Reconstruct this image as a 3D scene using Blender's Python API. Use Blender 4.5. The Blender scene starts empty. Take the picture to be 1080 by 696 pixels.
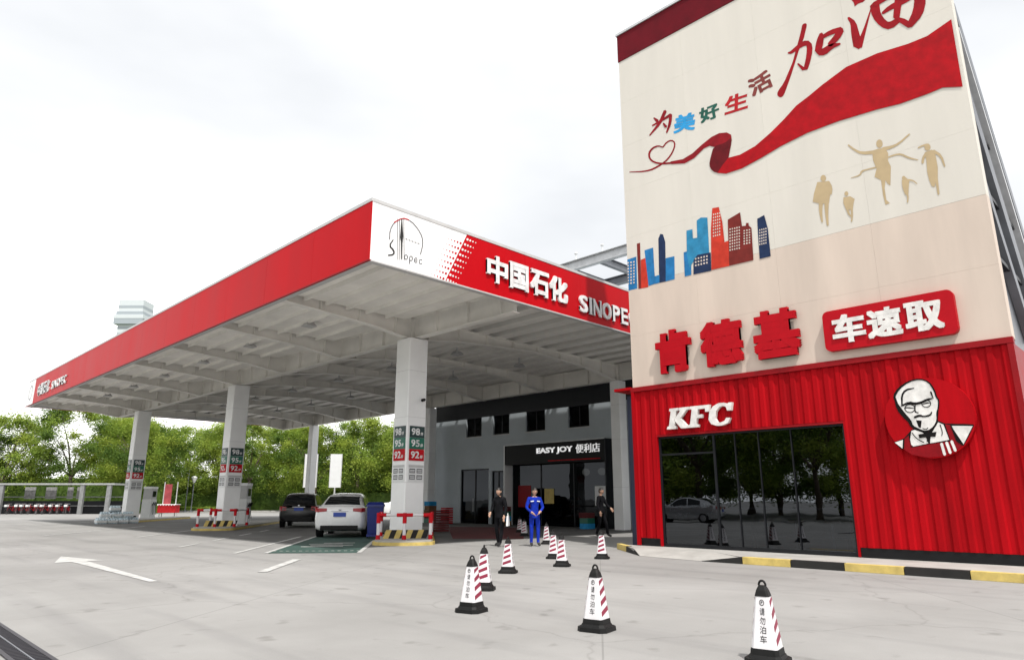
import bpy, bmesh, math, random
import numpy as np
from mathutils import Vector, Matrix
random.seed(7)
SC = bpy.context.scene
COL = SC.collection
R2 = math.sqrt(0.5)
# ------------------------------------------------------------------ camera
cam_d = bpy.data.cameras.new('camera')
cam = bpy.data.objects.new('camera', cam_d); COL.objects.link(cam); SC.camera = cam
cam.location = (0, 0, 1.4)
PITCH = math.atan((527 - 348) / 720.0)
_f = Vector((R2 * math.cos(PITCH), R2 * math.cos(PITCH), math.sin(PITCH)))
cam.rotation_euler = _f.to_track_quat('-Z', 'Y').to_euler()
cam_d.sensor_width = 36.0; cam_d.lens = 36.0 * 720 / 1080
cam_d.clip_start = 0.05; cam_d.clip_end = 6000
# ------------------------------------------------------------------ sky and sun
SUN = Vector((-0.25, -0.5, 1.0)).normalized()      # towards the sun
world = bpy.data.worlds.new('World'); SC.world = world; world.use_nodes = True
nt = world.node_tree; nt.nodes.clear()
N = nt.nodes.new; LK = nt.links.new
wo = N('ShaderNodeOutputWorld')
sky = N('ShaderNodeTexSky'); sky.sky_type = 'NISHITA'; sky.sun_disc = False
sky.sun_elevation = math.asin(SUN.z); sky.sun_rotation = math.atan2(SUN.x, SUN.y)
sky.air_density = 1.5; sky.dust_density = 4.0
bg1 = N('ShaderNodeBackground'); bg1.inputs['Strength'].default_value = 0.12
LK(sky.outputs[0], bg1.inputs[0])
tc = N('ShaderNodeTexCoord'); mp = N('ShaderNodeMapping'); mp.inputs['Scale'].default_value = (1, 1, 2.6)
n1 = N('ShaderNodeTexNoise'); n1.inputs['Scale'].default_value = 1.15; n1.inputs['Detail'].default_value = 5; n1.inputs['Roughness'].default_value = .5
rp = N('ShaderNodeValToRGB')
rp.color_ramp.elements[0].position = .34; rp.color_ramp.elements[0].color = (.55, .562, .578, 1)
_e = rp.color_ramp.elements.new(.5); _e.color = (.68, .685, .69, 1)
rp.color_ramp.elements[-1].position = .60; rp.color_ramp.elements[-1].color = (1.5, 1.49, 1.48, 1)
LK(tc.outputs['Generated'], mp.inputs[0]); LK(mp.outputs[0], n1.inputs['Vector']); LK(n1.outputs['Fac'], rp.inputs[0])
bg2 = N('ShaderNodeBackground'); bg2.inputs['Strength'].default_value = 1.0; LK(rp.outputs[0], bg2.inputs[0])
mx = N('ShaderNodeMixShader'); mx.inputs[0].default_value = .93
LK(bg1.outputs[0], mx.inputs[1]); LK(bg2.outputs[0], mx.inputs[2]); LK(mx.outputs[0], wo.inputs[0])
sun_d = bpy.data.lights.new('sun', 'SUN'); sun_d.energy = 2.7; sun_d.angle = math.radians(1.5); sun_d.color = (1, .965, .91)
sun = bpy.data.objects.new('sun', sun_d); COL.objects.link(sun); sun.location = (0, 0, 60)
sun.rotation_euler = (-SUN).to_track_quat('-Z', 'Y').to_euler()
SC.view_settings.view_transform = 'Standard'; SC.view_settings.look = 'None'
SC.view_settings.exposure = 0.7; SC.view_settings.gamma = 1.0; SC.view_settings.use_curve_mapping = False
SC.cycles.max_bounces = 8; SC.cycles.transparent_max_bounces = 12
# ------------------------------------------------------------------ materials
MATS = {}
def mat(name, col, rough=.6, metal=0., var=.08, scale=3., bump=0., spec=.5, stretch=(1, 1, 1), emit=None, coat=0., col2=None):
    if name in MATS: return MATS[name]
    m = bpy.data.materials.new(name); m.use_nodes = True; MATS[name] = m
    t = m.node_tree; b = t.nodes['Principled BSDF']
    b.inputs['Roughness'].default_value = rough; b.inputs['Metallic'].default_value = metal
    b.inputs['Specular IOR Level'].default_value = spec
    if coat: b.inputs['Coat Weight'].default_value = coat; b.inputs['Coat Roughness'].default_value = .08
    g = t.nodes.new('ShaderNodeNewGeometry'); mp_ = t.nodes.new('ShaderNodeMapping'); mp_.inputs['Scale'].default_value = stretch
    t.links.new(g.outputs['Position'], mp_.inputs[0])
    n = t.nodes.new('ShaderNodeTexNoise'); n.inputs['Scale'].default_value = scale; n.inputs['Detail'].default_value = 5; n.inputs['Roughness'].default_value = .6
    t.links.new(mp_.outputs[0], n.inputs['Vector'])
    r = t.nodes.new('ShaderNodeValToRGB')
    lo = [max(0, c * (1 - 1.6 * var)) for c in col]; hi = [min(1, c * (1 + var)) for c in col]
    if col2: lo, hi = col2, col
    r.color_ramp.elements[0].position = .3; r.color_ramp.elements[0].color = (*lo, 1)
    r.color_ramp.elements[1].position = .68; r.color_ramp.elements[1].color = (*hi, 1)
    t.links.new(n.outputs['Fac'], r.inputs[0]); t.links.new(r.outputs[0], b.inputs['Base Color'])
    mr = t.nodes.new('ShaderNodeMapRange'); mr.inputs['To Min'].default_value = max(.02, rough - .08); mr.inputs['To Max'].default_value = min(1, rough + .1)
    t.links.new(n.outputs['Fac'], mr.inputs['Value']); t.links.new(mr.outputs[0], b.inputs['Roughness'])
    if bump:
        n2 = t.nodes.new('ShaderNodeTexNoise'); n2.inputs['Scale'].default_value = scale * 14; n2.inputs['Detail'].default_value = 3
        t.links.new(g.outputs['Position'], n2.inputs['Vector'])
        bp = t.nodes.new('ShaderNodeBump'); bp.inputs['Strength'].default_value = bump; bp.inputs['Distance'].default_value = .02
        t.links.new(n2.outputs['Fac'], bp.inputs['Height']); t.links.new(bp.outputs[0], b.inputs['Normal'])
    if emit:
        b.inputs['Emission Color'].default_value = (*emit[:3], 1); b.inputs['Emission Strength'].default_value = emit[3]
    return m
def glass_mat(name, tint=(.1, .12, .14), rough=0.0, ior=1.5):
    m = bpy.data.materials.new(name); m.use_nodes = True; MATS[name] = m
    t = m.node_tree; t.nodes.clear()
    o = t.nodes.new('ShaderNodeOutputMaterial'); fr = t.nodes.new('ShaderNodeFresnel')
    tr = t.nodes.new('ShaderNodeBsdfTransparent'); tr.inputs[0].default_value = (*tint, 1)
    gl = t.nodes.new('ShaderNodeBsdfGlossy'); gl.inputs[0].default_value = (.86, .92, 1, 1); gl.inputs['Roughness'].default_value = rough
    g = t.nodes.new('ShaderNodeNewGeometry'); nz = t.nodes.new('ShaderNodeTexNoise'); nz.inputs['Scale'].default_value = .9
    t.links.new(g.outputs['Position'], nz.inputs['Vector'])
    im = t.nodes.new('ShaderNodeMapRange'); im.inputs['To Min'].default_value = ior; im.inputs['To Max'].default_value = 1 / ior
    t.links.new(g.outputs['Backfacing'], im.inputs['Value']); t.links.new(im.outputs[0], fr.inputs[0])
    bp = t.nodes.new('ShaderNodeBump'); bp.inputs['Strength'].default_value = .06; bp.inputs['Distance'].default_value = .05
    t.links.new(nz.outputs['Fac'], bp.inputs['Height']); t.links.new(bp.outputs[0], gl.inputs['Normal'])
    mix = t.nodes.new('ShaderNodeMixShader')
    t.links.new(fr.outputs[0], mix.inputs[0]); t.links.new(tr.outputs[0], mix.inputs[1]); t.links.new(gl.outputs[0], mix.inputs[2]); t.links.new(mix.outputs[0], o.inputs[0])
    return m
def ground_mat():
    m = bpy.data.materials.new('concrete_ground'); m.use_nodes = True
    t = m.node_tree; b = t.nodes['Principled BSDF']; n = t.nodes.new; k = t.links.new
    g = n('ShaderNodeNewGeometry')
    a = n('ShaderNodeTexNoise'); a.inputs['Scale'].default_value = .22; a.inputs['Detail'].default_value = 8; a.inputs['Roughness'].default_value = .62
    k(g.outputs['Position'], a.inputs['Vector'])
    r = n('ShaderNodeValToRGB'); r.color_ramp.elements[0].position = .3; r.color_ramp.elements[0].color = (.225, .220, .212, 1)
    r.color_ramp.elements[1].position = .66; r.color_ramp.elements[1].color = (.31, .304, .295, 1); k(a.outputs['Fac'], r.inputs[0])
    # tyre streaks, stretched along the lane direction
    mp_ = n('ShaderNodeMapping'); mp_.inputs['Rotation'].default_value = (0, 0, math.radians(-38)); mp_.inputs['Scale'].default_value = (1.3, .12, 1)
    k(g.outputs['Position'], mp_.inputs[0])
    s = n('ShaderNodeTexNoise'); s.inputs['Scale'].default_value = 1.1; s.inputs['Detail'].default_value = 4; k(mp_.outputs[0], s.inputs['Vector'])
    sr = n('ShaderNodeValToRGB'); sr.color_ramp.elements[0].position = .34; sr.color_ramp.elements[0].color = (.80, .80, .81, 1)
    sr.color_ramp.elements[1].position = .5; sr.color_ramp.elements[1].color = (1, 1, 1, 1); k(s.outputs['Fac'], sr.inputs[0])
    mu = n('ShaderNodeMixRGB'); mu.blend_type = 'MULTIPLY'; mu.inputs[0].default_value = .65; k(r.outputs[0], mu.inputs[1]); k(sr.outputs[0], mu.inputs[2])
    # faint saw-cut slab joints
    bk = n('ShaderNodeTexBrick'); bk.offset = 0; bk.inputs['Scale'].default_value = 1; bk.inputs['Brick Width'].default_value = 6; bk.inputs['Row Height'].default_value = 5; bk.inputs['Mortar Size'].default_value = .012; bk.inputs['Mortar Smooth'].default_value = .4
    bk.inputs['Color1'].default_value = (1, 1, 1, 1); bk.inputs['Color2'].default_value = (.94, .94, .945, 1); bk.inputs['Mortar'].default_value = (.72, .72, .72, 1)
    bm_ = n('ShaderNodeMapping'); bm_.inputs['Rotation'].default_value = (0, 0, math.radians(-38)); k(g.outputs['Position'], bm_.inputs[0]); k(bm_.outputs[0], bk.inputs['Vector'])
    mj = n('ShaderNodeMixRGB'); mj.blend_type = 'MULTIPLY'; mj.inputs[0].default_value = .9; k(mu.outputs[0], mj.inputs[1]); k(bk.outputs['Color'], mj.inputs[2]); mu = mj
    # small dark oil spots and fine aggregate
    v = n('ShaderNodeTexNoise'); v.inputs['Scale'].default_value = 2.3; v.inputs['Detail'].default_value = 2; k(g.outputs['Position'], v.inputs['Vector'])
    vr = n('ShaderNodeValToRGB'); vr.color_ramp.elements[0].position = .25; vr.color_ramp.elements[0].color = (.62, .61, .6, 1)
    vr.color_ramp.elements[1].position = .36; vr.color_ramp.elements[1].color = (1, 1, 1, 1); k(v.outputs['Fac'], vr.inputs[0])
    m2 = n('ShaderNodeMixRGB'); m2.blend_type = 'MULTIPLY'; m2.inputs[0].default_value = .7; k(mu.outputs[0], m2.inputs[1]); k(vr.outputs[0], m2.inputs[2])
    # wandering hairline cracks
    cd_ = n('ShaderNodeTexNoise'); cd_.inputs['Scale'].default_value = .9; cd_.inputs['Detail'].default_value = 5; k(g.outputs['Position'], cd_.inputs['Vector'])
    ca = n('ShaderNodeMixRGB'); ca.blend_type = 'ADD'; ca.inputs[0].default_value = 1.6; k(g.outputs['Position'], ca.inputs[1]); k(cd_.outputs['Color'], ca.inputs[2])
    cv = n('ShaderNodeTexVoronoi'); cv.feature = 'DISTANCE_TO_EDGE'; cv.inputs['Scale'].default_value = .16; k(ca.outputs[0], cv.inputs['Vector'])
    cr = n('ShaderNodeValToRGB'); cr.color_ramp.elements[0].position = .0; cr.color_ramp.elements[0].color = (.6, .59, .58, 1); cr.color_ramp.elements[1].position = .0045; cr.color_ramp.elements[1].color = (1, 1, 1, 1); k(cv.outputs['Distance'], cr.inputs[0])
    mc = n('ShaderNodeMixRGB'); mc.blend_type = 'MULTIPLY'; mc.inputs[0].default_value = .4; k(m2.outputs[0], mc.inputs[1]); k(cr.outputs[0], mc.inputs[2]); m2 = mc
    f = n('ShaderNodeTexNoise'); f.inputs['Scale'].default_value = 70; f.inputs['Detail'].default_value = 3; k(g.outputs['Position'], f.inputs['Vector'])
    fr = n('ShaderNodeValToRGB'); fr.color_ramp.elements[0].color = (.86, .86, .86, 1); fr.color_ramp.elements[1].color = (1.08, 1.08, 1.08, 1); k(f.outputs['Fac'], fr.inputs[0])
    m3 = n('ShaderNodeMixRGB'); m3.blend_type = 'MULTIPLY'; m3.inputs[0].default_value = .8; k(m2.outputs[0], m3.inputs[1]); k(fr.outputs[0], m3.inputs[2])
    k(m3.outputs[0], b.inputs['Base Color']); b.inputs['Roughness'].default_value = .82; b.inputs['Specular IOR Level'].default_value = .35
    bp = n('ShaderNodeBump'); bp.inputs['Strength'].default_value = .25; bp.inputs['Distance'].default_value = .01; k(f.outputs['Fac'], bp.inputs['Height']); k(bp.outputs[0], b.inputs['Normal'])
    return m
def leaf_mat(name, c, c2, hue):
    m = bpy.data.materials.new(name); m.use_nodes = True
    t = m.node_tree; b = t.nodes['Principled BSDF']; n = t.nodes.new; k = t.links.new
    g = n('ShaderNodeNewGeometry')
    z = n('ShaderNodeTexNoise'); z.inputs['Scale'].default_value = .9; z.inputs['Detail'].default_value = 4; k(g.outputs['Position'], z.inputs['Vector'])
    r = n('ShaderNodeValToRGB'); r.color_ramp.elements[0].position = .35; r.color_ramp.elements[0].color = (*c, 1); r.color_ramp.elements[1].position = .65; r.color_ramp.elements[1].color = (*c2, 1)
    k(z.outputs['Fac'], r.inputs[0]); k(r.outputs[0], b.inputs['Base Color']); b.inputs['Roughness'].default_value = .55; b.inputs['Specular IOR Level'].default_value = .25
    tl = n('ShaderNodeBsdfTranslucent'); k(r.outputs[0], tl.inputs[0]); mixs = n('ShaderNodeMixShader'); mixs.inputs[0].default_value = .42
    out = t.nodes['Material Output']; k(b.outputs[0], mixs.inputs[1]); k(tl.outputs[0], mixs.inputs[2]); k(mixs.outputs[0], out.inputs[0])
    return m
M = dict(
    ground=ground_mat(),
    white=mat('white_paint', (.88, .885, .885), .45, var=.04, scale=.8),
    red=mat('red_fascia', (.49, .003, .008), .45, var=.06, scale=.8, stretch=(1, 1, .25), spec=.07),
    kred=mat('red_cladding', (.36, .002, .006), .6, var=.2, scale=1.6, stretch=(1, 1, .15), spec=.08),
    kredd=mat('red_trim', (.26, .003, .007), .5, var=.1, scale=2, spec=.2),
    sred=mat('red_letter', (.42, .002, .009), .5, var=.05, spec=.15),
    beige=mat('steel_beige', (.80, .78, .735), .5, var=.07, scale=.9, stretch=(1, 1, 1)),
    deck=mat('deck_sheet', (.05, .05, .053), .55, var=.1, scale=.7),  # near-black: shade in the gaps between purlins put into the sheet colour
    trim=mat('grey_trim', (.5, .5, .5), .45, var=.05),
    cream=mat('cream_wall', (.635, .605, .545), .75, var=.035, scale=1.1, bump=.05, stretch=(1, 1, .15), spec=.25),
    pink=mat('pinkish_wall', (.61, .515, .44), .75, var=.065, scale=1.1, bump=.05, stretch=(1, 1, .15), spec=.25),
    maroon=mat('maroon_band', (.12, .004, .010), .6, var=.15, scale=2, spec=.1),
    gsteel=mat('grey_steel', (.17, .18, .20), .45, .3, var=.15, scale=1.5),
    lsteel=mat('light_steel', (.55, .56, .57), .4, .3, var=.1),
    shopw=mat('shop_wall', (.42, .465, .50), .6, var=.06, scale=.7),
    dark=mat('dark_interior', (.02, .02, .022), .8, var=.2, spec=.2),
    black=mat('black_plastic', (.006, .006, .007), .55, var=.2, spec=.25),
    frame=mat('dark_frame', (.012, .013, .016), .4, .2, var=.1, spec=.3),
    yellow=mat('yellow_paint', (.58, .44, .13), .6, var=.15, scale=4, bump=.1),
    kblack=mat('kerb_black', (.012, .011, .010), .75, var=.3, scale=4, bump=.1),
    kerb=mat('kerb_concrete', (.36, .35, .33), .8, var=.1, scale=2, bump=.15),
    green=mat('sign_green', (.012, .14, .09), .4, var=.05), dgreen=mat('sign_dark', (.02, .05, .05), .4, var=.1),
    blue=mat('blue_plastic', (.008, .02, .17), .4, var=.08), uniform=mat('blue_cloth', (.008, .03, .36), .85, var=.22, scale=9, spec=.15),
    wcar=mat('white_car_paint', (.8, .8, .8), .25, var=.02, coat=.8), bcar=mat('black_car_paint', (.006, .006, .007), .3, var=.1, coat=.25),
    gcar=mat('silver_car_paint', (.45, .46, .47), .25, .5, var=.02, coat=.8),
    cglass=mat('car_glass', (.012, .014, .016), .06, var=.05), rubber=mat('tyre_rubber', (.018, .018, .018), .8, var=.2),
    rim=mat('alloy_rim', (.5, .5, .52), .3, .8, var=.05), tail=mat('tail_lamp', (.32, .008, .012), .15, var=.1), plate=mat('number_plate', (.02, .06, .35), .4, var=.05),
    skin=mat('skin', (.5, .3, .21), .55, var=.06, scale=8), hair=mat('hair_black', (.012, .01, .009), .5, var=.3),
    cloth_d=mat('dark_cloth', (.009, .009, .011), .9, var=.3, scale=9, spec=.1), cloth_g=mat('grey_cloth', (.02, .02, .023), .9, var=.25, scale=9, spec=.1), shoe=mat('shoe', (.02, .02, .02), .5), reflect=mat('reflective_tape', (.6, .62, .62), .4),
    bark=mat('bark', (.10, .075, .055), .9, var=.3, scale=5, bump=.3),
    gold=mat('gold_print', (.46, .35, .20), .7, var=.06), grass=mat('grass_green', (.06, .10, .03), .9, var=.3, scale=2, bump=.3),
    conew=mat('cone_white', (.68, .665, .68), .45, var=.04), coner=mat('cone_red', (.22, .01, .04), .45, var=.08), coneb=mat('cone_rubber', (.007, .007, .007), .6, var=.25, scale=12, spec=.25),
    leaf1=leaf_mat('leaf_light', (.22, .30, .036), (.38, .46, .08), 0), leaf2=leaf_mat('leaf_mid', (.16, .25, .032), (.29, .39, .068), 0), leaf3=leaf_mat('leaf_dark', (.07, .13, .022), (.13, .21, .036), 0),
    far=mat('pale_tower', (.56, .60, .62), .4, var=.05), farg=mat('pale_tower_band', (.33, .37, .40), .3, var=.05),
    mat_red=mat('red_carpet', (.11, .014, .016), .9, var=.25, scale=3, bump=.2), bay=mat('bay_green', (.03, .07, .058), .8, var=.25, scale=1.5, bump=.1), mark=mat('road_paint', (.56, .56, .545), .75, scale=4.5, col2=(.32, .315, .305)),
    water=mat('wrapped_bottles', (.55, .66, .72), .2, var=.15, scale=6), panel=mat('pale_panel', (.74, .75, .75), .4, var=.03), orange=mat('brown_leaf', (.18, .09, .04), .8, var=.3),
)
M['glass'] = glass_mat('window_glass', (.16, .18, .2)); M['glass_d'] = glass_mat('dark_window_glass', (.05, .06, .07)); M['glass_s'] = glass_mat('shop_glass', (.06, .065, .07), ior=1.28); M['glass_k'] = glass_mat('restaurant_glass', (.10, .115, .14), ior=1.85)
for k_, c_ in dict(rib1=(.37, .002, .007), rib2=(.24, .006, .012), rib3=(.12, .005, .009), callig=(.29, .004, .010), sky_blue=(.02, .17, .40), sky_cyan=(.03, .22, .40), sky_navy=(.015, .03, .08), sky_red=(.52, .04, .022), sky_brown=(.17, .022, .018), sky_win=(.62, .54, .48), l_white=(.74, .725, .70), l_black=(.006, .005, .005), l_apron=(.24, .003, .008), s_grey=(.16, .16, .17), s_black=(.03, .03, .03), s_red=(.5, .008, .016), s_white=(.76, .76, .76), p_blue=(.03, .30, .62), p_green=(.02, .10, .075), p_red=(.42, .015, .02), p_brown=(.20, .045, .04)).items():
    M[k_] = mat('print_' + k_, c_, .6, var=.15, scale=4.5, spec=.15)
# ------------------------------------------------------------------ mesh helpers
class MB:
    def __init__(s): s.v = []; s.f = []; s.m = []
    def add(s, vs, fs, m=0):
        o = len(s.v); s.v += [tuple(v) for v in vs]; s.f += [tuple(i + o for i in f) for f in fs]; s.m += [m] * len(fs); return s
    def box(s, x0, x1, y0, y1, z0, z1, m=0):
        return s.add([(x0, y0, z0), (x1, y0, z0), (x1, y1, z0), (x0, y1, z0), (x0, y0, z1), (x1, y0, z1), (x1, y1, z1), (x0, y1, z1)],
                     [(0, 3, 2, 1), (4, 5, 6, 7), (0, 1, 5, 4), (1, 2, 6, 5), (2, 3, 7, 6), (3, 0, 4, 7)], m)
    def obox(s, c, ax, hx, hy, z0, z1, m=0):      # oriented box, ax = unit long axis in plan
        c = Vector((c[0], c[1])); a = Vector(ax); n = Vector((-a.y, a.x))
        q = [c - a * hx - n * hy, c + a * hx - n * hy, c + a * hx + n * hy, c - a * hx + n * hy]
        return s.prism([(p.x, p.y) for p in q], z0, z1, m)
    def prism(s, poly, z0, z1, m=0, top=None):
        n = len(poly); t = top or poly
        vs = [(x, y, z0) for x, y in poly] + [(x, y, z1) for x, y in t]
        fs = [tuple(range(n - 1, -1, -1)), tuple(range(n, 2 * n))] + [(i, (i + 1) % n, n + (i + 1) % n, n + i) for i in range(n)]
        return s.add(vs, fs, m)
    def tube(s, p0, p1, r0, r1=None, n=10, m=0, cap=True):
        r1 = r0 if r1 is None else r1; p0 = Vector(p0); p1 = Vector(p1); d = (p1 - p0).normalized()
        a = d.orthogonal().normalized(); b = d.cross(a)
        vs = []
        for p, r in ((p0, r0), (p1, r1)):
            for i in range(n):
                t = 2 * math.pi * i / n; vs.append(p + (a * math.cos(t) + b * math.sin(t)) * r)
        fs = [(i, (i + 1) % n, n + (i + 1) % n, n + i) for i in range(n)]
        if cap: fs += [tuple(range(n - 1, -1, -1)), tuple(range(n, 2 * n))]
        return s.add(vs, fs, m)
    def lathe(s, prof, c=(0, 0, 0), n=16, m=0, sx=1, sy=1):
        vs = []; fs = []
        for r, z in prof:
            for i in range(n):
                t = 2 * math.pi * i / n; vs.append((c[0] + r * sx * math.cos(t), c[1] + r * sy * math.sin(t), c[2] + z))
        for j in range(len(prof) - 1):
            for i in range(n):
                fs.append((j * n + i, j * n + (i + 1) % n, (j + 1) * n + (i + 1) % n, (j + 1) * n + i))
        fs += [tuple(range(n - 1, -1, -1)), tuple(range((len(prof) - 1) * n, len(prof) * n))]
        return s.add(vs, fs, m)
    def ball(s, c, rx, ry, rz, n=12, m=0):
        k = n // 2
        return s.lathe([(math.sin(math.pi * (j + .02) / (k + .04)), -math.cos(math.pi * (j + .02) / (k + .04)) * rz) for j in range(k + 1)], c, n, m, rx, ry)
    def build(s, name, mats, parent=None, smooth=False, bevel=0):
        me = bpy.data.meshes.new(name); me.from_pydata(s.v, [], s.f)
        for x in (mats if isinstance(mats, (list, tuple)) else [mats]): me.materials.append(x)
        me.polygons.foreach_set('material_index', s.m)
        bm = bmesh.new(); bm.from_mesh(me); bmesh.ops.recalc_face_normals(bm, faces=bm.faces)
        if bevel: 
            bmesh.ops.remove_doubles(bm, verts=bm.verts, dist=1e-5)
            bmesh.ops.bevel(bm, geom=bm.edges[:], offset=bevel, segments=2, affect='EDGES', profile=.6, clamp_overlap=True)
        bm.to_mesh(me); bm.free()
        if smooth:
            me.polygons.foreach_set('use_smooth', [True] * len(me.polygons))
            try: me.set_sharp_from_angle(angle=math.radians(42))
            except Exception: pass
        return link(name, me, parent)
def link(name, me, parent=None):
    o = bpy.data.objects.new(name, me); COL.objects.link(o)
    if parent is not None:
        o.parent = parent
        if parent.type == 'EMPTY' and parent.parent is None: o.location = -parent.location
    return o
def tag(o, label=None, cat=None, group=None, kind=None):
    if label: o['label'] = label
    if cat: o['category'] = cat
    if group: o['group'] = group
    if kind: o['kind'] = kind
    return o
def thing(name, label, cat, loc=(0, 0, 0), group=None):
    o = bpy.data.objects.new(name, None); COL.objects.link(o); o.location = loc; o.empty_display_size = .3
    return tag(o, label, cat, group)
def copy_tree(o, parent=None):
    c = o.copy(); COL.objects.link(c); c.parent = parent
    for ch in [x for x in bpy.data.objects if x.parent is o]: copy_tree(ch, c)
    return c
def B(*a, **k): return MB().box(*a, **k)
_tc = {}
def glyph(body, off=0., ext=.5, shear=0., res=3):
    key = (body, off, ext, shear)
    if key in _tc: return _tc[key]
    c = bpy.data.curves.new('t', 'FONT'); c.body = body; c.size = 1; c.offset = off; c.extrude = ext; c.shear = shear; c.resolution_u = res
    o = bpy.data.objects.new('t', c); COL.objects.link(o)
    bpy.context.view_layer.update()
    me = bpy.data.meshes.new_from_object(o.evaluated_get(bpy.context.evaluated_depsgraph_get()))
    v = np.array([x.co[:] for x in me.vertices]); f = [tuple(p.vertices) for p in me.polygons]
    bpy.data.objects.remove(o); bpy.data.curves.remove(c); bpy.data.meshes.remove(me)
    lo = v[:, :2].min(0); hi = v[:, :2].max(0)
    v[:, :2] = (v[:, :2] - lo) / (hi - lo); v[:, 2] = v[:, 2] / (2 * ext) + .5
    _tc[key] = (v, f, (hi[0] - lo[0]) / (hi[1] - lo[1])); return _tc[key]
def put_text(name, body, BL, BR, TL, depth, m, parent, off=.02, shear=0., mb=None, mi=0):
    v, f, asp = glyph(body, 0., .5, shear); nc = len(body)
    BL, BR, TL = Vector(BL), Vector(BR), Vector(TL); n = (BR - BL).cross(TL - BL).normalized()
    q = mb if mb is not None else MB(); b_ = off * 1.15                      # heavier weight: copies shifted by the stroke gain
    sh = [(0, 0)] if off < .015 else [(dx, dy) for dx in (-1, 0, 1) for dy in (-1, 0, 1)]
    kx = 1 - 2 * b_ / nc if len(sh) > 1 else 1; ky = 1 - 2 * b_ if len(sh) > 1 else 1; x0 = b_ / nc if len(sh) > 1 else 0; y0 = b_ if len(sh) > 1 else 0
    for i, (dx, dy) in enumerate(sh):
        ax = x0 + dx * b_ / nc; ay = y0 + dy * b_; dp = depth * (1 - .008 * i)
        q.add([BL + (BR - BL) * (ax + kx * float(a)) + (TL - BL) * (ay + ky * float(b)) + n * dp * float(c) for a, b, c in v], f, mi)
    return None if mb is not None else q.build(name, m, parent)
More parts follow.
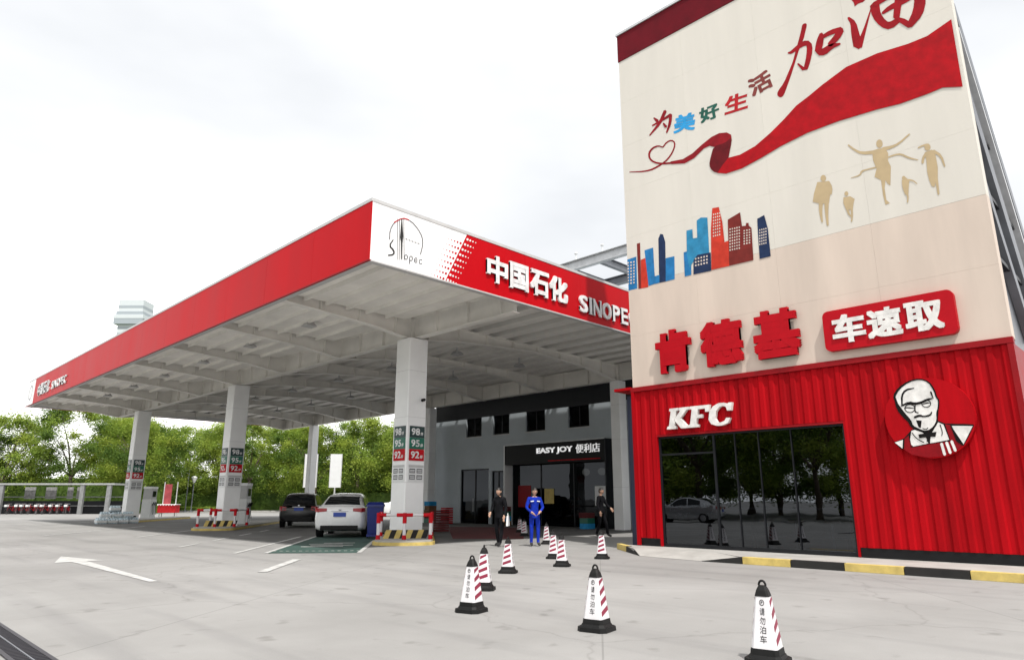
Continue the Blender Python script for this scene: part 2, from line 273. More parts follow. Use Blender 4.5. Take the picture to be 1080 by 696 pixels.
PRINT=[
('heart_line','rib2',1.00,[(11.592,11.663),(11.473,11.621),(11.237,11.538),(11.039,11.479),(10.876,11.444),(10.731,11.432),(10.604,11.443),(10.471,11.464),(10.329,11.495),(10.203,11.545),(10.094,11.615),(10.003,11.701),(9.928,11.805),(9.882,11.904),(9.865,12.002),(9.889,12.092),(9.957,12.167),(10.041,12.205),(10.134,12.206),(10.219,12.174),(10.293,12.112),(10.329,12.082),(10.323,12.051),(10.293,12.04),(10.256,12.07),(10.184,12.127),(10.111,12.154),(10.034,12.153),(9.976,12.127),(9.929,12.079),(9.913,12.017),(9.928,11.933),(9.973,11.841),(10.046,11.743),(10.135,11.663),(10.239,11.598),(10.36,11.552),(10.499,11.524),(10.629,11.505),(10.75,11.494),(10.887,11.503),(11.043,11.53),(11.238,11.58),(11.472,11.653),(11.591,11.69),(11.603,11.68)]),
('heart_line','rib2',2.00,[(10.304,12.077),(10.345,12.107),(10.432,12.171),(10.536,12.206),(10.651,12.207),(10.747,12.178),(10.823,12.117),(10.858,12.027),(10.85,11.912),(10.799,11.799),(10.708,11.693),(10.591,11.603),(10.451,11.527),(10.287,11.462),(10.101,11.408),(10.01,11.382),(9.984,11.407),(10.012,11.447),(10.103,11.472),(10.285,11.523),(10.441,11.583),(10.571,11.653),(10.673,11.732),(10.748,11.82),(10.785,11.906),(10.786,11.994),(10.759,12.063),(10.701,12.116),(10.623,12.146),(10.525,12.151),(10.44,12.128),(10.36,12.073),(10.318,12.045),(10.296,12.05)]),
('ribbon_fold','rib2',3.00,[(10.074,11.483),(9.646,11.399),(9.316,11.464),(8.986,11.624),(8.665,11.746),(8.417,11.769),(8.182,11.698),(8.056,11.573),(8.048,11.388),(8.133,11.21),(8.617,11.405),(8.746,11.493),(8.934,11.479),(9.264,11.294),(9.591,11.24),(10.046,11.383)]),
('ribbon_fold','rib3',4.00,[(8.648,11.349),(8.712,11.19),(8.76,11.054),(8.79,10.943),(8.783,10.83),(8.74,10.717),(8.66,10.622),(8.546,10.544),(8.435,10.523),(8.328,10.556),(8.253,10.654),(8.21,10.818),(8.154,11.015),(8.085,11.244),(8.053,11.39),(8.06,11.453),(8.114,11.46),(8.216,11.409),(8.354,11.395),(8.528,11.418)]),
('ribbon_band','rib1',5.00,[(8.561,10.553),(8.398,10.727),(8.189,10.894),(7.842,10.857),(7.38,10.946),(6.919,11.168),(6.521,11.408),(6.159,11.663),(5.816,11.793),(5.427,11.963),(4.815,12.18),(4.077,12.2),(3.386,12.112),(2.974,12.108),(2.449,12.278),(2.463,10.507),(2.842,10.662),(3.165,10.64),(3.742,10.642),(4.256,10.714),(5.164,10.778),(5.952,10.772),(6.691,10.667),(7.247,10.533),(7.824,10.428),(8.303,10.439)]),
('slogan_stroke','callig',1.00,[(5.744,13.975),(5.698,13.976),(5.666,13.959),(5.647,13.922),(5.654,13.86),(5.685,13.772),(5.718,13.679),(5.751,13.579),(5.801,13.475),(5.869,13.368),(5.94,13.229),(6.014,13.059),(6.088,12.889),(6.163,12.718),(6.236,12.56),(6.309,12.414),(6.373,12.284),(6.431,12.169),(6.484,12.106),(6.532,12.094),(6.577,12.115),(6.618,12.167),(6.633,12.223),(6.62,12.282),(6.566,12.354),(6.471,12.439),(6.382,12.552),(6.298,12.694),(6.221,12.825),(6.152,12.946),(6.093,13.073),(6.045,13.205),(5.991,13.346),(5.929,13.498),(5.875,13.639),(5.827,13.771),(5.794,13.871),(5.776,13.94)]),
('slogan_stroke','callig',2.00,[(6.215,13.292),(6.195,13.279),(6.145,13.251),(6.065,13.254),(5.965,13.283),(5.876,13.301),(5.8,13.31),(5.744,13.297),(5.718,13.283),(5.72,13.278),(5.718,13.21),(5.733,13.093),(5.77,12.938),(5.812,12.803),(5.849,12.702),(5.849,12.693),(5.93,12.81),(5.977,12.878),(6.005,12.887),(6.01,12.857),(5.977,12.781),(5.897,12.614),(5.766,12.578),(5.698,12.706),(5.645,12.843),(5.596,13.003),(5.573,13.144),(5.581,13.277),(5.651,13.407),(5.753,13.46),(5.843,13.464),(5.929,13.438),(6.017,13.402),(6.108,13.358),(6.165,13.339),(6.195,13.342),(6.215,13.345),(6.233,13.325)]),
('slogan_stroke','callig',3.30,[(5.353,13.461),(5.379,13.417),(5.431,13.329),(5.474,13.22),(5.507,13.089),(5.524,13.024),(5.469,12.899),(5.372,12.906),(5.349,12.965),(5.304,13.084),(5.274,13.203),(5.26,13.32),(5.253,13.379),(5.289,13.463)]),
('slogan_stroke','callig',3.23,[(5.298,13.272),(5.233,13.274),(5.105,13.277),(4.986,13.262),(4.866,13.23),(4.805,13.213),(4.761,13.283),(4.819,13.378),(4.88,13.39),(5.008,13.417),(5.14,13.416),(5.267,13.388),(5.329,13.374),(5.343,13.319)]),
('slogan_stroke','callig',3.41,[(4.869,13.361),(4.9,13.325),(4.961,13.257),(5.034,13.189),(5.129,13.115),(5.177,13.077),(5.177,12.985),(5.104,12.938),(5.049,12.964),(4.938,13.019),(4.848,13.09),(4.787,13.172),(4.758,13.211),(4.779,13.328)]),
('slogan_stroke','callig',3.41,[(5.432,12.837),(5.401,12.821),(5.321,12.784),(5.219,12.793),(5.124,12.842),(5.037,12.867),(4.938,12.871),(4.886,12.873),(4.869,12.901),(4.892,12.938),(4.947,12.961),(5.063,13.008),(5.184,13.019),(5.29,12.995),(5.352,12.993),(5.397,13.005),(5.428,13.013),(5.489,12.948)]),
('slogan_stroke','callig',1.00,[(4.536,14.255),(4.082,13.934),(4.155,13.827),(4.22,13.79),(4.34,13.809),(4.426,13.774),(4.433,13.889),(4.48,14.018)]),
('slogan_stroke','callig',1.00,[(4.631,13.52),(4.615,13.465),(4.587,13.369),(4.582,13.269),(4.592,13.13),(4.594,12.956),(4.588,12.763),(4.586,12.668),(4.466,12.529),(4.365,12.619),(4.377,12.715),(4.4,12.906),(4.419,13.076),(4.434,13.239),(4.48,13.392),(4.549,13.5),(4.58,13.547),(4.621,13.565)]),
('slogan_stroke','callig',1.40,[(4.389,12.538),(4.359,12.625),(4.299,12.799),(4.215,13.037),(4.106,13.338),(4.051,13.488),(4.058,13.509),(4.073,13.51),(4.139,13.37),(4.27,13.091),(4.383,12.884),(4.48,12.751),(4.529,12.683),(4.489,12.55)]),
('slogan_stroke','callig',1.80,[(4.078,13.584),(4.075,13.508),(4.069,13.34),(4.026,13.152),(3.951,12.972),(3.868,12.833),(3.76,12.725),(3.631,12.709),(3.51,12.765),(3.455,12.792),(3.44,12.872),(3.499,12.93),(3.561,12.922),(3.676,12.908),(3.732,12.929),(3.759,12.968),(3.803,13.057),(3.847,13.187),(3.866,13.303),(3.864,13.432),(3.863,13.506),(3.971,13.658)]),
('slogan_stroke','callig',2.20,[(3.806,13.189),(3.761,13.196),(3.674,13.209),(3.566,13.215),(3.432,13.215),(3.306,13.224),(3.192,13.241),(3.136,13.25),(3.112,13.342),(3.179,13.421),(3.236,13.413),(3.349,13.396),(3.47,13.381),(3.602,13.366),(3.713,13.335),(3.795,13.29),(3.834,13.267),(3.841,13.221)]),
('slogan_stroke','callig',2.60,[(3.324,14.319),(3.358,14.169),(3.426,13.87),(3.497,13.537),(3.572,13.168),(3.609,12.984),(3.558,12.871),(3.477,12.888),(3.432,13.065),(3.341,13.42),(3.272,13.757),(3.225,14.072),(3.202,14.23),(3.251,14.336)]),
('slogan_stroke','callig',3.00,[(3.946,13.495),(3.865,13.508),(3.708,13.533),(3.501,13.531),(3.245,13.502),(3.104,13.445),(3.097,13.409),(3.096,13.36),(3.102,13.26),(3.12,13.139),(3.155,12.998),(3.208,12.865),(3.291,12.726),(3.335,12.652),(3.323,12.545),(3.246,12.511),(3.184,12.555),(3.054,12.651),(2.954,12.794),(2.894,12.975),(2.873,13.161),(2.894,13.355),(2.964,13.528),(3.085,13.641),(3.264,13.683),(3.53,13.699),(3.746,13.691),(3.908,13.657),(3.988,13.64),(4.006,13.56)]),
('slogan_stroke','callig',3.40,[(3.52,12.819),(3.494,12.78),(3.447,12.706),(3.403,12.639),(3.357,12.569),(3.332,12.531),(3.261,12.515),(3.251,12.606),(3.272,12.647),(3.316,12.735),(3.374,12.815),(3.44,12.876),(3.472,12.904),(3.527,12.898)]),
('slogan_stroke','rib2',1.00,[(10.592,13.178),(10.499,13.004),(10.419,12.983),(10.41,13.058),(10.554,13.201),(10.589,13.21)]),
('slogan_stroke','rib2',1.50,[(10.205,13.295),(10.253,13.217),(10.348,13.064),(10.488,12.912),(10.681,12.754),(10.779,12.674),(10.775,12.644),(10.745,12.632),(10.634,12.696),(10.412,12.823),(10.25,12.969),(10.15,13.128),(10.102,13.206),(10.133,13.283)]),
('slogan_stroke','rib2',2.00,[(10.633,12.921),(10.542,12.926),(10.362,12.938),(10.189,12.955),(10.022,12.977),(9.94,12.988),(9.93,13.049),(9.992,13.097),(10.07,13.077),(10.226,13.037),(10.392,13.007),(10.567,12.987),(10.656,12.977),(10.664,12.947)]),
('slogan_stroke','rib2',2.50,[(10.018,13.068),(10.028,12.997),(10.046,12.86),(10.083,12.727),(10.14,12.59),(10.169,12.52),(10.154,12.486),(10.121,12.483),(10.08,12.543),(9.997,12.665),(9.944,12.802),(9.924,12.946),(9.914,13.017),(9.961,13.081)]),
('slogan_stroke','rib2',3.00,[(10.263,12.854),(10.204,12.694),(10.137,12.663),(10.115,12.718),(10.218,12.865),(10.252,12.881)]),
('runner_print','gold',1.07,[(4.239,9.78),(4.249,9.741),(4.269,9.712),(4.294,9.697),(4.322,9.699),(4.348,9.718),(4.368,9.751),(4.38,9.792),(4.38,9.836),(4.37,9.876),(4.35,9.906),(4.324,9.92),(4.296,9.918),(4.27,9.899),(4.25,9.866),(4.239,9.824)]),
('runner_print','gold',1.14,[(4.494,9.691),(4.353,9.689),(4.209,9.66),(4.15,9.493),(4.179,9.309),(4.135,9.142),(4.204,8.668),(4.258,8.729),(4.292,8.834),(4.334,8.636),(4.334,8.339),(4.268,8.233),(4.366,8.223),(4.389,8.484),(4.386,8.867),(4.517,9.0),(4.45,9.193),(4.496,9.428)]),
('runner_print','gold',1.21,[(4.414,9.678),(4.491,9.695),(4.644,9.73),(4.754,9.779),(4.828,9.846),(4.898,9.925),(4.96,10.014),(4.992,10.059),(5.016,10.063),(5.02,10.035),(4.989,9.988),(4.928,9.894),(4.858,9.804),(4.777,9.716),(4.653,9.647),(4.495,9.598),(4.418,9.574),(4.382,9.617)]),
('runner_print','gold',1.28,[(4.245,9.587),(4.2,9.586),(4.109,9.584),(4.021,9.592),(3.936,9.61),(3.83,9.661),(3.703,9.742),(3.64,9.782),(3.638,9.806),(3.656,9.817),(3.721,9.78),(3.85,9.706),(3.954,9.667),(4.034,9.663),(4.118,9.669),(4.207,9.684),(4.252,9.692),(4.282,9.643)]),
('runner_print','gold',1.35,[(4.465,9.254),(4.516,9.257),(4.617,9.264),(4.7,9.269),(4.765,9.273),(4.814,9.245),(4.831,9.196),(4.886,9.172),(4.989,9.169),(5.042,9.167),(5.047,9.158),(5.04,9.149),(4.986,9.146),(4.878,9.138),(4.808,9.16),(4.783,9.206),(4.751,9.226),(4.695,9.23),(4.614,9.227),(4.512,9.216),(4.462,9.211),(4.449,9.231)]),
('runner_print','gold',1.42,[(4.185,9.373),(4.143,9.375),(4.062,9.378),(3.988,9.371),(3.924,9.355),(3.856,9.308),(3.78,9.226),(3.693,9.158),(3.603,9.108),(3.558,9.083),(3.549,9.089),(3.552,9.102),(3.595,9.133),(3.679,9.195),(3.758,9.265),(3.837,9.349),(3.916,9.401),(3.99,9.416),(4.067,9.419),(4.15,9.412),(4.191,9.408),(4.199,9.39)]),
('runner_print','gold',1.49,[(3.269,9.31),(3.278,9.278),(3.295,9.255),(3.317,9.243),(3.342,9.246),(3.364,9.262),(3.382,9.288),(3.391,9.322),(3.391,9.357),(3.382,9.389),(3.365,9.412),(3.343,9.424),(3.319,9.421),(3.296,9.405),(3.279,9.378),(3.27,9.345)]),
('runner_print','gold',1.56,[(3.513,9.373),(3.487,9.376),(3.435,9.383),(3.389,9.384),(3.348,9.378),(3.327,9.375),(3.313,9.398),(3.33,9.425),(3.351,9.426),(3.393,9.428),(3.442,9.423),(3.494,9.412),(3.521,9.406),(3.527,9.388)]),
('runner_print','gold',1.63,[(3.402,9.227),(3.249,9.239),(3.199,9.108),(3.194,8.776),(3.232,8.484),(3.285,8.462),(3.313,8.321),(3.371,8.361),(3.403,8.523),(3.415,8.734),(3.395,9.016)]),
('runner_print','gold',1.70,[(3.393,9.224),(3.413,9.199),(3.454,9.148),(3.482,9.087),(3.494,9.025),(3.499,8.995),(3.482,8.963),(3.455,8.973),(3.448,9.002),(3.435,9.055),(3.41,9.1),(3.371,9.143),(3.35,9.166),(3.356,9.214)]),
('runner_print','gold',1.77,[(3.249,9.166),(3.214,9.125),(3.149,9.05),(3.108,8.952),(3.086,8.816),(3.075,8.747),(3.058,8.732),(3.044,8.749),(3.051,8.818),(3.064,8.962),(3.106,9.086),(3.175,9.178),(3.207,9.221),(3.248,9.218)]),
('runner_print','gold',1.84,[(3.304,8.561),(3.299,8.509),(3.29,8.406),(3.284,8.3),(3.283,8.189),(3.282,8.133),(3.263,8.112),(3.244,8.128),(3.241,8.183),(3.237,8.293),(3.232,8.4),(3.229,8.502),(3.227,8.553),(3.266,8.596)]),
('runner_print','gold',1.91,[(5.853,9.325),(5.565,9.257),(5.54,9.045),(5.629,8.671),(5.828,8.713),(6.021,8.834),(5.965,9.052)]),
('runner_print','gold',1.98,[(5.874,8.775),(5.88,8.715),(5.891,8.591),(5.889,8.453),(5.874,8.303),(5.867,8.229),(5.847,8.209),(5.827,8.224),(5.825,8.296),(5.819,8.44),(5.806,8.566),(5.783,8.68),(5.772,8.738),(5.817,8.801)]),
('runner_print','gold',2.05,[(5.738,8.751),(5.742,8.674),(5.751,8.519),(5.753,8.357),(5.749,8.189),(5.747,8.106),(5.724,8.08),(5.7,8.097),(5.694,8.178),(5.682,8.341),(5.664,8.494),(5.64,8.641),(5.628,8.716),(5.678,8.782)]),
('runner_print','gold',2.12,[(5.616,9.234),(5.6,9.189),(5.568,9.105),(5.559,9.027),(5.57,8.945),(5.576,8.902),(5.559,8.877),(5.537,8.886),(5.528,8.927),(5.508,9.014),(5.513,9.11),(5.544,9.205),(5.558,9.25),(5.597,9.271)]),
('runner_print','gold',2.19,[(5.627,9.356),(5.636,9.324),(5.654,9.301),(5.677,9.289),(5.704,9.292),(5.729,9.307),(5.749,9.334),(5.76,9.368),(5.762,9.403),(5.753,9.435),(5.735,9.459),(5.711,9.47),(5.685,9.468),(5.66,9.452),(5.64,9.425),(5.629,9.391)]),
('runner_print','gold',2.26,[(5.151,8.772),(5.157,8.75),(5.169,8.734),(5.185,8.726),(5.203,8.727),(5.219,8.738),(5.233,8.755),(5.24,8.778),(5.241,8.802),(5.235,8.824),(5.223,8.84),(5.207,8.848),(5.189,8.846),(5.172,8.836),(5.159,8.818),(5.152,8.796)]),
('runner_print','gold',2.33,[(5.275,8.712),(5.114,8.689),(5.022,8.585),(5.06,8.488),(5.098,8.326),(5.248,8.365),(5.292,8.563)]),
('runner_print','gold',2.40,[(5.248,8.386),(5.242,8.352),(5.23,8.282),(5.208,8.22),(5.178,8.174),(5.163,8.153),(5.144,8.149),(5.139,8.169),(5.15,8.192),(5.171,8.236),(5.183,8.287),(5.186,8.352),(5.188,8.386),(5.221,8.414)]),
('runner_print','gold',2.47,[(5.145,8.382),(5.145,8.333),(5.144,8.237),(5.151,8.152),(5.165,8.078),(5.173,8.04),(5.161,8.021),(5.143,8.027),(5.134,8.064),(5.116,8.14),(5.103,8.226),(5.096,8.323),(5.093,8.371),(5.118,8.4)]),
('runner_print','gold',2.54,[(3.866,8.744),(3.871,8.727),(3.881,8.714),(3.894,8.708),(3.908,8.709),(3.922,8.717),(3.933,8.732),(3.939,8.751),(3.939,8.77),(3.934,8.788),(3.924,8.801),(3.911,8.807),(3.896,8.805),(3.883,8.797),(3.872,8.782),(3.866,8.764)]),
('runner_print','gold',2.61,[(3.95,8.715),(3.952,8.674),(3.958,8.588),(3.953,8.492),(3.937,8.393),(3.929,8.345),(3.892,8.304),(3.855,8.335),(3.848,8.38),(3.833,8.469),(3.818,8.547),(3.804,8.622),(3.796,8.661),(3.863,8.762)]),
('runner_print','gold',2.68,[(3.82,8.657),(3.795,8.645),(3.748,8.623),(3.71,8.589),(3.676,8.54),(3.659,8.514),(3.648,8.513),(3.646,8.525),(3.662,8.553),(3.694,8.609),(3.736,8.653),(3.786,8.681),(3.81,8.695),(3.828,8.683)]),
('runner_print','gold',2.75,[(3.91,8.358),(3.905,8.331),(3.894,8.279),(3.895,8.228),(3.906,8.171),(3.912,8.141),(3.903,8.125),(3.889,8.13),(3.881,8.158),(3.864,8.216),(3.857,8.276),(3.861,8.333),(3.863,8.36),(3.889,8.382)]),
('skyline_print','sky_blue',0.50,[(11.854,8.745),(11.481,8.758),(11.505,7.723),(11.873,7.725)]),
('skyline_print','sky_brown',0.75,[(11.441,9.17),(11.318,9.175),(11.357,7.69),(11.458,7.697)]),
('skyline_print','sky_red',1.00,[(11.324,8.61),(11.095,8.632),(11.102,7.675),(11.357,7.69)]),
('skyline_print','sky_blue',1.25,[(11.171,8.881),(10.855,8.888),(10.853,7.728),(11.088,7.708)]),
('skyline_print','sky_navy',1.50,[(10.653,9.125),(10.575,9.251),(10.485,9.21),(10.42,8.954),(10.476,7.714),(10.709,7.721)]),
('skyline_print','sky_blue',1.75,[(10.436,8.436),(10.138,8.421),(10.173,7.715),(10.481,7.715)]),
('skyline_print','sky_blue',2.00,[(10.851,7.966),(10.683,7.968),(10.697,7.723),(10.854,7.718)]),
('skyline_print','sky_blue',2.25,[(9.821,8.456),(9.576,8.467),(9.619,7.715),(9.834,7.716)]),
('skyline_print','sky_cyan',2.50,[(9.683,9.1),(9.488,9.09),(9.488,8.799),(9.35,8.785),(9.327,9.314),(9.19,9.365),(8.984,9.302),(9.009,8.168),(9.522,8.101),(9.667,7.937),(9.719,8.353)]),
('skyline_print','sky_navy',2.75,[(9.519,8.14),(9.377,8.264),(8.963,8.23),(8.985,7.686),(9.55,7.709)]),
('skyline_print','sky_red',3.00,[(8.902,8.885),(8.81,9.537),(8.607,9.508),(8.534,9.026),(8.518,8.42),(8.383,8.431),(8.434,7.692),(8.978,7.709)]),
('skyline_print','sky_brown',3.25,[(8.366,9.05),(7.988,9.155),(7.967,8.735),(7.858,8.717),(7.842,8.794),(7.772,8.774),(7.77,8.691),(7.701,8.609),(7.728,7.685),(8.434,7.696)]),
('skyline_print','sky_navy',3.50,[(7.518,8.817),(7.315,8.865),(7.252,8.454),(7.245,7.672),(7.553,7.673)]),
('skyline_window','sky_win',4.50,[(8.335,8.77),(8.297,8.763),(8.301,8.72),(8.339,8.726)]),
('skyline_window','sky_win',4.50,[(8.342,8.683),(8.305,8.677),(8.308,8.634),(8.346,8.639)]),
('skyline_window','sky_win',4.50,[(8.349,8.596),(8.312,8.59),(8.315,8.547),(8.353,8.553)]),
('skyline_window','sky_win',4.50,[(8.357,8.51),(8.319,8.504),(8.323,8.461),(8.36,8.467)]),
('skyline_window','sky_win',4.50,[(8.364,8.424),(8.326,8.418),(8.33,8.375),(8.367,8.38)]),
('skyline_window','sky_win',4.50,[(8.371,8.337),(8.333,8.332),(8.337,8.289),(8.374,8.294)]),
('skyline_window','sky_win',4.50,[(8.378,8.251),(8.341,8.246),(8.344,8.203),(8.382,8.208)]),
('skyline_window','sky_win',4.50,[(8.385,8.166),(8.348,8.16),(8.351,8.118),(8.389,8.123)]),
('skyline_window','sky_win',4.50,[(8.266,8.764),(8.229,8.758),(8.233,8.715),(8.27,8.721)]),
('skyline_window','sky_win',4.50,[(8.274,8.678),(8.236,8.672),(8.24,8.629),(8.277,8.635)]),
('skyline_window','sky_win',4.50,[(8.281,8.591),(8.243,8.586),(8.247,8.543),(8.284,8.548)]),
('skyline_window','sky_win',4.50,[(8.288,8.505),(8.251,8.5),(8.254,8.457),(8.292,8.462)]),
('skyline_window','sky_win',4.50,[(8.295,8.419),(8.258,8.414),(8.262,8.371),(8.299,8.376)]),
('skyline_window','sky_win',4.50,[(8.302,8.333),(8.265,8.328),(8.269,8.285),(8.306,8.29)]),
('skyline_window','sky_win',4.50,[(8.31,8.247),(8.272,8.242),(8.276,8.199),(8.313,8.205)]),
('skyline_window','sky_win',4.50,[(8.317,8.162),(8.28,8.157),(8.283,8.114),(8.32,8.119)]),
('skyline_window','sky_win',4.50,[(8.198,8.759),(8.161,8.753),(8.164,8.71),(8.202,8.716)]),
('skyline_window','sky_win',4.50,[(8.205,8.673),(8.168,8.667),(8.172,8.624),(8.209,8.63)]),
('skyline_window','sky_win',4.50,[(8.213,8.586),(8.175,8.581),(8.179,8.538),(8.216,8.543)]),
('skyline_window','sky_win',4.50,[(8.22,8.501),(8.183,8.495),(8.186,8.452),(8.223,8.458)]),
('skyline_window','sky_win',4.50,[(8.227,8.415),(8.19,8.409),(8.194,8.366),(8.231,8.372)]),
('skyline_window','sky_win',4.50,[(8.234,8.329),(8.197,8.324),(8.201,8.281),(8.238,8.286)]),
('skyline_window','sky_win',4.50,[(8.241,8.243),(8.204,8.238),(8.208,8.196),(8.245,8.201)]),
('skyline_window','sky_win',4.50,[(8.249,8.158),(8.212,8.153),(8.215,8.11),(8.252,8.115)]),
('skyline_window','sky_win',4.50,[(8.13,8.754),(8.093,8.748),(8.097,8.705),(8.134,8.711)]),
('skyline_window','sky_win',4.50,[(8.137,8.668),(8.1,8.662),(8.104,8.619),(8.141,8.625)]),
('skyline_window','sky_win',4.50,[(8.145,8.582),(8.108,8.576),(8.111,8.533),(8.148,8.539)]),
('skyline_window','sky_win',4.50,[(8.152,8.496),(8.115,8.49),(8.119,8.448),(8.156,8.453)]),
('skyline_window','sky_win',4.50,[(8.159,8.41),(8.122,8.405),(8.126,8.362),(8.163,8.368)]),
('skyline_window','sky_win',4.50,[(8.166,8.325),(8.13,8.319),(8.133,8.277),(8.17,8.282)]),
('skyline_window','sky_win',4.50,[(8.174,8.239),(8.137,8.234),(8.14,8.192),(8.177,8.197)]),
('skyline_window','sky_win',4.50,[(8.181,8.154),(8.144,8.149),(8.148,8.107),(8.185,8.112)]),
('skyline_window','sky_win',4.50,[(8.062,8.748),(8.026,8.742),(8.029,8.7),(8.066,8.705)]),
('skyline_window','sky_win',4.50,[(8.07,8.663),(8.033,8.657),(8.037,8.614),(8.073,8.62)]),
('skyline_window','sky_win',4.50,[(8.077,8.577),(8.04,8.571),(8.044,8.528),(8.081,8.534)]),
('skyline_window','sky_win',4.50,[(8.084,8.491),(8.048,8.486),(8.051,8.443),(8.088,8.449)]),
('skyline_window','sky_win',4.50,[(8.092,8.406),(8.055,8.4),(8.059,8.358),(8.095,8.363)]),
('skyline_window','sky_win',4.50,[(8.099,8.321),(8.062,8.315),(8.066,8.273),(8.103,8.278)]),
('skyline_window','sky_win',4.50,[(8.106,8.236),(8.07,8.23),(8.073,8.188),(8.11,8.193)]),
('skyline_window','sky_win',4.50,[(8.114,8.151),(8.077,8.145),(8.081,8.103),(8.117,8.108)]),
('skyline_window','sky_win',4.50,[(7.93,8.603),(7.889,8.596),(7.892,8.559),(7.933,8.566)]),
('skyline_window','sky_win',4.50,[(7.937,8.529),(7.895,8.522),(7.898,8.485),(7.94,8.492)]),
('skyline_window','sky_win',4.50,[(7.943,8.455),(7.902,8.448),(7.905,8.411),(7.946,8.418)]),
('skyline_window','sky_win',4.50,[(7.95,8.381),(7.908,8.374),(7.911,8.337),(7.953,8.344)]),
('skyline_window','sky_win',4.50,[(7.956,8.306),(7.915,8.3),(7.918,8.263),(7.959,8.27)]),
('skyline_window','sky_win',4.50,[(7.962,8.233),(7.921,8.226),(7.924,8.189),(7.966,8.196)]),
('skyline_window','sky_win',4.50,[(7.854,8.596),(7.813,8.589),(7.816,8.552),(7.858,8.559)]),
('skyline_window','sky_win',4.50,[(7.861,8.522),(7.82,8.515),(7.823,8.478),(7.864,8.485)]),
('skyline_window','sky_win',4.50,[(7.867,8.448),(7.826,8.441),(7.829,8.404),(7.871,8.411)]),
('skyline_window','sky_win',4.50,[(7.874,8.374),(7.833,8.367),(7.836,8.33),(7.877,8.337)]),
('skyline_window','sky_win',4.50,[(7.88,8.3),(7.839,8.293),(7.842,8.256),(7.884,8.263)]),
('skyline_window','sky_win',4.50,[(7.887,8.226),(7.846,8.22),(7.849,8.183),(7.89,8.189)]),
('skyline_window','sky_win',4.50,[(7.779,8.588),(7.738,8.581),(7.741,8.544),(7.782,8.551)]),
('skyline_window','sky_win',4.50,[(7.785,8.514),(7.744,8.507),(7.748,8.471),(7.789,8.477)]),
('skyline_window','sky_win',4.50,[(7.792,8.441),(7.751,8.434),(7.754,8.397),(7.795,8.404)]),
('skyline_window','sky_win',4.50,[(7.799,8.367),(7.758,8.36),(7.761,8.323),(7.802,8.33)]),
('skyline_window','sky_win',4.50,[(7.805,8.293),(7.764,8.287),(7.767,8.25),(7.808,8.256)]),
('skyline_window','sky_win',4.50,[(7.812,8.22),(7.771,8.213),(7.774,8.177),(7.815,8.183)]),
('skyline_window','sky_win',4.50,[(7.487,8.499),(7.456,8.494),(7.459,8.454),(7.491,8.458)]),
('skyline_window','sky_win',4.50,[(7.494,8.418),(7.463,8.414),(7.467,8.374),(7.498,8.378)]),
('skyline_window','sky_win',4.50,[(7.502,8.338),(7.47,8.333),(7.474,8.293),(7.505,8.297)]),
('skyline_window','sky_win',4.50,[(7.509,8.257),(7.478,8.253),(7.481,8.213),(7.513,8.217)]),
('skyline_window','sky_win',4.50,[(7.516,8.177),(7.485,8.173),(7.489,8.133),(7.52,8.137)]),
('skyline_window','sky_win',4.50,[(7.524,8.097),(7.492,8.093),(7.496,8.053),(7.527,8.057)]),
('skyline_window','sky_win',4.50,[(7.429,8.496),(7.398,8.492),(7.402,8.452),(7.433,8.456)]),
('skyline_window','sky_win',4.50,[(7.437,8.416),(7.406,8.412),(7.409,8.371),(7.441,8.376)]),
('skyline_window','sky_win',4.50,[(7.444,8.335),(7.413,8.331),(7.417,8.291),(7.448,8.295)]),
('skyline_window','sky_win',4.50,[(7.452,8.255),(7.42,8.251),(7.424,8.211),(7.455,8.215)]),
('skyline_window','sky_win',4.50,[(7.459,8.175),(7.428,8.171),(7.431,8.131),(7.463,8.135)]),
('skyline_window','sky_win',4.50,[(7.466,8.095),(7.435,8.091),(7.439,8.051),(7.47,8.055)]),
('skyline_window','sky_win',4.50,[(7.372,8.494),(7.341,8.489),(7.345,8.449),(7.376,8.454)]),
('skyline_window','sky_win',4.50,[(7.38,8.413),(7.348,8.409),(7.352,8.369),(7.383,8.373)]),
('skyline_window','sky_win',4.50,[(7.387,8.333),(7.356,8.329),(7.36,8.289),(7.391,8.293)]),
('skyline_window','sky_win',4.50,[(7.394,8.253),(7.363,8.249),(7.367,8.209),(7.398,8.213)]),
('skyline_window','sky_win',4.50,[(7.402,8.173),(7.371,8.169),(7.374,8.129),(7.405,8.133)]),
('skyline_window','sky_win',4.50,[(7.409,8.093),(7.378,8.09),(7.382,8.05),(7.413,8.054)]),
('skyline_window','sky_win',4.50,[(7.315,8.491),(7.284,8.487),(7.288,8.447),(7.319,8.451)]),
('skyline_window','sky_win',4.50,[(7.323,8.411),(7.292,8.407),(7.295,8.367),(7.326,8.371)]),
('skyline_window','sky_win',4.50,[(7.33,8.331),(7.299,8.327),(7.303,8.287),(7.334,8.291)]),
('skyline_window','sky_win',4.50,[(7.337,8.251),(7.306,8.247),(7.31,8.207),(7.341,8.211)]),
('skyline_window','sky_win',4.50,[(7.345,8.171),(7.314,8.167),(7.318,8.128),(7.349,8.132)]),
('skyline_window','sky_win',4.50,[(7.352,8.092),(7.321,8.088),(7.325,8.048),(7.356,8.052)]),
('skyline_window','sky_win',4.50,[(8.798,9.356),(8.763,9.351),(8.767,9.304),(8.802,9.31)]),
('skyline_window','sky_win',4.50,[(8.805,9.264),(8.77,9.258),(8.774,9.212),(8.809,9.218)]),
('skyline_window','sky_win',4.50,[(8.813,9.172),(8.778,9.166),(8.781,9.12),(8.816,9.126)]),
('skyline_window','sky_win',4.50,[(8.82,9.08),(8.785,9.074),(8.789,9.028),(8.823,9.034)]),
('skyline_window','sky_win',4.50,[(8.827,8.988),(8.792,8.983),(8.796,8.937),(8.831,8.942)]),
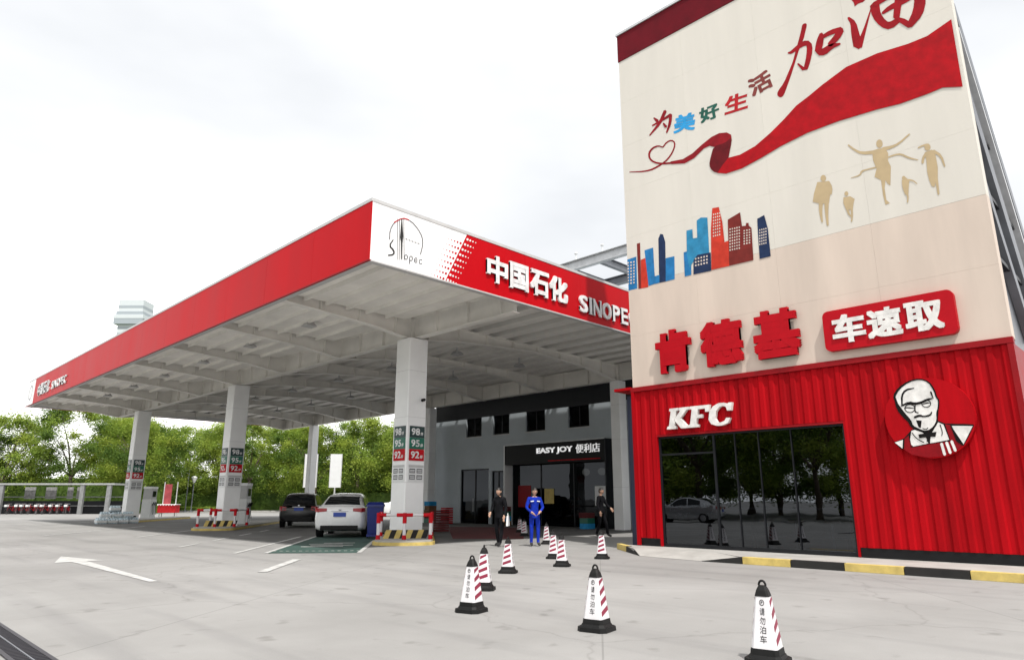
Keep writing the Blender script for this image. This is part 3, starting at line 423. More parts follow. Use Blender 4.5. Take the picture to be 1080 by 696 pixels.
('skyline_window','sky_win',4.50,[(8.834,8.896),(8.799,8.891),(8.803,8.845),(8.838,8.85)]),
('skyline_window','sky_win',4.50,[(8.841,8.805),(8.806,8.8),(8.81,8.754),(8.845,8.759)]),
('skyline_window','sky_win',4.50,[(8.849,8.713),(8.814,8.708),(8.817,8.663),(8.852,8.668)]),
('skyline_window','sky_win',4.50,[(8.734,9.352),(8.699,9.346),(8.703,9.3),(8.738,9.306)]),
('skyline_window','sky_win',4.50,[(8.741,9.26),(8.707,9.254),(8.71,9.208),(8.745,9.214)]),
('skyline_window','sky_win',4.50,[(8.749,9.168),(8.714,9.162),(8.718,9.116),(8.752,9.122)]),
('skyline_window','sky_win',4.50,[(8.756,9.076),(8.721,9.07),(8.725,9.025),(8.76,9.03)]),
('skyline_window','sky_win',4.50,[(8.763,8.984),(8.728,8.979),(8.732,8.933),(8.767,8.938)]),
('skyline_window','sky_win',4.50,[(8.77,8.893),(8.736,8.887),(8.739,8.842),(8.774,8.847)]),
('skyline_window','sky_win',4.50,[(8.778,8.801),(8.743,8.796),(8.746,8.751),(8.781,8.756)]),
('skyline_window','sky_win',4.50,[(8.785,8.71),(8.75,8.705),(8.754,8.66),(8.788,8.665)]),
('skyline_window','sky_win',4.50,[(8.67,9.347),(8.636,9.341),(8.639,9.295),(8.674,9.301)]),
('skyline_window','sky_win',4.50,[(8.678,9.255),(8.643,9.25),(8.647,9.204),(8.681,9.209)]),
('skyline_window','sky_win',4.50,[(8.685,9.163),(8.65,9.158),(8.654,9.112),(8.689,9.118)]),
('skyline_window','sky_win',4.50,[(8.692,9.072),(8.658,9.066),(8.661,9.021),(8.696,9.026)]),
('skyline_window','sky_win',4.50,[(8.7,8.98),(8.665,8.975),(8.669,8.929),(8.703,8.935)]),
('skyline_window','sky_win',4.50,[(8.707,8.889),(8.672,8.884),(8.676,8.838),(8.71,8.843)]),
('skyline_window','sky_win',4.50,[(8.714,8.798),(8.68,8.793),(8.683,8.747),(8.718,8.752)]),
('skyline_window','sky_win',4.50,[(8.721,8.707),(8.687,8.702),(8.69,8.657),(8.725,8.661)]),
('skyline_window','sky_win',4.50,[(8.607,9.342),(8.573,9.337),(8.576,9.291),(8.611,9.297)]),
('skyline_window','sky_win',4.50,[(8.614,9.251),(8.58,9.245),(8.584,9.199),(8.618,9.205)]),
('skyline_window','sky_win',4.50,[(8.622,9.159),(8.587,9.154),(8.591,9.108),(8.625,9.113)]),
('skyline_window','sky_win',4.50,[(8.629,9.068),(8.595,9.062),(8.598,9.017),(8.633,9.022)]),
('skyline_window','sky_win',4.50,[(8.636,8.977),(8.602,8.971),(8.606,8.926),(8.64,8.931)]),
('skyline_window','sky_win',4.50,[(8.644,8.885),(8.609,8.88),(8.613,8.835),(8.647,8.84)]),
('skyline_window','sky_win',4.50,[(8.651,8.795),(8.617,8.79),(8.62,8.744),(8.655,8.749)]),
('skyline_window','sky_win',4.50,[(8.658,8.704),(8.624,8.699),(8.627,8.654),(8.662,8.658)]),
('skyline_window','sky_win',4.50,[(9.463,8.186),(9.414,8.178),(9.417,8.129),(9.466,8.137)]),
('skyline_window','sky_win',4.50,[(9.47,8.088),(9.421,8.08),(9.424,8.031),(9.473,8.039)]),
('skyline_window','sky_win',4.50,[(9.477,7.99),(9.428,7.982),(9.431,7.933),(9.48,7.941)]),
('skyline_window','sky_win',4.50,[(9.373,8.183),(9.324,8.175),(9.328,8.126),(9.376,8.134)]),
('skyline_window','sky_win',4.50,[(9.38,8.085),(9.331,8.078),(9.335,8.029),(9.384,8.036)]),
('skyline_window','sky_win',4.50,[(9.387,7.987),(9.338,7.98),(9.342,7.931),(9.391,7.938)]),
('skyline_window','sky_win',4.50,[(9.283,8.18),(9.235,8.172),(9.239,8.124),(9.287,8.131)]),
('skyline_window','sky_win',4.50,[(9.291,8.082),(9.242,8.075),(9.246,8.026),(9.294,8.033)]),
('skyline_window','sky_win',4.50,[(9.298,7.985),(9.25,7.978),(9.253,7.929),(9.302,7.936)]),
('skyline_window','sky_win',4.50,[(9.195,8.177),(9.147,8.169),(9.15,8.121),(9.198,8.128)]),
('skyline_window','sky_win',4.50,[(9.202,8.079),(9.154,8.072),(9.158,8.024),(9.206,8.031)]),
('skyline_window','sky_win',4.50,[(9.209,7.982),(9.161,7.975),(9.165,7.927),(9.213,7.934)]),
('skyline_window','sky_win',4.50,[(9.107,8.174),(9.059,8.166),(9.063,8.118),(9.11,8.125)]),
('skyline_window','sky_win',4.50,[(9.114,8.077),(9.066,8.069),(9.07,8.021),(9.118,8.028)]),
('skyline_window','sky_win',4.50,[(9.121,7.98),(9.074,7.973),(9.077,7.924),(9.125,7.932)]),
('skyline_window','sky_win',4.50,[(11.814,8.654),(11.755,8.644),(11.758,8.596),(11.817,8.605)]),
('skyline_window','sky_win',4.50,[(11.819,8.556),(11.76,8.547),(11.763,8.499),(11.822,8.508)]),
('skyline_window','sky_win',4.50,[(11.824,8.459),(11.765,8.45),(11.768,8.402),(11.827,8.411)]),
('skyline_window','sky_win',4.50,[(11.829,8.362),(11.77,8.353),(11.772,8.305),(11.831,8.314)]),
('skyline_window','sky_win',4.50,[(11.834,8.266),(11.775,8.257),(11.777,8.209),(11.836,8.217)]),
('skyline_window','sky_win',4.50,[(11.839,8.169),(11.78,8.161),(11.782,8.112),(11.841,8.121)]),
('skyline_window','sky_win',4.50,[(11.843,8.073),(11.785,8.064),(11.787,8.016),(11.846,8.024)]),
('skyline_window','sky_win',4.50,[(11.848,7.976),(11.789,7.968),(11.792,7.92),(11.85,7.928)]),
('skyline_window','sky_win',4.50,[(11.707,8.643),(11.648,8.633),(11.651,8.585),(11.709,8.594)]),
('skyline_window','sky_win',4.50,[(11.712,8.546),(11.653,8.537),(11.656,8.488),(11.714,8.497)]),
('skyline_window','sky_win',4.50,[(11.717,8.449),(11.658,8.44),(11.661,8.392),(11.719,8.401)]),
('skyline_window','sky_win',4.50,[(11.722,8.353),(11.663,8.344),(11.666,8.296),(11.724,8.304)]),
('skyline_window','sky_win',4.50,[(11.727,8.256),(11.668,8.248),(11.671,8.199),(11.729,8.208)]),
('skyline_window','sky_win',4.50,[(11.731,8.16),(11.673,8.152),(11.676,8.104),(11.734,8.112)]),
('skyline_window','sky_win',4.50,[(11.736,8.064),(11.678,8.056),(11.68,8.008),(11.739,8.016)]),
('skyline_window','sky_win',4.50,[(11.741,7.968),(11.683,7.96),(11.685,7.912),(11.744,7.92)]),
('skyline_window','sky_win',4.50,[(11.6,8.632),(11.542,8.623),(11.545,8.574),(11.603,8.584)]),
('skyline_window','sky_win',4.50,[(11.605,8.535),(11.547,8.526),(11.55,8.478),(11.608,8.487)]),
('skyline_window','sky_win',4.50,[(11.61,8.439),(11.552,8.43),(11.555,8.382),(11.613,8.391)]),
('skyline_window','sky_win',4.50,[(11.615,8.343),(11.557,8.334),(11.56,8.286),(11.618,8.295)]),
('skyline_window','sky_win',4.50,[(11.62,8.247),(11.562,8.238),(11.565,8.19),(11.623,8.199)]),
('skyline_window','sky_win',4.50,[(11.625,8.151),(11.567,8.143),(11.57,8.095),(11.628,8.103)]),
('skyline_window','sky_win',4.50,[(11.63,8.055),(11.572,8.047),(11.575,7.999),(11.633,8.007)]),
('skyline_window','sky_win',4.50,[(11.635,7.96),(11.577,7.952),(11.58,7.904),(11.638,7.912)]),
('emblem_black','l_black',0.02,[(4.691,3.712),(4.63,3.795),(4.541,3.871),(4.425,3.939),(4.308,3.98),(4.192,3.997),(4.089,3.981),(3.999,3.935),(3.933,3.864),(3.89,3.768),(3.863,3.676),(3.852,3.587),(3.837,3.53),(3.819,3.502),(3.817,3.441),(3.833,3.348),(3.853,3.277),(3.878,3.228),(3.893,3.16),(3.896,3.075),(3.918,3.0),(3.958,2.935),(4.008,2.878),(4.069,2.831),(4.13,2.812),(4.192,2.819),(4.253,2.842),(4.312,2.881),(4.367,2.916),(4.42,2.948),(4.449,3.0),(4.456,3.074),(4.484,3.149),(4.532,3.223),(4.576,3.298),(4.616,3.372),(4.651,3.438),(4.681,3.495),(4.703,3.56),(4.715,3.633)]),
('emblem_black','l_black',0.04,[(4.438,2.88),(4.346,2.907),(4.111,2.809),(3.895,3.035),(3.777,2.972),(3.532,2.941),(3.252,2.895),(3.38,2.667),(3.497,2.481),(3.616,2.525),(3.72,2.568),(4.118,2.536),(4.461,2.474),(4.552,2.576),(4.687,2.452),(4.823,2.631),(4.61,2.704)]),
('emblem_white','l_white',1.06,[(4.646,3.692),(4.59,3.771),(4.508,3.843),(4.401,3.907),(4.295,3.946),(4.188,3.962),(4.093,3.948),(4.011,3.905),(3.951,3.838),(3.912,3.748),(3.887,3.661),(3.877,3.578),(3.863,3.523),(3.847,3.497),(3.846,3.44),(3.86,3.352),(3.879,3.285),(3.903,3.238),(3.916,3.174),(3.92,3.094),(3.94,3.023),(3.976,2.961),(4.023,2.908),(4.079,2.864),(4.135,2.845),(4.192,2.852),(4.248,2.874),(4.302,2.91),(4.353,2.943),(4.401,2.973),(4.428,3.023),(4.434,3.093),(4.458,3.162),(4.502,3.233),(4.542,3.303),(4.579,3.373),(4.611,3.435),(4.638,3.488),(4.657,3.549),(4.668,3.618)]),
('emblem_black','l_black',2.08,[(4.699,3.644),(4.696,3.574),(4.687,3.431),(4.655,3.308),(4.6,3.212),(4.549,3.137),(4.503,3.083),(4.474,3.032),(4.456,2.969),(4.41,2.909),(4.344,2.862),(4.269,2.828),(4.183,2.804),(4.094,2.819),(4.009,2.872),(3.947,2.931),(3.908,2.996),(3.89,3.026),(3.896,3.049),(3.918,3.046),(3.936,3.015),(3.971,2.956),(4.026,2.903),(4.103,2.855),(4.177,2.844),(4.253,2.869),(4.319,2.906),(4.371,2.954),(4.399,3.002),(4.41,3.064),(4.44,3.133),(4.484,3.195),(4.532,3.267),(4.586,3.348),(4.626,3.45),(4.655,3.582),(4.669,3.65),(4.686,3.66)]),
('emblem_black','l_black',3.10,[(4.675,3.639),(4.644,3.682),(4.585,3.767),(4.503,3.842),(4.397,3.907),(4.292,3.947),(4.187,3.962),(4.095,3.949),(4.015,3.907),(3.955,3.839),(3.915,3.744),(3.889,3.655),(3.878,3.569),(3.862,3.512),(3.845,3.491),(3.843,3.438),(3.858,3.347),(3.878,3.244),(3.902,3.128),(3.913,3.07),(3.907,3.061),(3.897,3.067),(3.885,3.125),(3.861,3.241),(3.841,3.345),(3.826,3.437),(3.827,3.498),(3.843,3.523),(3.856,3.575),(3.867,3.662),(3.895,3.755),(3.94,3.852),(4.005,3.923),(4.089,3.968),(4.186,3.982),(4.295,3.966),(4.404,3.925),(4.512,3.859),(4.599,3.782),(4.662,3.697),(4.694,3.655),(4.69,3.638)]),
('emblem_black','l_black',2.12,[(4.272,3.801),(4.315,3.799),(4.405,3.795),(4.48,3.76),(4.531,3.695),(4.56,3.605),(4.568,3.493),(4.572,3.439),(4.558,3.425),(4.542,3.437),(4.535,3.491),(4.522,3.597),(4.495,3.673),(4.456,3.723),(4.398,3.756),(4.314,3.773),(4.27,3.781),(4.264,3.792)]),
('emblem_black','l_black',4.14,[(3.969,3.665),(3.933,3.523),(3.923,3.518),(3.916,3.528),(3.935,3.675),(3.955,3.685)]),
('emblem_black','l_black',4.16,[(4.567,3.407),(4.525,3.42),(4.444,3.445),(4.382,3.446),(4.327,3.422),(4.259,3.416),(4.187,3.428),(4.123,3.448),(4.068,3.474),(4.019,3.493),(3.969,3.507),(3.944,3.515),(3.935,3.529),(3.945,3.54),(3.971,3.54),(4.025,3.538),(4.082,3.523),(4.136,3.497),(4.194,3.481),(4.258,3.473),(4.314,3.479),(4.373,3.5),(4.451,3.492),(4.534,3.456),(4.575,3.438),(4.583,3.418)]),
('emblem_black','l_black',3.18,[(4.316,3.345),(4.33,3.31),(4.358,3.284),(4.397,3.271),(4.439,3.275),(4.474,3.294),(4.496,3.325),(4.5,3.359),(4.487,3.392),(4.458,3.418),(4.419,3.43),(4.377,3.426),(4.342,3.407),(4.321,3.377),(4.317,3.34),(4.307,3.334),(4.299,3.344),(4.305,3.386),(4.331,3.423),(4.372,3.446),(4.42,3.45),(4.466,3.436),(4.501,3.404),(4.518,3.361),(4.512,3.316),(4.486,3.278),(4.445,3.256),(4.397,3.252),(4.351,3.267),(4.316,3.298),(4.3,3.338),(4.305,3.349)]),
('emblem_black','l_black',3.20,[(3.996,3.42),(4.007,3.39),(4.032,3.368),(4.065,3.357),(4.1,3.361),(4.13,3.377),(4.148,3.403),(4.152,3.433),(4.141,3.461),(4.116,3.483),(4.083,3.493),(4.047,3.49),(4.018,3.473),(4.0,3.447),(3.996,3.415),(3.987,3.409),(3.979,3.419),(3.984,3.456),(4.006,3.489),(4.042,3.509),(4.083,3.513),(4.123,3.5),(4.154,3.473),(4.169,3.434),(4.164,3.395),(4.141,3.362),(4.106,3.342),(4.064,3.338),(4.025,3.351),(3.994,3.378),(3.98,3.414),(3.985,3.424)]),
('emblem_black','l_black',2.22,[(4.526,3.355),(4.507,3.357),(4.469,3.361),(4.42,3.356),(4.354,3.343),(4.321,3.336),(4.315,3.341),(4.318,3.349),(4.35,3.36),(4.414,3.382),(4.469,3.387),(4.509,3.374),(4.528,3.368),(4.532,3.361)]),
('emblem_black','l_black',2.24,[(4.147,3.41),(4.127,3.413),(4.09,3.42),(4.054,3.425),(4.019,3.427),(4.001,3.428),(3.995,3.434),(3.999,3.441),(4.017,3.444),(4.054,3.45),(4.092,3.445),(4.13,3.43),(4.149,3.422),(4.153,3.415)]),
('emblem_black','l_black',2.26,[(4.307,3.415),(4.314,3.378),(4.328,3.303),(4.314,3.249),(4.274,3.234),(4.257,3.228),(4.247,3.235),(4.25,3.247),(4.266,3.256),(4.293,3.269),(4.3,3.304),(4.29,3.375),(4.284,3.412),(4.294,3.424)]),
('emblem_black','l_black',3.28,[(4.337,3.124),(4.31,3.133),(4.261,3.149),(4.222,3.151),(4.179,3.136),(4.12,3.133),(4.049,3.145),(4.002,3.175),(3.988,3.216),(3.984,3.234),(3.988,3.245),(3.999,3.242),(4.009,3.226),(4.024,3.202),(4.058,3.185),(4.121,3.169),(4.17,3.172),(4.21,3.197),(4.265,3.199),(4.321,3.178),(4.347,3.168),(4.358,3.141)]),
('emblem_black','l_black',2.30,[(4.32,3.085),(4.211,3.064),(4.246,2.909),(4.288,2.925)]),
('emblem_black','l_black',4.32,[(4.214,2.885),(4.201,2.878),(4.172,2.862),(4.141,2.864),(4.114,2.883),(4.101,2.891),(4.099,2.904),(4.109,2.907),(4.122,2.899),(4.145,2.882),(4.167,2.881),(4.192,2.895),(4.206,2.903),(4.216,2.897)]),
('emblem_white','l_white',1.34,[(4.441,2.858),(4.349,2.884),(4.201,2.783),(4.143,2.57),(4.428,2.498),(4.511,2.59)]),
('emblem_white','l_white',1.36,[(4.077,2.743),(3.9,3.004),(3.808,2.949),(3.741,2.62),(4.114,2.565)]),
('emblem_apron','l_apron',1.38,[(4.614,2.678),(4.496,2.776),(4.478,2.501),(4.129,2.566),(3.721,2.6),(3.779,2.959),(3.672,2.926),(3.602,2.587),(3.512,2.494),(3.694,2.354),(3.925,2.283),(4.182,2.268),(4.493,2.339),(4.654,2.477)]),
('emblem_black','l_black',2.40,[(4.505,2.769),(4.5,2.494),(4.129,2.552),(3.723,2.589),(3.777,2.962),(3.785,2.966),(3.791,2.958),(3.733,2.599),(4.13,2.567),(4.492,2.509),(4.49,2.77),(4.497,2.776)]),
('emblem_black','l_black',2.42,[(4.625,2.679),(4.659,2.484),(4.649,2.473),(4.635,2.482),(4.602,2.677),(4.612,2.688)]),
('emblem_black','l_black',3.44,[(3.683,2.928),(3.614,2.58),(3.515,2.483),(3.499,2.487),(3.498,2.505),(3.591,2.593),(3.659,2.936),(3.673,2.943)]),
('emblem_black','l_black',4.46,[(4.314,2.768),(4.201,2.783),(4.119,2.745),(4.07,2.79),(3.957,2.805),(3.988,2.699),(4.082,2.704),(4.12,2.569),(4.171,2.613),(4.149,2.692),(4.227,2.7),(4.301,2.686)]),
('emblem_black','l_black',4.48,[(4.44,2.809),(4.422,2.775),(4.386,2.707),(4.333,2.649),(4.265,2.604),(4.231,2.582),(4.221,2.587),(4.221,2.599),(4.255,2.621),(4.321,2.665),(4.371,2.719),(4.406,2.786),(4.424,2.82),(4.435,2.821)]),
('emblem_black','l_black',3.50,[(3.878,2.951),(3.871,2.91),(3.858,2.83),(3.858,2.772),(3.87,2.735),(3.876,2.716),(3.87,2.706),(3.86,2.711),(3.854,2.73),(3.841,2.771),(3.841,2.834),(3.855,2.915),(3.861,2.956),(3.871,2.961)]),
('emblem_white','l_white',1.52,[(4.808,2.623),(4.635,2.673),(4.668,2.484)]),
('emblem_white','l_white',1.54,[(3.668,2.913),(3.276,2.878),(3.493,2.512)]),
('emblem_black','l_black',2.56,[(3.672,2.919),(3.617,2.918),(3.508,2.917),(3.407,2.908),(3.312,2.891),(3.266,2.883),(3.255,2.894),(3.26,2.908),(3.307,2.916),(3.402,2.932),(3.505,2.942),(3.615,2.944),(3.67,2.945),(3.68,2.932)]),
('emblem_white','l_white',3.58,[(3.922,2.54),(3.892,2.304),(3.863,2.289),(3.839,2.319),(3.869,2.554),(3.899,2.57)]),
('emblem_white','l_white',3.60,[(3.824,2.558),(3.782,2.335),(3.752,2.322),(3.73,2.354),(3.772,2.576),(3.802,2.589)]),
('emblem_white','l_white',3.62,[(3.727,2.576),(3.682,2.377),(3.652,2.365),(3.632,2.397),(3.676,2.596),(3.706,2.609)]),
('logo_print','s_grey',1.00,[(9.93,8.234),(9.93,8.3),(9.929,8.43),(9.958,8.558),(10.017,8.685),(10.111,8.801),(10.243,8.906),(10.375,8.958),(10.514,8.956),(10.643,8.918),(10.763,8.84),(10.864,8.753),(10.946,8.655),(10.995,8.551),(11.011,8.44),(11.001,8.307),(10.964,8.152),(10.946,8.075),(10.961,8.062),(10.983,8.077),(11.001,8.154),(11.039,8.312),(11.049,8.45),(11.032,8.568),(10.981,8.678),(10.896,8.779),(10.791,8.869),(10.667,8.949),(10.529,8.99),(10.378,8.991),(10.23,8.933),(10.089,8.82),(9.988,8.695),(9.925,8.56),(9.894,8.425),(9.894,8.292),(9.895,8.226),(9.912,8.218)]),
('logo_print','s_red',2.00,[(10.042,8.745),(10.109,8.799),(10.243,8.907),(10.357,8.96),(10.457,8.963),(10.509,8.964),(10.528,8.982),(10.519,8.998),(10.466,8.997),(10.357,8.993),(10.229,8.932),(10.091,8.821),(10.023,8.767),(10.021,8.746)]),
('logo_print','s_grey',1.50,[(10.133,8.89),(10.199,7.719),(10.211,7.714),(10.222,7.725),(10.155,8.897),(10.143,8.901)]),
('logo_print','s_grey',1.50,[(10.196,8.909),(10.262,7.735),(10.273,7.73),(10.284,7.741),(10.218,8.916),(10.206,8.921)]),
('logo_print','s_grey',1.50,[(10.341,8.953),(10.405,7.771),(10.417,7.767),(10.428,7.777),(10.363,8.96),(10.352,8.965)]),
('logo_print','s_black',2.00,[(10.269,8.948),(10.297,8.94),(10.358,8.442),(10.34,8.238),(10.353,7.766),(10.317,7.765),(10.284,8.262),(10.25,8.392)]),
('logo_print','s_black',1.00,[(10.016,8.256),(9.984,8.206),(9.916,8.1),(9.926,8.007),(10.01,7.953),(10.045,7.907),(10.045,7.868),(10.015,7.837),(9.929,7.804),(9.884,7.786),(9.871,7.761),(9.891,7.749),(9.937,7.764),(10.034,7.797),(10.097,7.858),(10.1,7.933),(10.054,7.995),(9.973,8.041),(9.962,8.099),(10.017,8.195),(10.046,8.247),(10.039,8.264)]),
('logo_print','s_grey',1.00,[(10.511,7.881),(10.504,7.842),(10.487,7.82),(10.47,7.816),(10.452,7.829),(10.442,7.86),(10.449,7.895),(10.466,7.918),(10.482,7.922),(10.501,7.909),(10.511,7.875),(10.53,7.872),(10.542,7.889),(10.529,7.928),(10.496,7.95),(10.45,7.939),(10.42,7.9),(10.411,7.852),(10.424,7.81),(10.457,7.788),(10.503,7.799),(10.533,7.838),(10.542,7.883),(10.529,7.893)]),
('logo_print','s_grey',1.00,[(10.678,7.884),(10.671,7.845),(10.654,7.823),(10.637,7.818),(10.618,7.832),(10.608,7.863),(10.615,7.899),(10.632,7.921),(10.649,7.925),(10.668,7.912),(10.678,7.878),(10.697,7.875),(10.709,7.892),(10.697,7.932),(10.662,7.954),(10.617,7.942),(10.585,7.903),(10.576,7.855),(10.59,7.813),(10.623,7.79),(10.669,7.802),(10.701,7.841),(10.71,7.886),(10.696,7.896)]),
('logo_print','s_grey',1.00,[(10.843,7.84),(10.823,7.814),(10.806,7.809),(10.787,7.823),(10.777,7.854),(10.784,7.89),(10.801,7.913),(10.818,7.917),(10.84,7.901),(10.861,7.907),(10.864,7.926),(10.832,7.946),(10.786,7.934),(10.754,7.894),(10.745,7.846),(10.758,7.803),(10.792,7.781),(10.838,7.793),(10.868,7.828),(10.864,7.845)]),
('logo_print','s_grey',1.00,[(11.014,7.839),(10.993,7.812),(10.976,7.808),(10.957,7.822),(10.947,7.853),(10.954,7.889),(10.972,7.912),(10.989,7.916),(11.011,7.9),(11.032,7.907),(11.035,7.925),(11.003,7.945),(10.956,7.933),(10.924,7.894),(10.914,7.845),(10.928,7.802),(10.962,7.78),(11.009,7.791),(11.039,7.827),(11.035,7.844)]),
('logo_print','s_grey',2.00,[(10.761,7.838),(10.864,7.864),(10.875,7.879),(10.863,7.888),(10.76,7.862),(10.75,7.847)]),
('logo_print','s_grey',3.00,[(10.576,7.855),(10.583,7.706),(10.6,7.699),(10.615,7.714),(10.608,7.863),(10.592,7.87)]),
('logo_print','s_grey',2.00,[(10.435,8.38),(10.49,8.38),(10.505,8.392),(10.498,8.405),(10.442,8.405),(10.428,8.393)]),
('logo_print','s_grey',2.00,[(10.537,8.377),(10.593,8.376),(10.607,8.388),(10.601,8.401),(10.545,8.402),(10.53,8.389)]),
('logo_print','s_grey',2.00,[(10.64,8.373),(10.696,8.372),(10.711,8.385),(10.704,8.397),(10.648,8.398),(10.633,8.386)]),
('logo_print','s_grey',2.00,[(10.743,8.369),(10.8,8.369),(10.815,8.381),(10.808,8.394),(10.751,8.394),(10.737,8.382)]),
('logo_print','s_grey',2.00,[(10.848,8.365),(10.905,8.365),(10.92,8.377),(10.913,8.39),(10.856,8.391),(10.841,8.378)]),
('logo_print','s_white',2.00,[(12.746,9.017),(12.723,8.973),(12.674,8.959),(12.649,8.99),(12.672,9.035),(12.721,9.048)]),
('logo_print','s_white',2.00,[(12.848,9.01),(12.828,8.974),(12.788,8.963),(12.767,8.988),(12.786,9.025),(12.827,9.036)]),
('logo_print','s_white',2.00,[(12.949,9.003),(12.934,8.975),(12.902,8.966),(12.886,8.986),(12.901,9.014),(12.933,9.023)]),
('logo_print','s_white',2.00,[(13.052,8.996),(13.041,8.976),(13.017,8.969),(13.005,8.984),(13.017,9.004),(13.04,9.011)]),
('logo_print','s_red',1.00,[(12.48,8.826),(12.457,8.782),(12.409,8.769),(12.384,8.8),(12.407,8.843),(12.455,8.856)]),
('logo_print','s_white',2.00,[(12.652,8.83),(12.629,8.786),(12.581,8.772),(12.556,8.803),(12.579,8.847),(12.627,8.86)]),
('logo_print','s_red',1.00,[(12.354,8.826),(12.335,8.79),(12.296,8.779),(12.276,8.804),(12.294,8.84),(12.333,8.851)]),
('logo_print','s_white',2.00,[(12.753,8.822),(12.733,8.786),(12.693,8.775),(12.672,8.8),(12.692,8.836),(12.732,8.847)]),
('logo_print','s_red',1.00,[(12.229,8.826),(12.214,8.798),(12.184,8.789),(12.168,8.809),(12.183,8.836),(12.213,8.845)]),
('logo_print','s_white',2.00,[(12.854,8.814),(12.838,8.786),(12.807,8.778),(12.79,8.797),(12.806,8.826),(12.837,8.834)]),
('logo_print','s_red',1.00,[(12.105,8.825),(12.094,8.805),(12.073,8.799),(12.061,8.813),(12.072,8.833),(12.093,8.839)]),
('logo_print','s_white',2.00,[(12.955,8.807),(12.944,8.786),(12.921,8.78),(12.909,8.794),(12.92,8.815),(12.943,8.821)]),
('logo_print','s_red',1.00,[(11.982,8.825),(11.976,8.813),(11.962,8.809),(11.955,8.818),(11.962,8.83),(11.975,8.834)]),
('logo_print','s_red',1.00,[(12.388,8.641),(12.365,8.598),(12.318,8.585),(12.293,8.616),(12.316,8.659),(12.363,8.672)]),
('logo_print','s_white',2.00,[(12.559,8.644),(12.536,8.6),(12.488,8.587),(12.463,8.618),(12.486,8.662),(12.534,8.674)]),
('logo_print','s_red',1.00,[(12.263,8.642),(12.244,8.606),(12.206,8.596),(12.186,8.621),(12.204,8.656),(12.243,8.667)]),
('logo_print','s_white',2.00,[(12.659,8.636),(12.639,8.6),(12.6,8.589),(12.579,8.615),(12.598,8.65),(12.638,8.661)]),
('logo_print','s_red',1.00,[(12.139,8.642),(12.125,8.615),(12.095,8.607),(12.079,8.626),(12.093,8.654),(12.123,8.662)]),
('logo_print','s_white',2.00,[(12.759,8.627),(12.744,8.599),(12.712,8.591),(12.696,8.611),(12.711,8.639),(12.743,8.647)]),
('logo_print','s_red',1.00,[(12.016,8.643),(12.006,8.623),(11.984,8.617),(11.973,8.631),(11.983,8.651),(12.005,8.657)]),
('logo_print','s_white',2.00,[(12.86,8.619),(12.848,8.599),(12.826,8.593),(12.814,8.607),(12.825,8.627),(12.848,8.634)]),
('logo_print','s_red',1.00,[(11.894,8.644),(11.888,8.632),(11.875,8.628),(11.868,8.636),(11.874,8.648),(11.887,8.652)]),
('logo_print','s_red',1.00,[(12.297,8.458),(12.275,8.415),(12.228,8.403),(12.203,8.434),(12.226,8.476),(12.273,8.489)]),
('logo_print','s_white',2.00,[(12.467,8.46),(12.444,8.417),(12.397,8.404),(12.372,8.435),(12.395,8.478),(12.442,8.49)]),
('logo_print','s_red',1.00,[(12.173,8.46),(12.155,8.425),(12.117,8.415),(12.097,8.439),(12.115,8.474),(12.153,8.484)]),
('logo_print','s_white',2.00,[(12.566,8.451),(12.547,8.416),(12.507,8.406),(12.487,8.431),(12.506,8.466),(12.545,8.476)]),
('logo_print','s_red',1.00,[(12.05,8.461),(12.036,8.434),(12.006,8.426),(11.991,8.445),(12.005,8.472),(12.035,8.48)]),
('logo_print','s_white',2.00,[(12.665,8.442),(12.65,8.415),(12.619,8.407),(12.603,8.426),(12.618,8.454),(12.649,8.462)]),
('logo_print','s_red',1.00,[(11.929,8.462),(11.918,8.443),(11.897,8.437),(11.886,8.451),(11.896,8.471),(11.917,8.476)]),
('logo_print','s_white',2.00,[(12.765,8.434),(12.754,8.414),(12.731,8.408),(12.72,8.422),(12.731,8.442),(12.753,8.448)]),
('logo_print','s_red',1.00,[(11.808,8.464),(11.801,8.452),(11.788,8.448),(11.781,8.457),(11.788,8.469),(11.801,8.472)]),
('logo_print','s_red',1.00,[(12.208,8.277),(12.185,8.235),(12.139,8.223),(12.114,8.253),(12.137,8.296),(12.183,8.308)]),
('logo_print','s_white',2.00,[(12.376,8.278),(12.353,8.235),(12.306,8.223),(12.282,8.254),(12.304,8.296),(12.351,8.308)]),
('logo_print','s_red',1.00,[(12.085,8.279),(12.066,8.245),(12.028,8.235),(12.009,8.26),(12.027,8.294),(12.065,8.304)]),
('logo_print','s_white',2.00,[(12.474,8.269),(12.455,8.234),(12.416,8.224),(12.396,8.249),(12.414,8.284),(12.453,8.294)]),
('logo_print','s_red',1.00,[(11.963,8.282),(11.949,8.255),(11.919,8.247),(11.904,8.266),(11.918,8.293),(11.947,8.301)]),
('logo_print','s_white',2.00,[(12.572,8.259),(12.557,8.232),(12.526,8.224),(12.51,8.244),(12.525,8.271),(12.556,8.279)]),
('logo_print','s_red',1.00,[(11.842,8.284),(11.832,8.264),(11.81,8.259),(11.799,8.273),(11.809,8.292),(11.831,8.298)]),
('logo_print','s_white',2.00,[(12.671,8.25),(12.66,8.23),(12.638,8.225),(12.626,8.239),(12.637,8.259),(12.66,8.264)]),
('logo_print','s_red',1.00,[(11.722,8.286),(11.716,8.274),(11.703,8.271),(11.696,8.279),(11.702,8.291),(11.715,8.294)]),
('logo_print','s_red',1.00,[(12.119,8.098),(12.097,8.056),(12.05,8.045),(12.026,8.075),(12.048,8.117),(12.095,8.129)]),
('logo_print','s_white',2.00,[(12.286,8.098),(12.263,8.056),(12.216,8.044),(12.192,8.075),(12.214,8.117),(12.261,8.128)]),
('logo_print','s_red',1.00,[(11.997,8.101),(11.979,8.067),(11.941,8.057),(11.921,8.082),(11.939,8.116),(11.977,8.126)]),
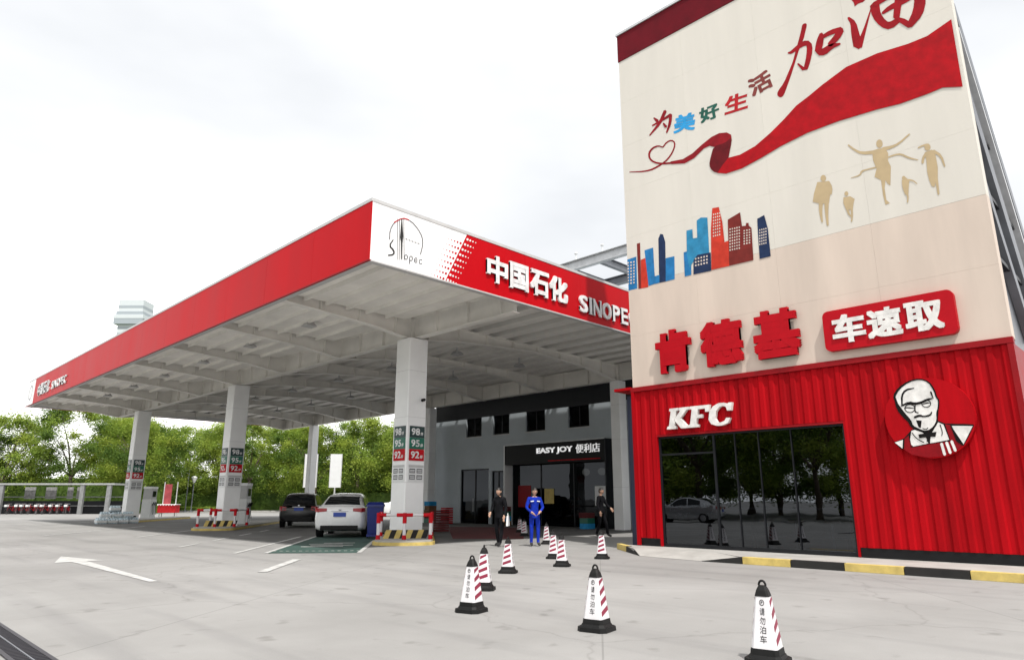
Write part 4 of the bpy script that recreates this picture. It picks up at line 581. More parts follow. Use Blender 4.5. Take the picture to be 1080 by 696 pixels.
('logo_print','s_white',2.00,[(12.383,8.088),(12.364,8.053),(12.325,8.044),(12.305,8.069),(12.324,8.104),(12.362,8.113)]),
('logo_print','s_red',1.00,[(11.876,8.104),(11.862,8.077),(11.833,8.07),(11.817,8.089),(11.831,8.116),(11.86,8.123)]),
('logo_print','s_white',2.00,[(12.48,8.078),(12.466,8.051),(12.435,8.044),(12.419,8.063),(12.434,8.09),(12.464,8.098)]),
('logo_print','s_red',1.00,[(11.756,8.107),(11.746,8.088),(11.725,8.082),(11.714,8.096),(11.724,8.115),(11.745,8.121)]),
('logo_print','s_white',2.00,[(12.579,8.068),(12.568,8.049),(12.545,8.043),(12.534,8.058),(12.545,8.077),(12.567,8.083)]),
('logo_print','s_red',1.00,[(11.637,8.11),(11.631,8.098),(11.618,8.095),(11.611,8.103),(11.617,8.115),(11.63,8.118)]),
('logo_print','s_red',1.00,[(12.031,7.921),(12.009,7.88),(11.963,7.868),(11.939,7.899),(11.961,7.94),(12.007,7.951)]),
('logo_print','s_white',2.00,[(12.196,7.92),(12.174,7.878),(12.128,7.867),(12.104,7.897),(12.126,7.939),(12.172,7.95)]),
('logo_print','s_red',1.00,[(11.91,7.925),(11.892,7.891),(11.855,7.882),(11.835,7.906),(11.853,7.94),(11.89,7.949)]),
('logo_print','s_white',2.00,[(12.292,7.909),(12.274,7.875),(12.236,7.866),(12.216,7.891),(12.234,7.925),(12.272,7.934)]),
('logo_print','s_red',1.00,[(11.79,7.928),(11.776,7.902),(11.747,7.895),(11.732,7.914),(11.746,7.94),(11.775,7.947)]),
('logo_print','s_white',2.00,[(12.389,7.899),(12.375,7.872),(12.344,7.865),(12.329,7.885),(12.343,7.911),(12.374,7.919)]),
('logo_print','s_red',1.00,[(11.671,7.932),(11.661,7.913),(11.64,7.908),(11.629,7.921),(11.639,7.94),(11.66,7.946)]),
('logo_print','s_white',2.00,[(12.487,7.889),(12.476,7.869),(12.454,7.864),(12.443,7.878),(12.453,7.898),(12.475,7.903)]),
('logo_print','s_red',1.00,[(11.553,7.935),(11.547,7.924),(11.534,7.921),(11.527,7.929),(11.533,7.94),(11.546,7.944)]),
('logo_print','s_red',1.00,[(11.944,7.746),(11.922,7.705),(11.877,7.694),(11.853,7.724),(11.874,7.765),(11.92,7.776)]),
('logo_print','s_white',2.00,[(12.108,7.743),(12.086,7.702),(12.04,7.691),(12.016,7.721),(12.038,7.763),(12.084,7.774)]),
('logo_print','s_red',1.00,[(11.824,7.75),(11.806,7.717),(11.769,7.708),(11.75,7.732),(11.767,7.766),(11.804,7.775)]),
('logo_print','s_white',2.00,[(12.203,7.733),(12.185,7.699),(12.147,7.69),(12.127,7.715),(12.145,7.748),(12.183,7.758)]),
('logo_print','s_red',1.00,[(11.705,7.754),(11.691,7.728),(11.662,7.721),(11.647,7.74),(11.661,7.766),(11.69,7.773)]),
('logo_print','s_white',2.00,[(12.299,7.722),(12.285,7.695),(12.255,7.688),(12.239,7.708),(12.254,7.734),(12.284,7.741)]),
('logo_print','s_red',1.00,[(11.587,7.759),(11.577,7.74),(11.556,7.735),(11.545,7.749),(11.555,7.767),(11.576,7.772)]),
('logo_print','s_white',2.00,[(12.396,7.711),(12.386,7.692),(12.364,7.687),(12.352,7.701),(12.363,7.72),(12.385,7.725)]),
('logo_print','s_red',1.00,[(11.47,7.763),(11.464,7.751),(11.451,7.748),(11.444,7.757),(11.45,7.768),(11.463,7.771)]),
('logo_print','s_red',1.00,[(11.858,7.572),(11.836,7.532),(11.791,7.521),(11.767,7.551),(11.789,7.592),(11.834,7.602)]),
('logo_print','s_white',2.00,[(12.02,7.569),(11.999,7.528),(11.953,7.517),(11.929,7.548),(11.951,7.588),(11.996,7.599)]),
('logo_print','s_red',1.00,[(11.739,7.577),(11.721,7.544),(11.684,7.535),(11.665,7.56),(11.682,7.593),(11.719,7.602)]),
('logo_print','s_white',2.00,[(12.115,7.558),(12.097,7.524),(12.059,7.515),(12.04,7.54),(12.058,7.574),(12.095,7.582)]),
('logo_print','s_red',1.00,[(11.621,7.582),(11.607,7.556),(11.578,7.55),(11.563,7.569),(11.577,7.594),(11.605,7.601)]),
('logo_print','s_white',2.00,[(12.21,7.546),(12.196,7.52),(12.166,7.513),(12.151,7.533),(12.165,7.559),(12.195,7.566)]),
('logo_print','s_red',1.00,[(11.503,7.587),(11.494,7.569),(11.473,7.564),(11.462,7.577),(11.472,7.596),(11.493,7.601)]),
('logo_print','s_white',2.00,[(12.306,7.535),(12.296,7.516),(12.274,7.511),(12.263,7.525),(12.273,7.544),(12.295,7.549)]),
('logo_print','s_red',1.00,[(11.387,7.592),(11.381,7.581),(11.369,7.578),(11.362,7.586),(11.368,7.597),(11.381,7.6)]),
]
# ------------------------------------------------------------------ ground and markings
g = MB(); g.add([(-900, -900, 0), (1500, -900, 0), (1500, 1500, 0), (-900, 1500, 0)], [(0, 1, 2, 3)])
ground = tag(g.build('ground', M['ground']), 'pale grey concrete forecourt with faint stains and tyre streaks', 'ground', kind='structure')
LD = Vector((.616, .788)); LN = Vector((.788, -.616))          # lane direction and its right-hand normal
def sheet(name, poly, z, m, parent=ground):
    q = MB(); q.add([(x, y, z) for x, y in poly], [tuple(range(len(poly)))]); return q.build(name, m, parent)
def strip(name, a, b, w, z=.011, m='mark'):
    a = Vector(a); b = Vector(b); d = (b - a).normalized(); n = Vector((-d.y, d.x)) * w / 2
    return sheet(name, [tuple(a - n), tuple(b - n), tuple(b + n), tuple(a + n)], z, M[m])
b0 = Vector((8.95, 18.35)); b1 = Vector((10.85, 16.75)); L8 = LD * 10.0
sheet('green_bay', [tuple(b0), tuple(b1), tuple(b1 + L8), tuple(b0 + L8)], .007, M['bay'])
sheet('painted_shade_sheet', [(11.5, 18.7), (29, 18.7), (29, 56.5), (11.5, 56.5)], .003, mat('shade_dark_concrete', (.115, .112, .108), .8, var=.25, scale=.6, bump=.15))  # dark sheet: the canopy's shadow painted on the concrete, edges along the shadow edge
strip('bay_line', b0, b0 + LD * 13, .12); strip('bay_line', b1, b1 + LD * 6, .12)
for i in range(14):
    p = b0 + (b1 - b0) * ((i + .5) / 14) + LD * .75; strip('bay_dash', p - LN * .045, p + LN * .045, .1)
p = (b0 + b1) / 2 + LD * 2.6
for a_, b_, w_ in ((-.75, .5, .0), (-.55, .75, .55), (-.7, .35, 1.2), (-.3, .7, 1.7)):
    m_ = p + LD * w_; strip('bay_symbol', m_ + LN * a_, m_ + LN * b_ + LD * .12, .22)
strip('lane_line', (8.3, 18.85), (13.9, 25.6), .13)
for t in range(4):
    a = Vector((8.2, 22.5)) + LD * (3.5 * t); strip('lane_line', a, a + LD * 1.8, .12)
strip('lane_line', (6.9, 33.5), (13.2, 41.5), .13); strip('lane_line', (9.2, 29.6), (16, 38.2), .13); strip('lane_line', (8.5, 46), (17, 57), .14)
strip('lane_arrow', (6.65, 13.7), (8.6, 15.95), .2)
a0 = Vector((4.55, 13.5)); a1 = Vector((4.72, 19.0)); ad = (a1 - a0).normalized(); an = Vector((-ad.y, ad.x))
sheet('lane_arrow', [tuple(a0 - an * .07), tuple(a1 - an * .15), tuple(a1 - an * .5), tuple(a1 + ad * 2.0), tuple(a1 + an * .5), tuple(a1 + an * .15), tuple(a0 + an * .07)], .008, M['mark'])
sheet('red_carpet_patch', [(17.1, 20.2), (18.9, 18.3), (26.5, 25.5), (24.6, 29.5)], .007, M['mat_red'])
# grass strip along the far side of the lot
def DR(d, r): return ((d + r) * R2, (d - r) * R2)
sheet('grass_strip', [DR(86, -700), DR(86, 500), DR(1300, 500), DR(1300, -700)], .006, M['grass'])
q = MB(); q.obox(DR(85.8, -50), (R2, -R2), 44, .15, 0, .15); q.build('kerb', M['kerb'], ground)
# drain grate
dg = thing('drain_grate', 'dark slotted drain grate in the ground at the lower left', 'drain', (1.66, 7.5, 0))
B(1.53, 1.80, 3, 12, -.15, .004).build('channel', M['black'], dg)
B(1.505, 1.545, 3, 12, .0, .016).build('edge_rail', mat('dark_iron', (.035, .033, .04), .6), dg); B(1.785, 1.825, 3, 12, .0, .016).build('edge_rail', mat('dark_iron', (.035, .033, .04), .6), dg); B(1.66, 1.672, 3, 12, .004, .018).build('edge_rail', M['gsteel'], dg)
_bar = None
for i in range(75):
    y = 6 + i * .075
    if _bar is None: _bar = B(1.545, 1.785, -.008, .008, .004, .014).build('bar', mat('dark_iron', (.035, .033, .04), .6), dg); o = _bar
    else: o = link('bar', _bar.data, dg)
    o.location = Vector((0, y, 0)) - dg.location
# ------------------------------------------------------------------ fuel canopy
FXL, FYR, FYE, FXE = 9.3, 14.6, 56.0, 29.2
ZB, ZT = 7.5, 9.25
CX, CY = 15.1, (20.4, 35.5, 50.6); CX2 = 27.95
cn = thing('fuel_canopy', 'huge white steel petrol station canopy with red and white fascia', 'canopy', (15.1, 20.4, 0))
cols = []
for i, (x, ys) in enumerate(((CX, CY), (CX2, CY))):
    for j, y in enumerate(ys):
        q = MB(); hw = .42 if i == 0 else .29
        c = [(x - hw, y - hw + .03), (x - hw + .03, y - hw), (x + hw - .03, y - hw), (x + hw, y - hw + .03), (x + hw, y + hw - .03), (x + hw - .03, y + hw), (x - hw + .03, y + hw), (x - hw, y + hw - .03)]
        q.prism(c, 0.0, 7.22)
        o = q.build('column', M['white'], cn)
        B(x - .16, x + .16, y - .16, y + .16, 7.222, 8.04).build('column_head', M['beige'], o)
        s_ = MB()
        for zz in (2.0, 4.3, 6.0): s_.prism([(a + (a - x) * .006, b + (b - y) * .006) for a, b in c], zz, zz + .008)
        s_.build('seam', M['trim'], o)
        cols.append(o)
BY = [CY[0] + 5.0333 * k for k in range(0, 8)]
BY = [b for b in BY if b < FYE - .2]
def ibeam_x(y, prof, zt, name='cross_beam'):       # prof: (x, zbottom)
    q = MB(); t = .012
    for (xa, za), (xb, zb) in zip(prof[:-1], prof[1:]):
        q.add([(xa, y - t, za), (xb, y - t, zb), (xb, y - t, zt), (xa, y - t, zt), (xa, y + t, za), (xb, y + t, zb), (xb, y + t, zt), (xa, y + t, zt)], [(0, 1, 2, 3), (7, 6, 5, 4), (0, 4, 5, 1)])
        q.add([(xa, y - .14, za - .02), (xb, y - .14, zb - .02), (xb, y + .14, zb - .02), (xa, y + .14, za - .02), (xa, y - .14, za), (xb, y - .14, zb), (xb, y + .14, zb), (xa, y + .14, za)], [(0, 3, 2, 1), (4, 5, 6, 7), (0, 1, 5, 4), (2, 3, 7, 6), (0, 4, 7, 3), (1, 2, 6, 5)])
    q.box(prof[0][0], prof[-1][0], y - .14, y + .14, zt - .02, zt)
    for k in range(1, 12):                            # stiffener plates
        x = prof[0][0] + (prof[-1][0] - prof[0][0]) * k / 12
        zb = np.interp(x, [p[0] for p in prof], [p[1] for p in prof])
        q.box(x - .008, x + .008, y - .13, y + .13, float(zb), zt - .02)
    return q.build(name, M['beige'], cn)
for y in BY:
    ibeam_x(y, [(FXL + .3, 7.72), (13.2, 7.5), (14.95, 7.26), (15.25, 7.26), (17.2, 7.55), (21.6, 7.82), (25.5, 7.6), (27.7, 7.26), (28.12, 7.26)], 8.06)
def ibeam_y(x, y0, y1, zb, zt, name):
    q = MB(); q.box(x - .012, x + .012, y0, y1, zb, zt); q.box(x - .16, x + .16, y0, y1, zb - .025, zb); q.box(x - .16, x + .16, y0, y1, zt, zt + .02)
    k = y0 + .6
    while k < y1 - .3: q.box(x - .14, x + .14, k - .008, k + .008, zb, zt); k += 1.68
    return q.build(name, M['beige'], cn)
ibeam_y(CX, FYR + .3, FYE - .3, 7.28, 8.08, 'girder'); ibeam_y(CX2, FYR + .3, FYE - .3, 7.28, 8.08, 'girder')
DX1 = 28.14
px = 10.1
while px < DX1 - .1:                               # purlins sit on top of the beams
    out_ = px < CX - .2; fw_ = .08 if out_ else .56
    q = MB(); q.box(px - .006, px + .006, FYR + .3, FYE - .3, 8.075, 8.34); q.box(px - .006, px + fw_, FYR + .3, FYE - .3, 8.062, 8.075); q.box(px - .006, px + .08, FYR + .3, FYE - .3, 8.34, 8.35)
    q.build('purlin', M['beige'], cn)
    px += .98 if out_ else 1.08
yb = [FYR + .3] + BY + [FYE - .3]
soff = mat('soffit_panel', (.84, .82, .775), .5, var=.08, scale=.6)
for a, b in zip(yb[:-1], yb[1:]):
    q = MB(); n = 60; x0 = FXL + .3
    for k in range(n):                             # ribbed sheet
        xa = x0 + (DX1 - x0) * k / n; xb = x0 + (DX1 - x0) * (k + 1) / n; xm = xa + (xb - xa) * .62
        q.add([(xa, a + .01, 8.355), (xm, a + .01, 8.355), (xm, b - .01, 8.355), (xa, b - .01, 8.355), (xm, a + .01, 8.39), (xb, a + .01, 8.39), (xb, b - .01, 8.39), (xm, b - .01, 8.39), (xb, a + .01, 8.355), (xb, b - .01, 8.355)],
              [(0, 1, 2, 3), (4, 5, 6, 7), (1, 4, 7, 2), (5, 8, 9, 6)])
    q.box(x0, DX1, a + .01, b - .01, 8.4, 8.43)
    q.build('roof_deck', M['deck'], cn)
    # pale soffit panels in the outer bays, beside the side fascia
    ya, yc = a + (.16 if a > FYR + 1 else .0), b - (.16 if b < FYE - 1 else .0)
    for xa, xc in ((FXL + .31, 11.3), (11.3, 12.9), (12.9, 14.62)):
        B(xa + .012, xc - .012, ya, yc, 7.93, 7.955).build('soffit_panel', soff, cn)
    for xa in (10.5, 11.3, 12.1, 12.9, 13.75): B(xa - .035, xa + .035, ya, yc, 7.80, 7.928).build('soffit_batten', M['beige'], cn)
# skylight strip beside the shop: open joists
for k in range(26):
    y = FYR + 1 + k * 1.6
    if y > FYE - 1: break
    B(DX1, 28.95, y - .07, y + .07, 8.0, 8.2).build('skylight_joist', M['beige'], cn)
# ceiling lights
for x in (12.2, 19.5, 23.5):
    for y in (23.0, 28.0, 33.0, 38.2, 43.2, 48.2):
        q = MB(); q.prism([(x - .22, y - .22), (x + .22, y - .22), (x + .22, y + .22), (x - .22, y + .22)], 7.72, 7.88, 0, [(x - .12, y - .12), (x + .12, y - .12), (x + .12, y + .12), (x - .12, y + .12)]); q.box(x - .03, x + .03, y - .03, y + .03, 7.88, 8.3)
        q.build('ceiling_light', M['trim'], cn)
# fascia: left side (faces -X) and front side (faces -Y)
def fascia(axis, lo, hi, fixed, npan, white_to, label, sgn=1):
    f = None
    q = MB()
    if axis == 'Y': q.box(fixed + .03, fixed + .30, lo + .0, hi, ZB + .02, ZT - .03)
    else: q.box(lo + .031, hi, fixed + .03 * sgn, fixed + .29 * sgn, ZB + .021, ZT - .031) if sgn > 0 else q.box(lo + .031, hi, fixed - .29, fixed - .03, ZB + .021, ZT - .031)
    f = q.build('fascia', M['trim'], cn)
    f['label'] = label
    return f
fl = fascia('Y', FYR + .3, FYE - .3, FXL, 0, 0, 'red side fascia with small white lettering at its far end')
fr_ = fascia('X', FXL, FXE, FYR, 0, 0, 'front fascia, white at the corner with round logo, then red')
fb = fascia('X', FXL, FXE, FYE, 0, 0, 'far end fascia', -1)
ys = list(np.linspace(FYR, FYE - 2.2, 14)) + [FYE]
for a, b in zip(ys[:-1], ys[1:]):
    B(FXL, FXL + .03, a + .004, b - .004, ZB + .02, ZT - .09).build('fascia_panel', M['white'] if a > 53 else M['red'], fl)
B(FXL - .012, FXL + .06, FYR - .012, FYE, ZT - .09, ZT).build('trim', M['trim'], fl)
B(FXL - .008, FXL + .05, FYR - .008, FYE, ZB - .02, ZB + .02).build('trim', M['kredd'], fl)
# front: slanted boundary between white and red
zb_, zt_ = ZB + .02, ZT - .09
def xb(z): return 11.861 + (12.657 - 11.861) * (z - 7.468) / (9.113 - 7.468)
q = MB(); q.add([(FXL + .031, FYR, zb_), (xb(zb_), FYR, zb_), (xb(zt_), FYR, zt_), (FXL + .031, FYR, zt_), (FXL + .031, FYR + .03, zb_), (xb(zb_), FYR + .03, zb_), (xb(zt_), FYR + .03, zt_), (FXL + .031, FYR + .03, zt_)], [(0, 1, 2, 3), (7, 6, 5, 4), (0, 4, 5, 1), (3, 2, 6, 7), (0, 3, 7, 4), (1, 5, 6, 2)])
q.build('fascia_panel', M['white'], fr_)
xs = [None, 15.2, 18.0, 20.8, 23.6, 26.4, FXE]
for i in range(6):
    a0_, a1_ = (xb(zb_) + .004, xb(zt_) + .004) if i == 0 else (xs[i] + .003, xs[i] + .003); c_ = xs[i + 1] - .003
    q = MB(); q.add([(a0_, FYR, zb_), (c_, FYR, zb_), (c_, FYR, zt_), (a1_, FYR, zt_), (a0_, FYR + .03, zb_), (c_, FYR + .03, zb_), (c_, FYR + .03, zt_), (a1_, FYR + .03, zt_)], [(0, 1, 2, 3), (7, 6, 5, 4), (0, 4, 5, 1), (3, 2, 6, 7), (0, 3, 7, 4), (1, 5, 6, 2)])
    q.build('fascia_panel', M['red'], fr_)
B(FXL + .062, FXE, FYR - .014, FYR + .06, ZT - .09, ZT + .002).build('trim', M['trim'], fr_)
B(FXL + .06, FXE, FYR - .008, FYR + .05, ZB - .021, ZB + .019).build('trim', M['trim'], fr_)
B(FXL + .03, FXE, FYE - .002, FYE + .03, ZB, ZT - .002).build('fascia_panel', M['red'], fb)
# front lettering
for ch, xa, xc in (('中', 13.46, 14.36), ('国', 14.45, 15.30), ('石', 15.40, 16.29), ('化', 16.32, 17.26)):
    put_text('letter', ch, (xa, FYR - .002, 7.88), (xc, FYR - .002, 7.88), (xa, FYR - .002, 8.76), .07, M['s_white'], fr_, off=.035)
x = 17.9
for ch, w in (('S', .46), ('I', .15), ('N', .48), ('O', .52), ('P', .45), ('E', .42), ('C', .5)):
    put_text('letter', ch, (x, FYR - .002, 7.78), (x + w, FYR - .002, 7.78), (x, FYR - .002, 8.40), .06, M['s_white'], fr_, off=.03)
    x += w + .075
# far end lettering on the side fascia (reads from the far end towards the near end)
y = 52.6
for ch in '中国石化':
    put_text('letter', ch, (FXL - .002, y, 7.86), (FXL - .002, y - .72, 7.86), (FXL - .002, y, 8.62), .05, M['s_white'], fl, off=.03); y -= .8
put_text('letter', 'SINOPEC', (FXL - .002, 48.9, 7.9), (FXL - .002, 45.4, 7.9), (FXL - .002, 48.9, 8.4), .05, M['s_white'], fl, off=.02)
q = MB(); e = [(54.9 + .5 * math.cos(t), 8.35 + .5 * math.sin(t)) for t in np.linspace(0, 2 * math.pi, 18)[:-1]]
q.add([(FXL - .004, a, b) for a, b in e] + [(FXL - .004, 54.9 + (a - 54.9) * .85, 8.35 + (b - 8.35) * .85) for a, b in e], [(i, (i + 1) % 17, 17 + (i + 1) % 17, 17 + i) for i in range(17)]); q.build('logo_ring', M['s_grey'], fl)
# price boards on the columns
def price_board(col, x, y, full=True):
    hw = .42
    for face in (0, 1):
        def P(a, z, d=0):      # a across 0..1 reading left to right
            return (x - hw - d, y + hw - .84 * a, z) if face == 0 else (x - hw + .84 * a, y - hw - d, z)
        def plate(a0, a1, z0, z1, d0, d1, m, nm):
            q_ = MB(); A = [P(a0, z0, d0), P(a1, z0, d0), P(a1, z1, d0), P(a0, z1, d0), P(a0, z0, d1), P(a1, z0, d1), P(a1, z1, d1), P(a0, z1, d1)]
            q_.add(A, [(0, 1, 2, 3), (4, 5, 6, 7), (0, 1, 5, 4), (1, 2, 6, 5), (2, 3, 7, 6), (3, 0, 4, 7)]); return q_.build(nm, m, col)
        for k, (num, mm) in enumerate((('98', 'dgreen'), ('95', 'green'), ('92', 's_red'))):
            z0 = 3.58 - .41 * k
            plate(.14, .92, z0, z0 + .40, .002, .03, M[mm], 'price_panel')
            put_text('price_number', num, P(.22, z0 + .08, .031), P(.66, z0 + .08, .031), P(.22, z0 + .33, .031), .004, M['s_white'], col, off=.03)
            put_text('price_number', '#', P(.70, z0 + .08, .031), P(.84, z0 + .08, .031), P(.70, z0 + .2, .031), .004, M['s_white'], col)
        plate(.12, .94, 2.03, 2.62, .002, .02, M['panel'], 'notice_board')
        plate(.14, .92, 2.52, 2.6, .0215, .0235, M['trim'], 'notice_print')
        for a in (.18, .56):
            for z in (2.1, 2.32):
                plate(a, a + .3, z, z + .16, .0215, .0235, M['s_grey'], 'notice_print')
                for h in (.04, .09): plate(a + .03, a + .27, z + h, z + h + .025, .025, .027, M['panel'], 'notice_print')
price_board(cols[0], CX, CY[0]); price_board(cols[1], CX, CY[1]); price_board(cols[2], CX, CY[2])
q = MB(); q.tube((15.3, 19.98, 4.95), (15.3, 19.83, 4.95), .03); q.tube((15.3, 19.83, 4.95), (15.12, 19.72, 4.9), .055); q.build('security_camera', M['black'], cols[0])
# fascia prints
for nm, c, layer, poly in PRINT:
    if c.startswith('s_'):
        q = MB(); q.add([(a, FYR - .002 - .003 * layer, z) for a, z in poly], [tuple(range(len(poly)))]); q.build(nm, M[c], fr_)
# ------------------------------------------------------------------ pump islands
def island(cxy, back, front, name, label, stripes=True):
    c = Vector(cxy); t = thing(name, label, 'island', (c.x, c.y, 0), 'pump islands under the canopy')
    def cap(r, z0, z1, m, nm, f=front, b=back):
        pts = []
        for a in np.linspace(math.pi / 2, 3 * math.pi / 2, 9): pts.append(c + LD * (-f + r * .6 * math.cos(a)) - LN * (r * math.sin(a)))
        for a in np.linspace(-math.pi / 2, math.pi / 2, 9): pts.append(c + LD * (b + r * .6 * math.cos(a)) - LN * (r * math.sin(a)))
        q_ = MB(); q_.prism([tuple(p) for p in pts], z0, z1); return q_.build(nm, m, t)
    cap(1.0, 0, .1, M['yellow'], 'kerb_base'); cap(.93, .1, .15, M['kerb'], 'kerb_top')
    # low striped buffer in front of the column
    pc = c - LD * 1.25
    for k in range(8):
        s = -0.72 + k * .18; a = pc + LN * s; b = pc + LN * (s + .18)
        q_ = MB(); sh = .1
        q_.add([(a.x, a.y, .15), (b.x, b.y, .15), (b.x + LN.x * sh, b.y + LN.y * sh, .42), (a.x + LN.x * sh, a.y + LN.y * sh, .42), (a.x + LD.x * .2, a.y + LD.y * .2, .15), (b.x + LD.x * .2, b.y + LD.y * .2, .15), (b.x + LN.x * sh + LD.x * .2, b.y + LN.y * sh + LD.y * .2, .42), (a.x + LN.x * sh + LD.x * .2, a.y + LN.y * sh + LD.y * .2, .42)],
               [(0, 1, 2, 3), (7, 6, 5, 4), (0, 4, 5, 1), (3, 2, 6, 7), (0, 3, 7, 4), (1, 5, 6, 2)])
        q_.build('buffer_stripe', M['kblack'] if k % 2 else M['yellow'], t)
    return t
isl = [island((CX, CY[0]), 9, 2.1, 'pump_island', 'yellow edged island at the foot of the nearest canopy column'),
       island((CX, CY[1]), 9, 2.1, 'pump_island', 'yellow edged island at the foot of the middle canopy column'),
       island((CX, CY[2]), 9, 2.1, 'pump_island', 'yellow edged island at the foot of the farthest front column')]
def guard(cxy, label):
    c = Vector(cxy); t = thing('guard_rail', label, 'guard rail', (c.x, c.y, .15), 'red and white guard rails round columns')
    P = [c - LD * 1.75 - LN * .85, c - LD * 1.95, c - LD * 1.75 + LN * .85]
    P += [c + LD * .4 - LN * .9, c + LD * .4 + LN * .9]
    for i, p in enumerate(P):
        q_ = MB(); q_.tube((p.x, p.y, .151), (p.x, p.y, .85), .055, n=12); o = q_.build('post', M['conew'], t, True)
        q_ = MB(); q_.tube((p.x, p.y, .152), (p.x, p.y, .29), .075, .065, n=12); q_.build('post_foot', M['s_red'], o, True)
        q_ = MB(); q_.tube((p.x, p.y, .66), (p.x, p.y, .99), .068, n=12)
        q_.build('post_collar', M['s_red'], o, True)
    for a, b in ((0, 1), (1, 2), (0, 3), (2, 4)):
        A, Bb = P[a], P[b]; d = (Bb - A).normalized()
        q_ = MB(); q_.tube((A.x, A.y, .92), (Bb.x, Bb.y, .92), .045, n=10); o = q_.build('rail', M['conew'], t, True)
        for p, s in ((A, 1), (Bb, -1)):
            e_ = p + d * s * .26
            q_ = MB(); q_.tube((p.x, p.y, .92), (e_.x, e_.y, .92), .06, n=12); q_.build('rail_sleeve', M['s_red'], o, True)
    return t
guard((CX, CY[0]), 'red and white guard rail round the nearest canopy column')
guard((CX, CY[1]), 'red and white guard rail round the middle canopy column')
# ------------------------------------------------------------------ restaurant tower
FX = 16.97; Y0, Y1 = 2.39, 11.83            # Y1 is the left edge as seen
kf = thing('restaurant_building', 'tall cream restaurant tower with red corrugated ground floor and painted mural', 'building', (18.5, 7.1, 0))
uw = B(FX + .02, FX + .4, Y0 + .01, Y1 - .01, 7.86, 15.82).build('upper_wall', M['cream'], kf); uw['label'] = 'cream upper wall painted with ribbon, runners and skyline mural'
lw_ = B(FX + .02, FX + .4, Y0 + .01, Y1 - .01, 4.67, 7.84).build('lower_wall', M['pink'], kf); lw_['label'] = 'pinkish cream wall band carrying the red signs'
yy_ = np.linspace(Y0, Y1, 5); zz_ = np.linspace(7.85, 15.83, 6)
for a, b in zip(yy_[:-1], yy_[1:]):
    for c, d in zip(zz_[:-1], zz_[1:]): B(FX, FX + .3, a + .0012, b - .0012, c + .0012, d - .0012).build('wall_panel', M['cream'], uw)
    for c, d in ((4.66, 6.25), (6.25, 7.847)): B(FX, FX + .3, a + .0012, b - .0012, c + .0012, d - .0012).build('wall_panel', M['pink'], lw_)
B(FX - .02, FX + .42, Y0 - .02, Y1 + .02, 15.833, 16.84).build('top_band', M['maroon'], kf)
B(FX - .06, FX + .5, Y0 - .05, Y1 + .06, 16.842, 16.93).build('coping', M['lsteel'], kf)
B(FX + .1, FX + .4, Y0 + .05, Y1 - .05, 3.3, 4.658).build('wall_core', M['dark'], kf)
# raked back body
q = MB(); prof = [(FX + .41, 4.7), (24.5, 4.7), (24.5, 5.6), (FX + .41, 13.0)]
n = 4; vs = [(x, Y0 + .25, z) for x, z in prof] + [(x, Y1 - .25, z) for x, z in prof]
q.add(vs, [(0, 1, 2, 3), (7, 6, 5, 4)] + [(i, (i + 1) % 4, 4 + (i + 1) % 4, 4 + i) for i in range(4)]); q.build('raked_back', M['gsteel'], kf)
def rake(x0, z0, x1, z1, w, ya, yb, m, nm='rake_beam'):
    d = Vector((x1 - x0, z1 - z0)).normalized(); n_ = Vector((-d.y, d.x)) * w / 2
    pts = [(x0 - n_.x, z0 - n_.y), (x1 - n_.x, z1 - n_.y), (x1 + n_.x, z1 + n_.y), (x0 + n_.x, z0 + n_.y)]
    q_ = MB(); q_.add([(x, ya, z) for x, z in pts] + [(x, yb, z) for x, z in pts], [(0, 1, 2, 3), (7, 6, 5, 4)] + [(i, (i + 1) % 4, 4 + (i + 1) % 4, 4 + i) for i in range(4)])
    return q_.build(nm, M[m], kf)
rake(FX + .42, 12.9, 24.3, 5.65, .34, Y0 + .02, Y0 + .26, 'gsteel'); rake(FX + .42, 12.25, 23.6, 5.4, .14, Y0 + .0, Y0 + .24, 'lsteel'); rake(FX + .42, 10.6, 22.0, 5.3, .5, Y0 + .04, Y0 + .24, 'gsteel'); rake(FX + .42, 8.6, 20.5, 5.2, .3, Y0 + .06, Y0 + .24, 'gsteel')
for z in (9.9, 8.2, 6.6): B(FX + .42, FX + .55 + (12.9 - z) * .9, Y0 + .1, Y0 + .24, z, z + .1).build('side_rail', M['frame'], kf)
B(FX + .405, FX + .7, Y0 + .05, Y0 + .24, 4.7, 15.8).build('back_post', M['gsteel'], kf); B(FX + .405, FX + .7, Y1 - .3, Y1 - .06, 4.7, 15.8).build('back_post', M['gsteel'], kf)
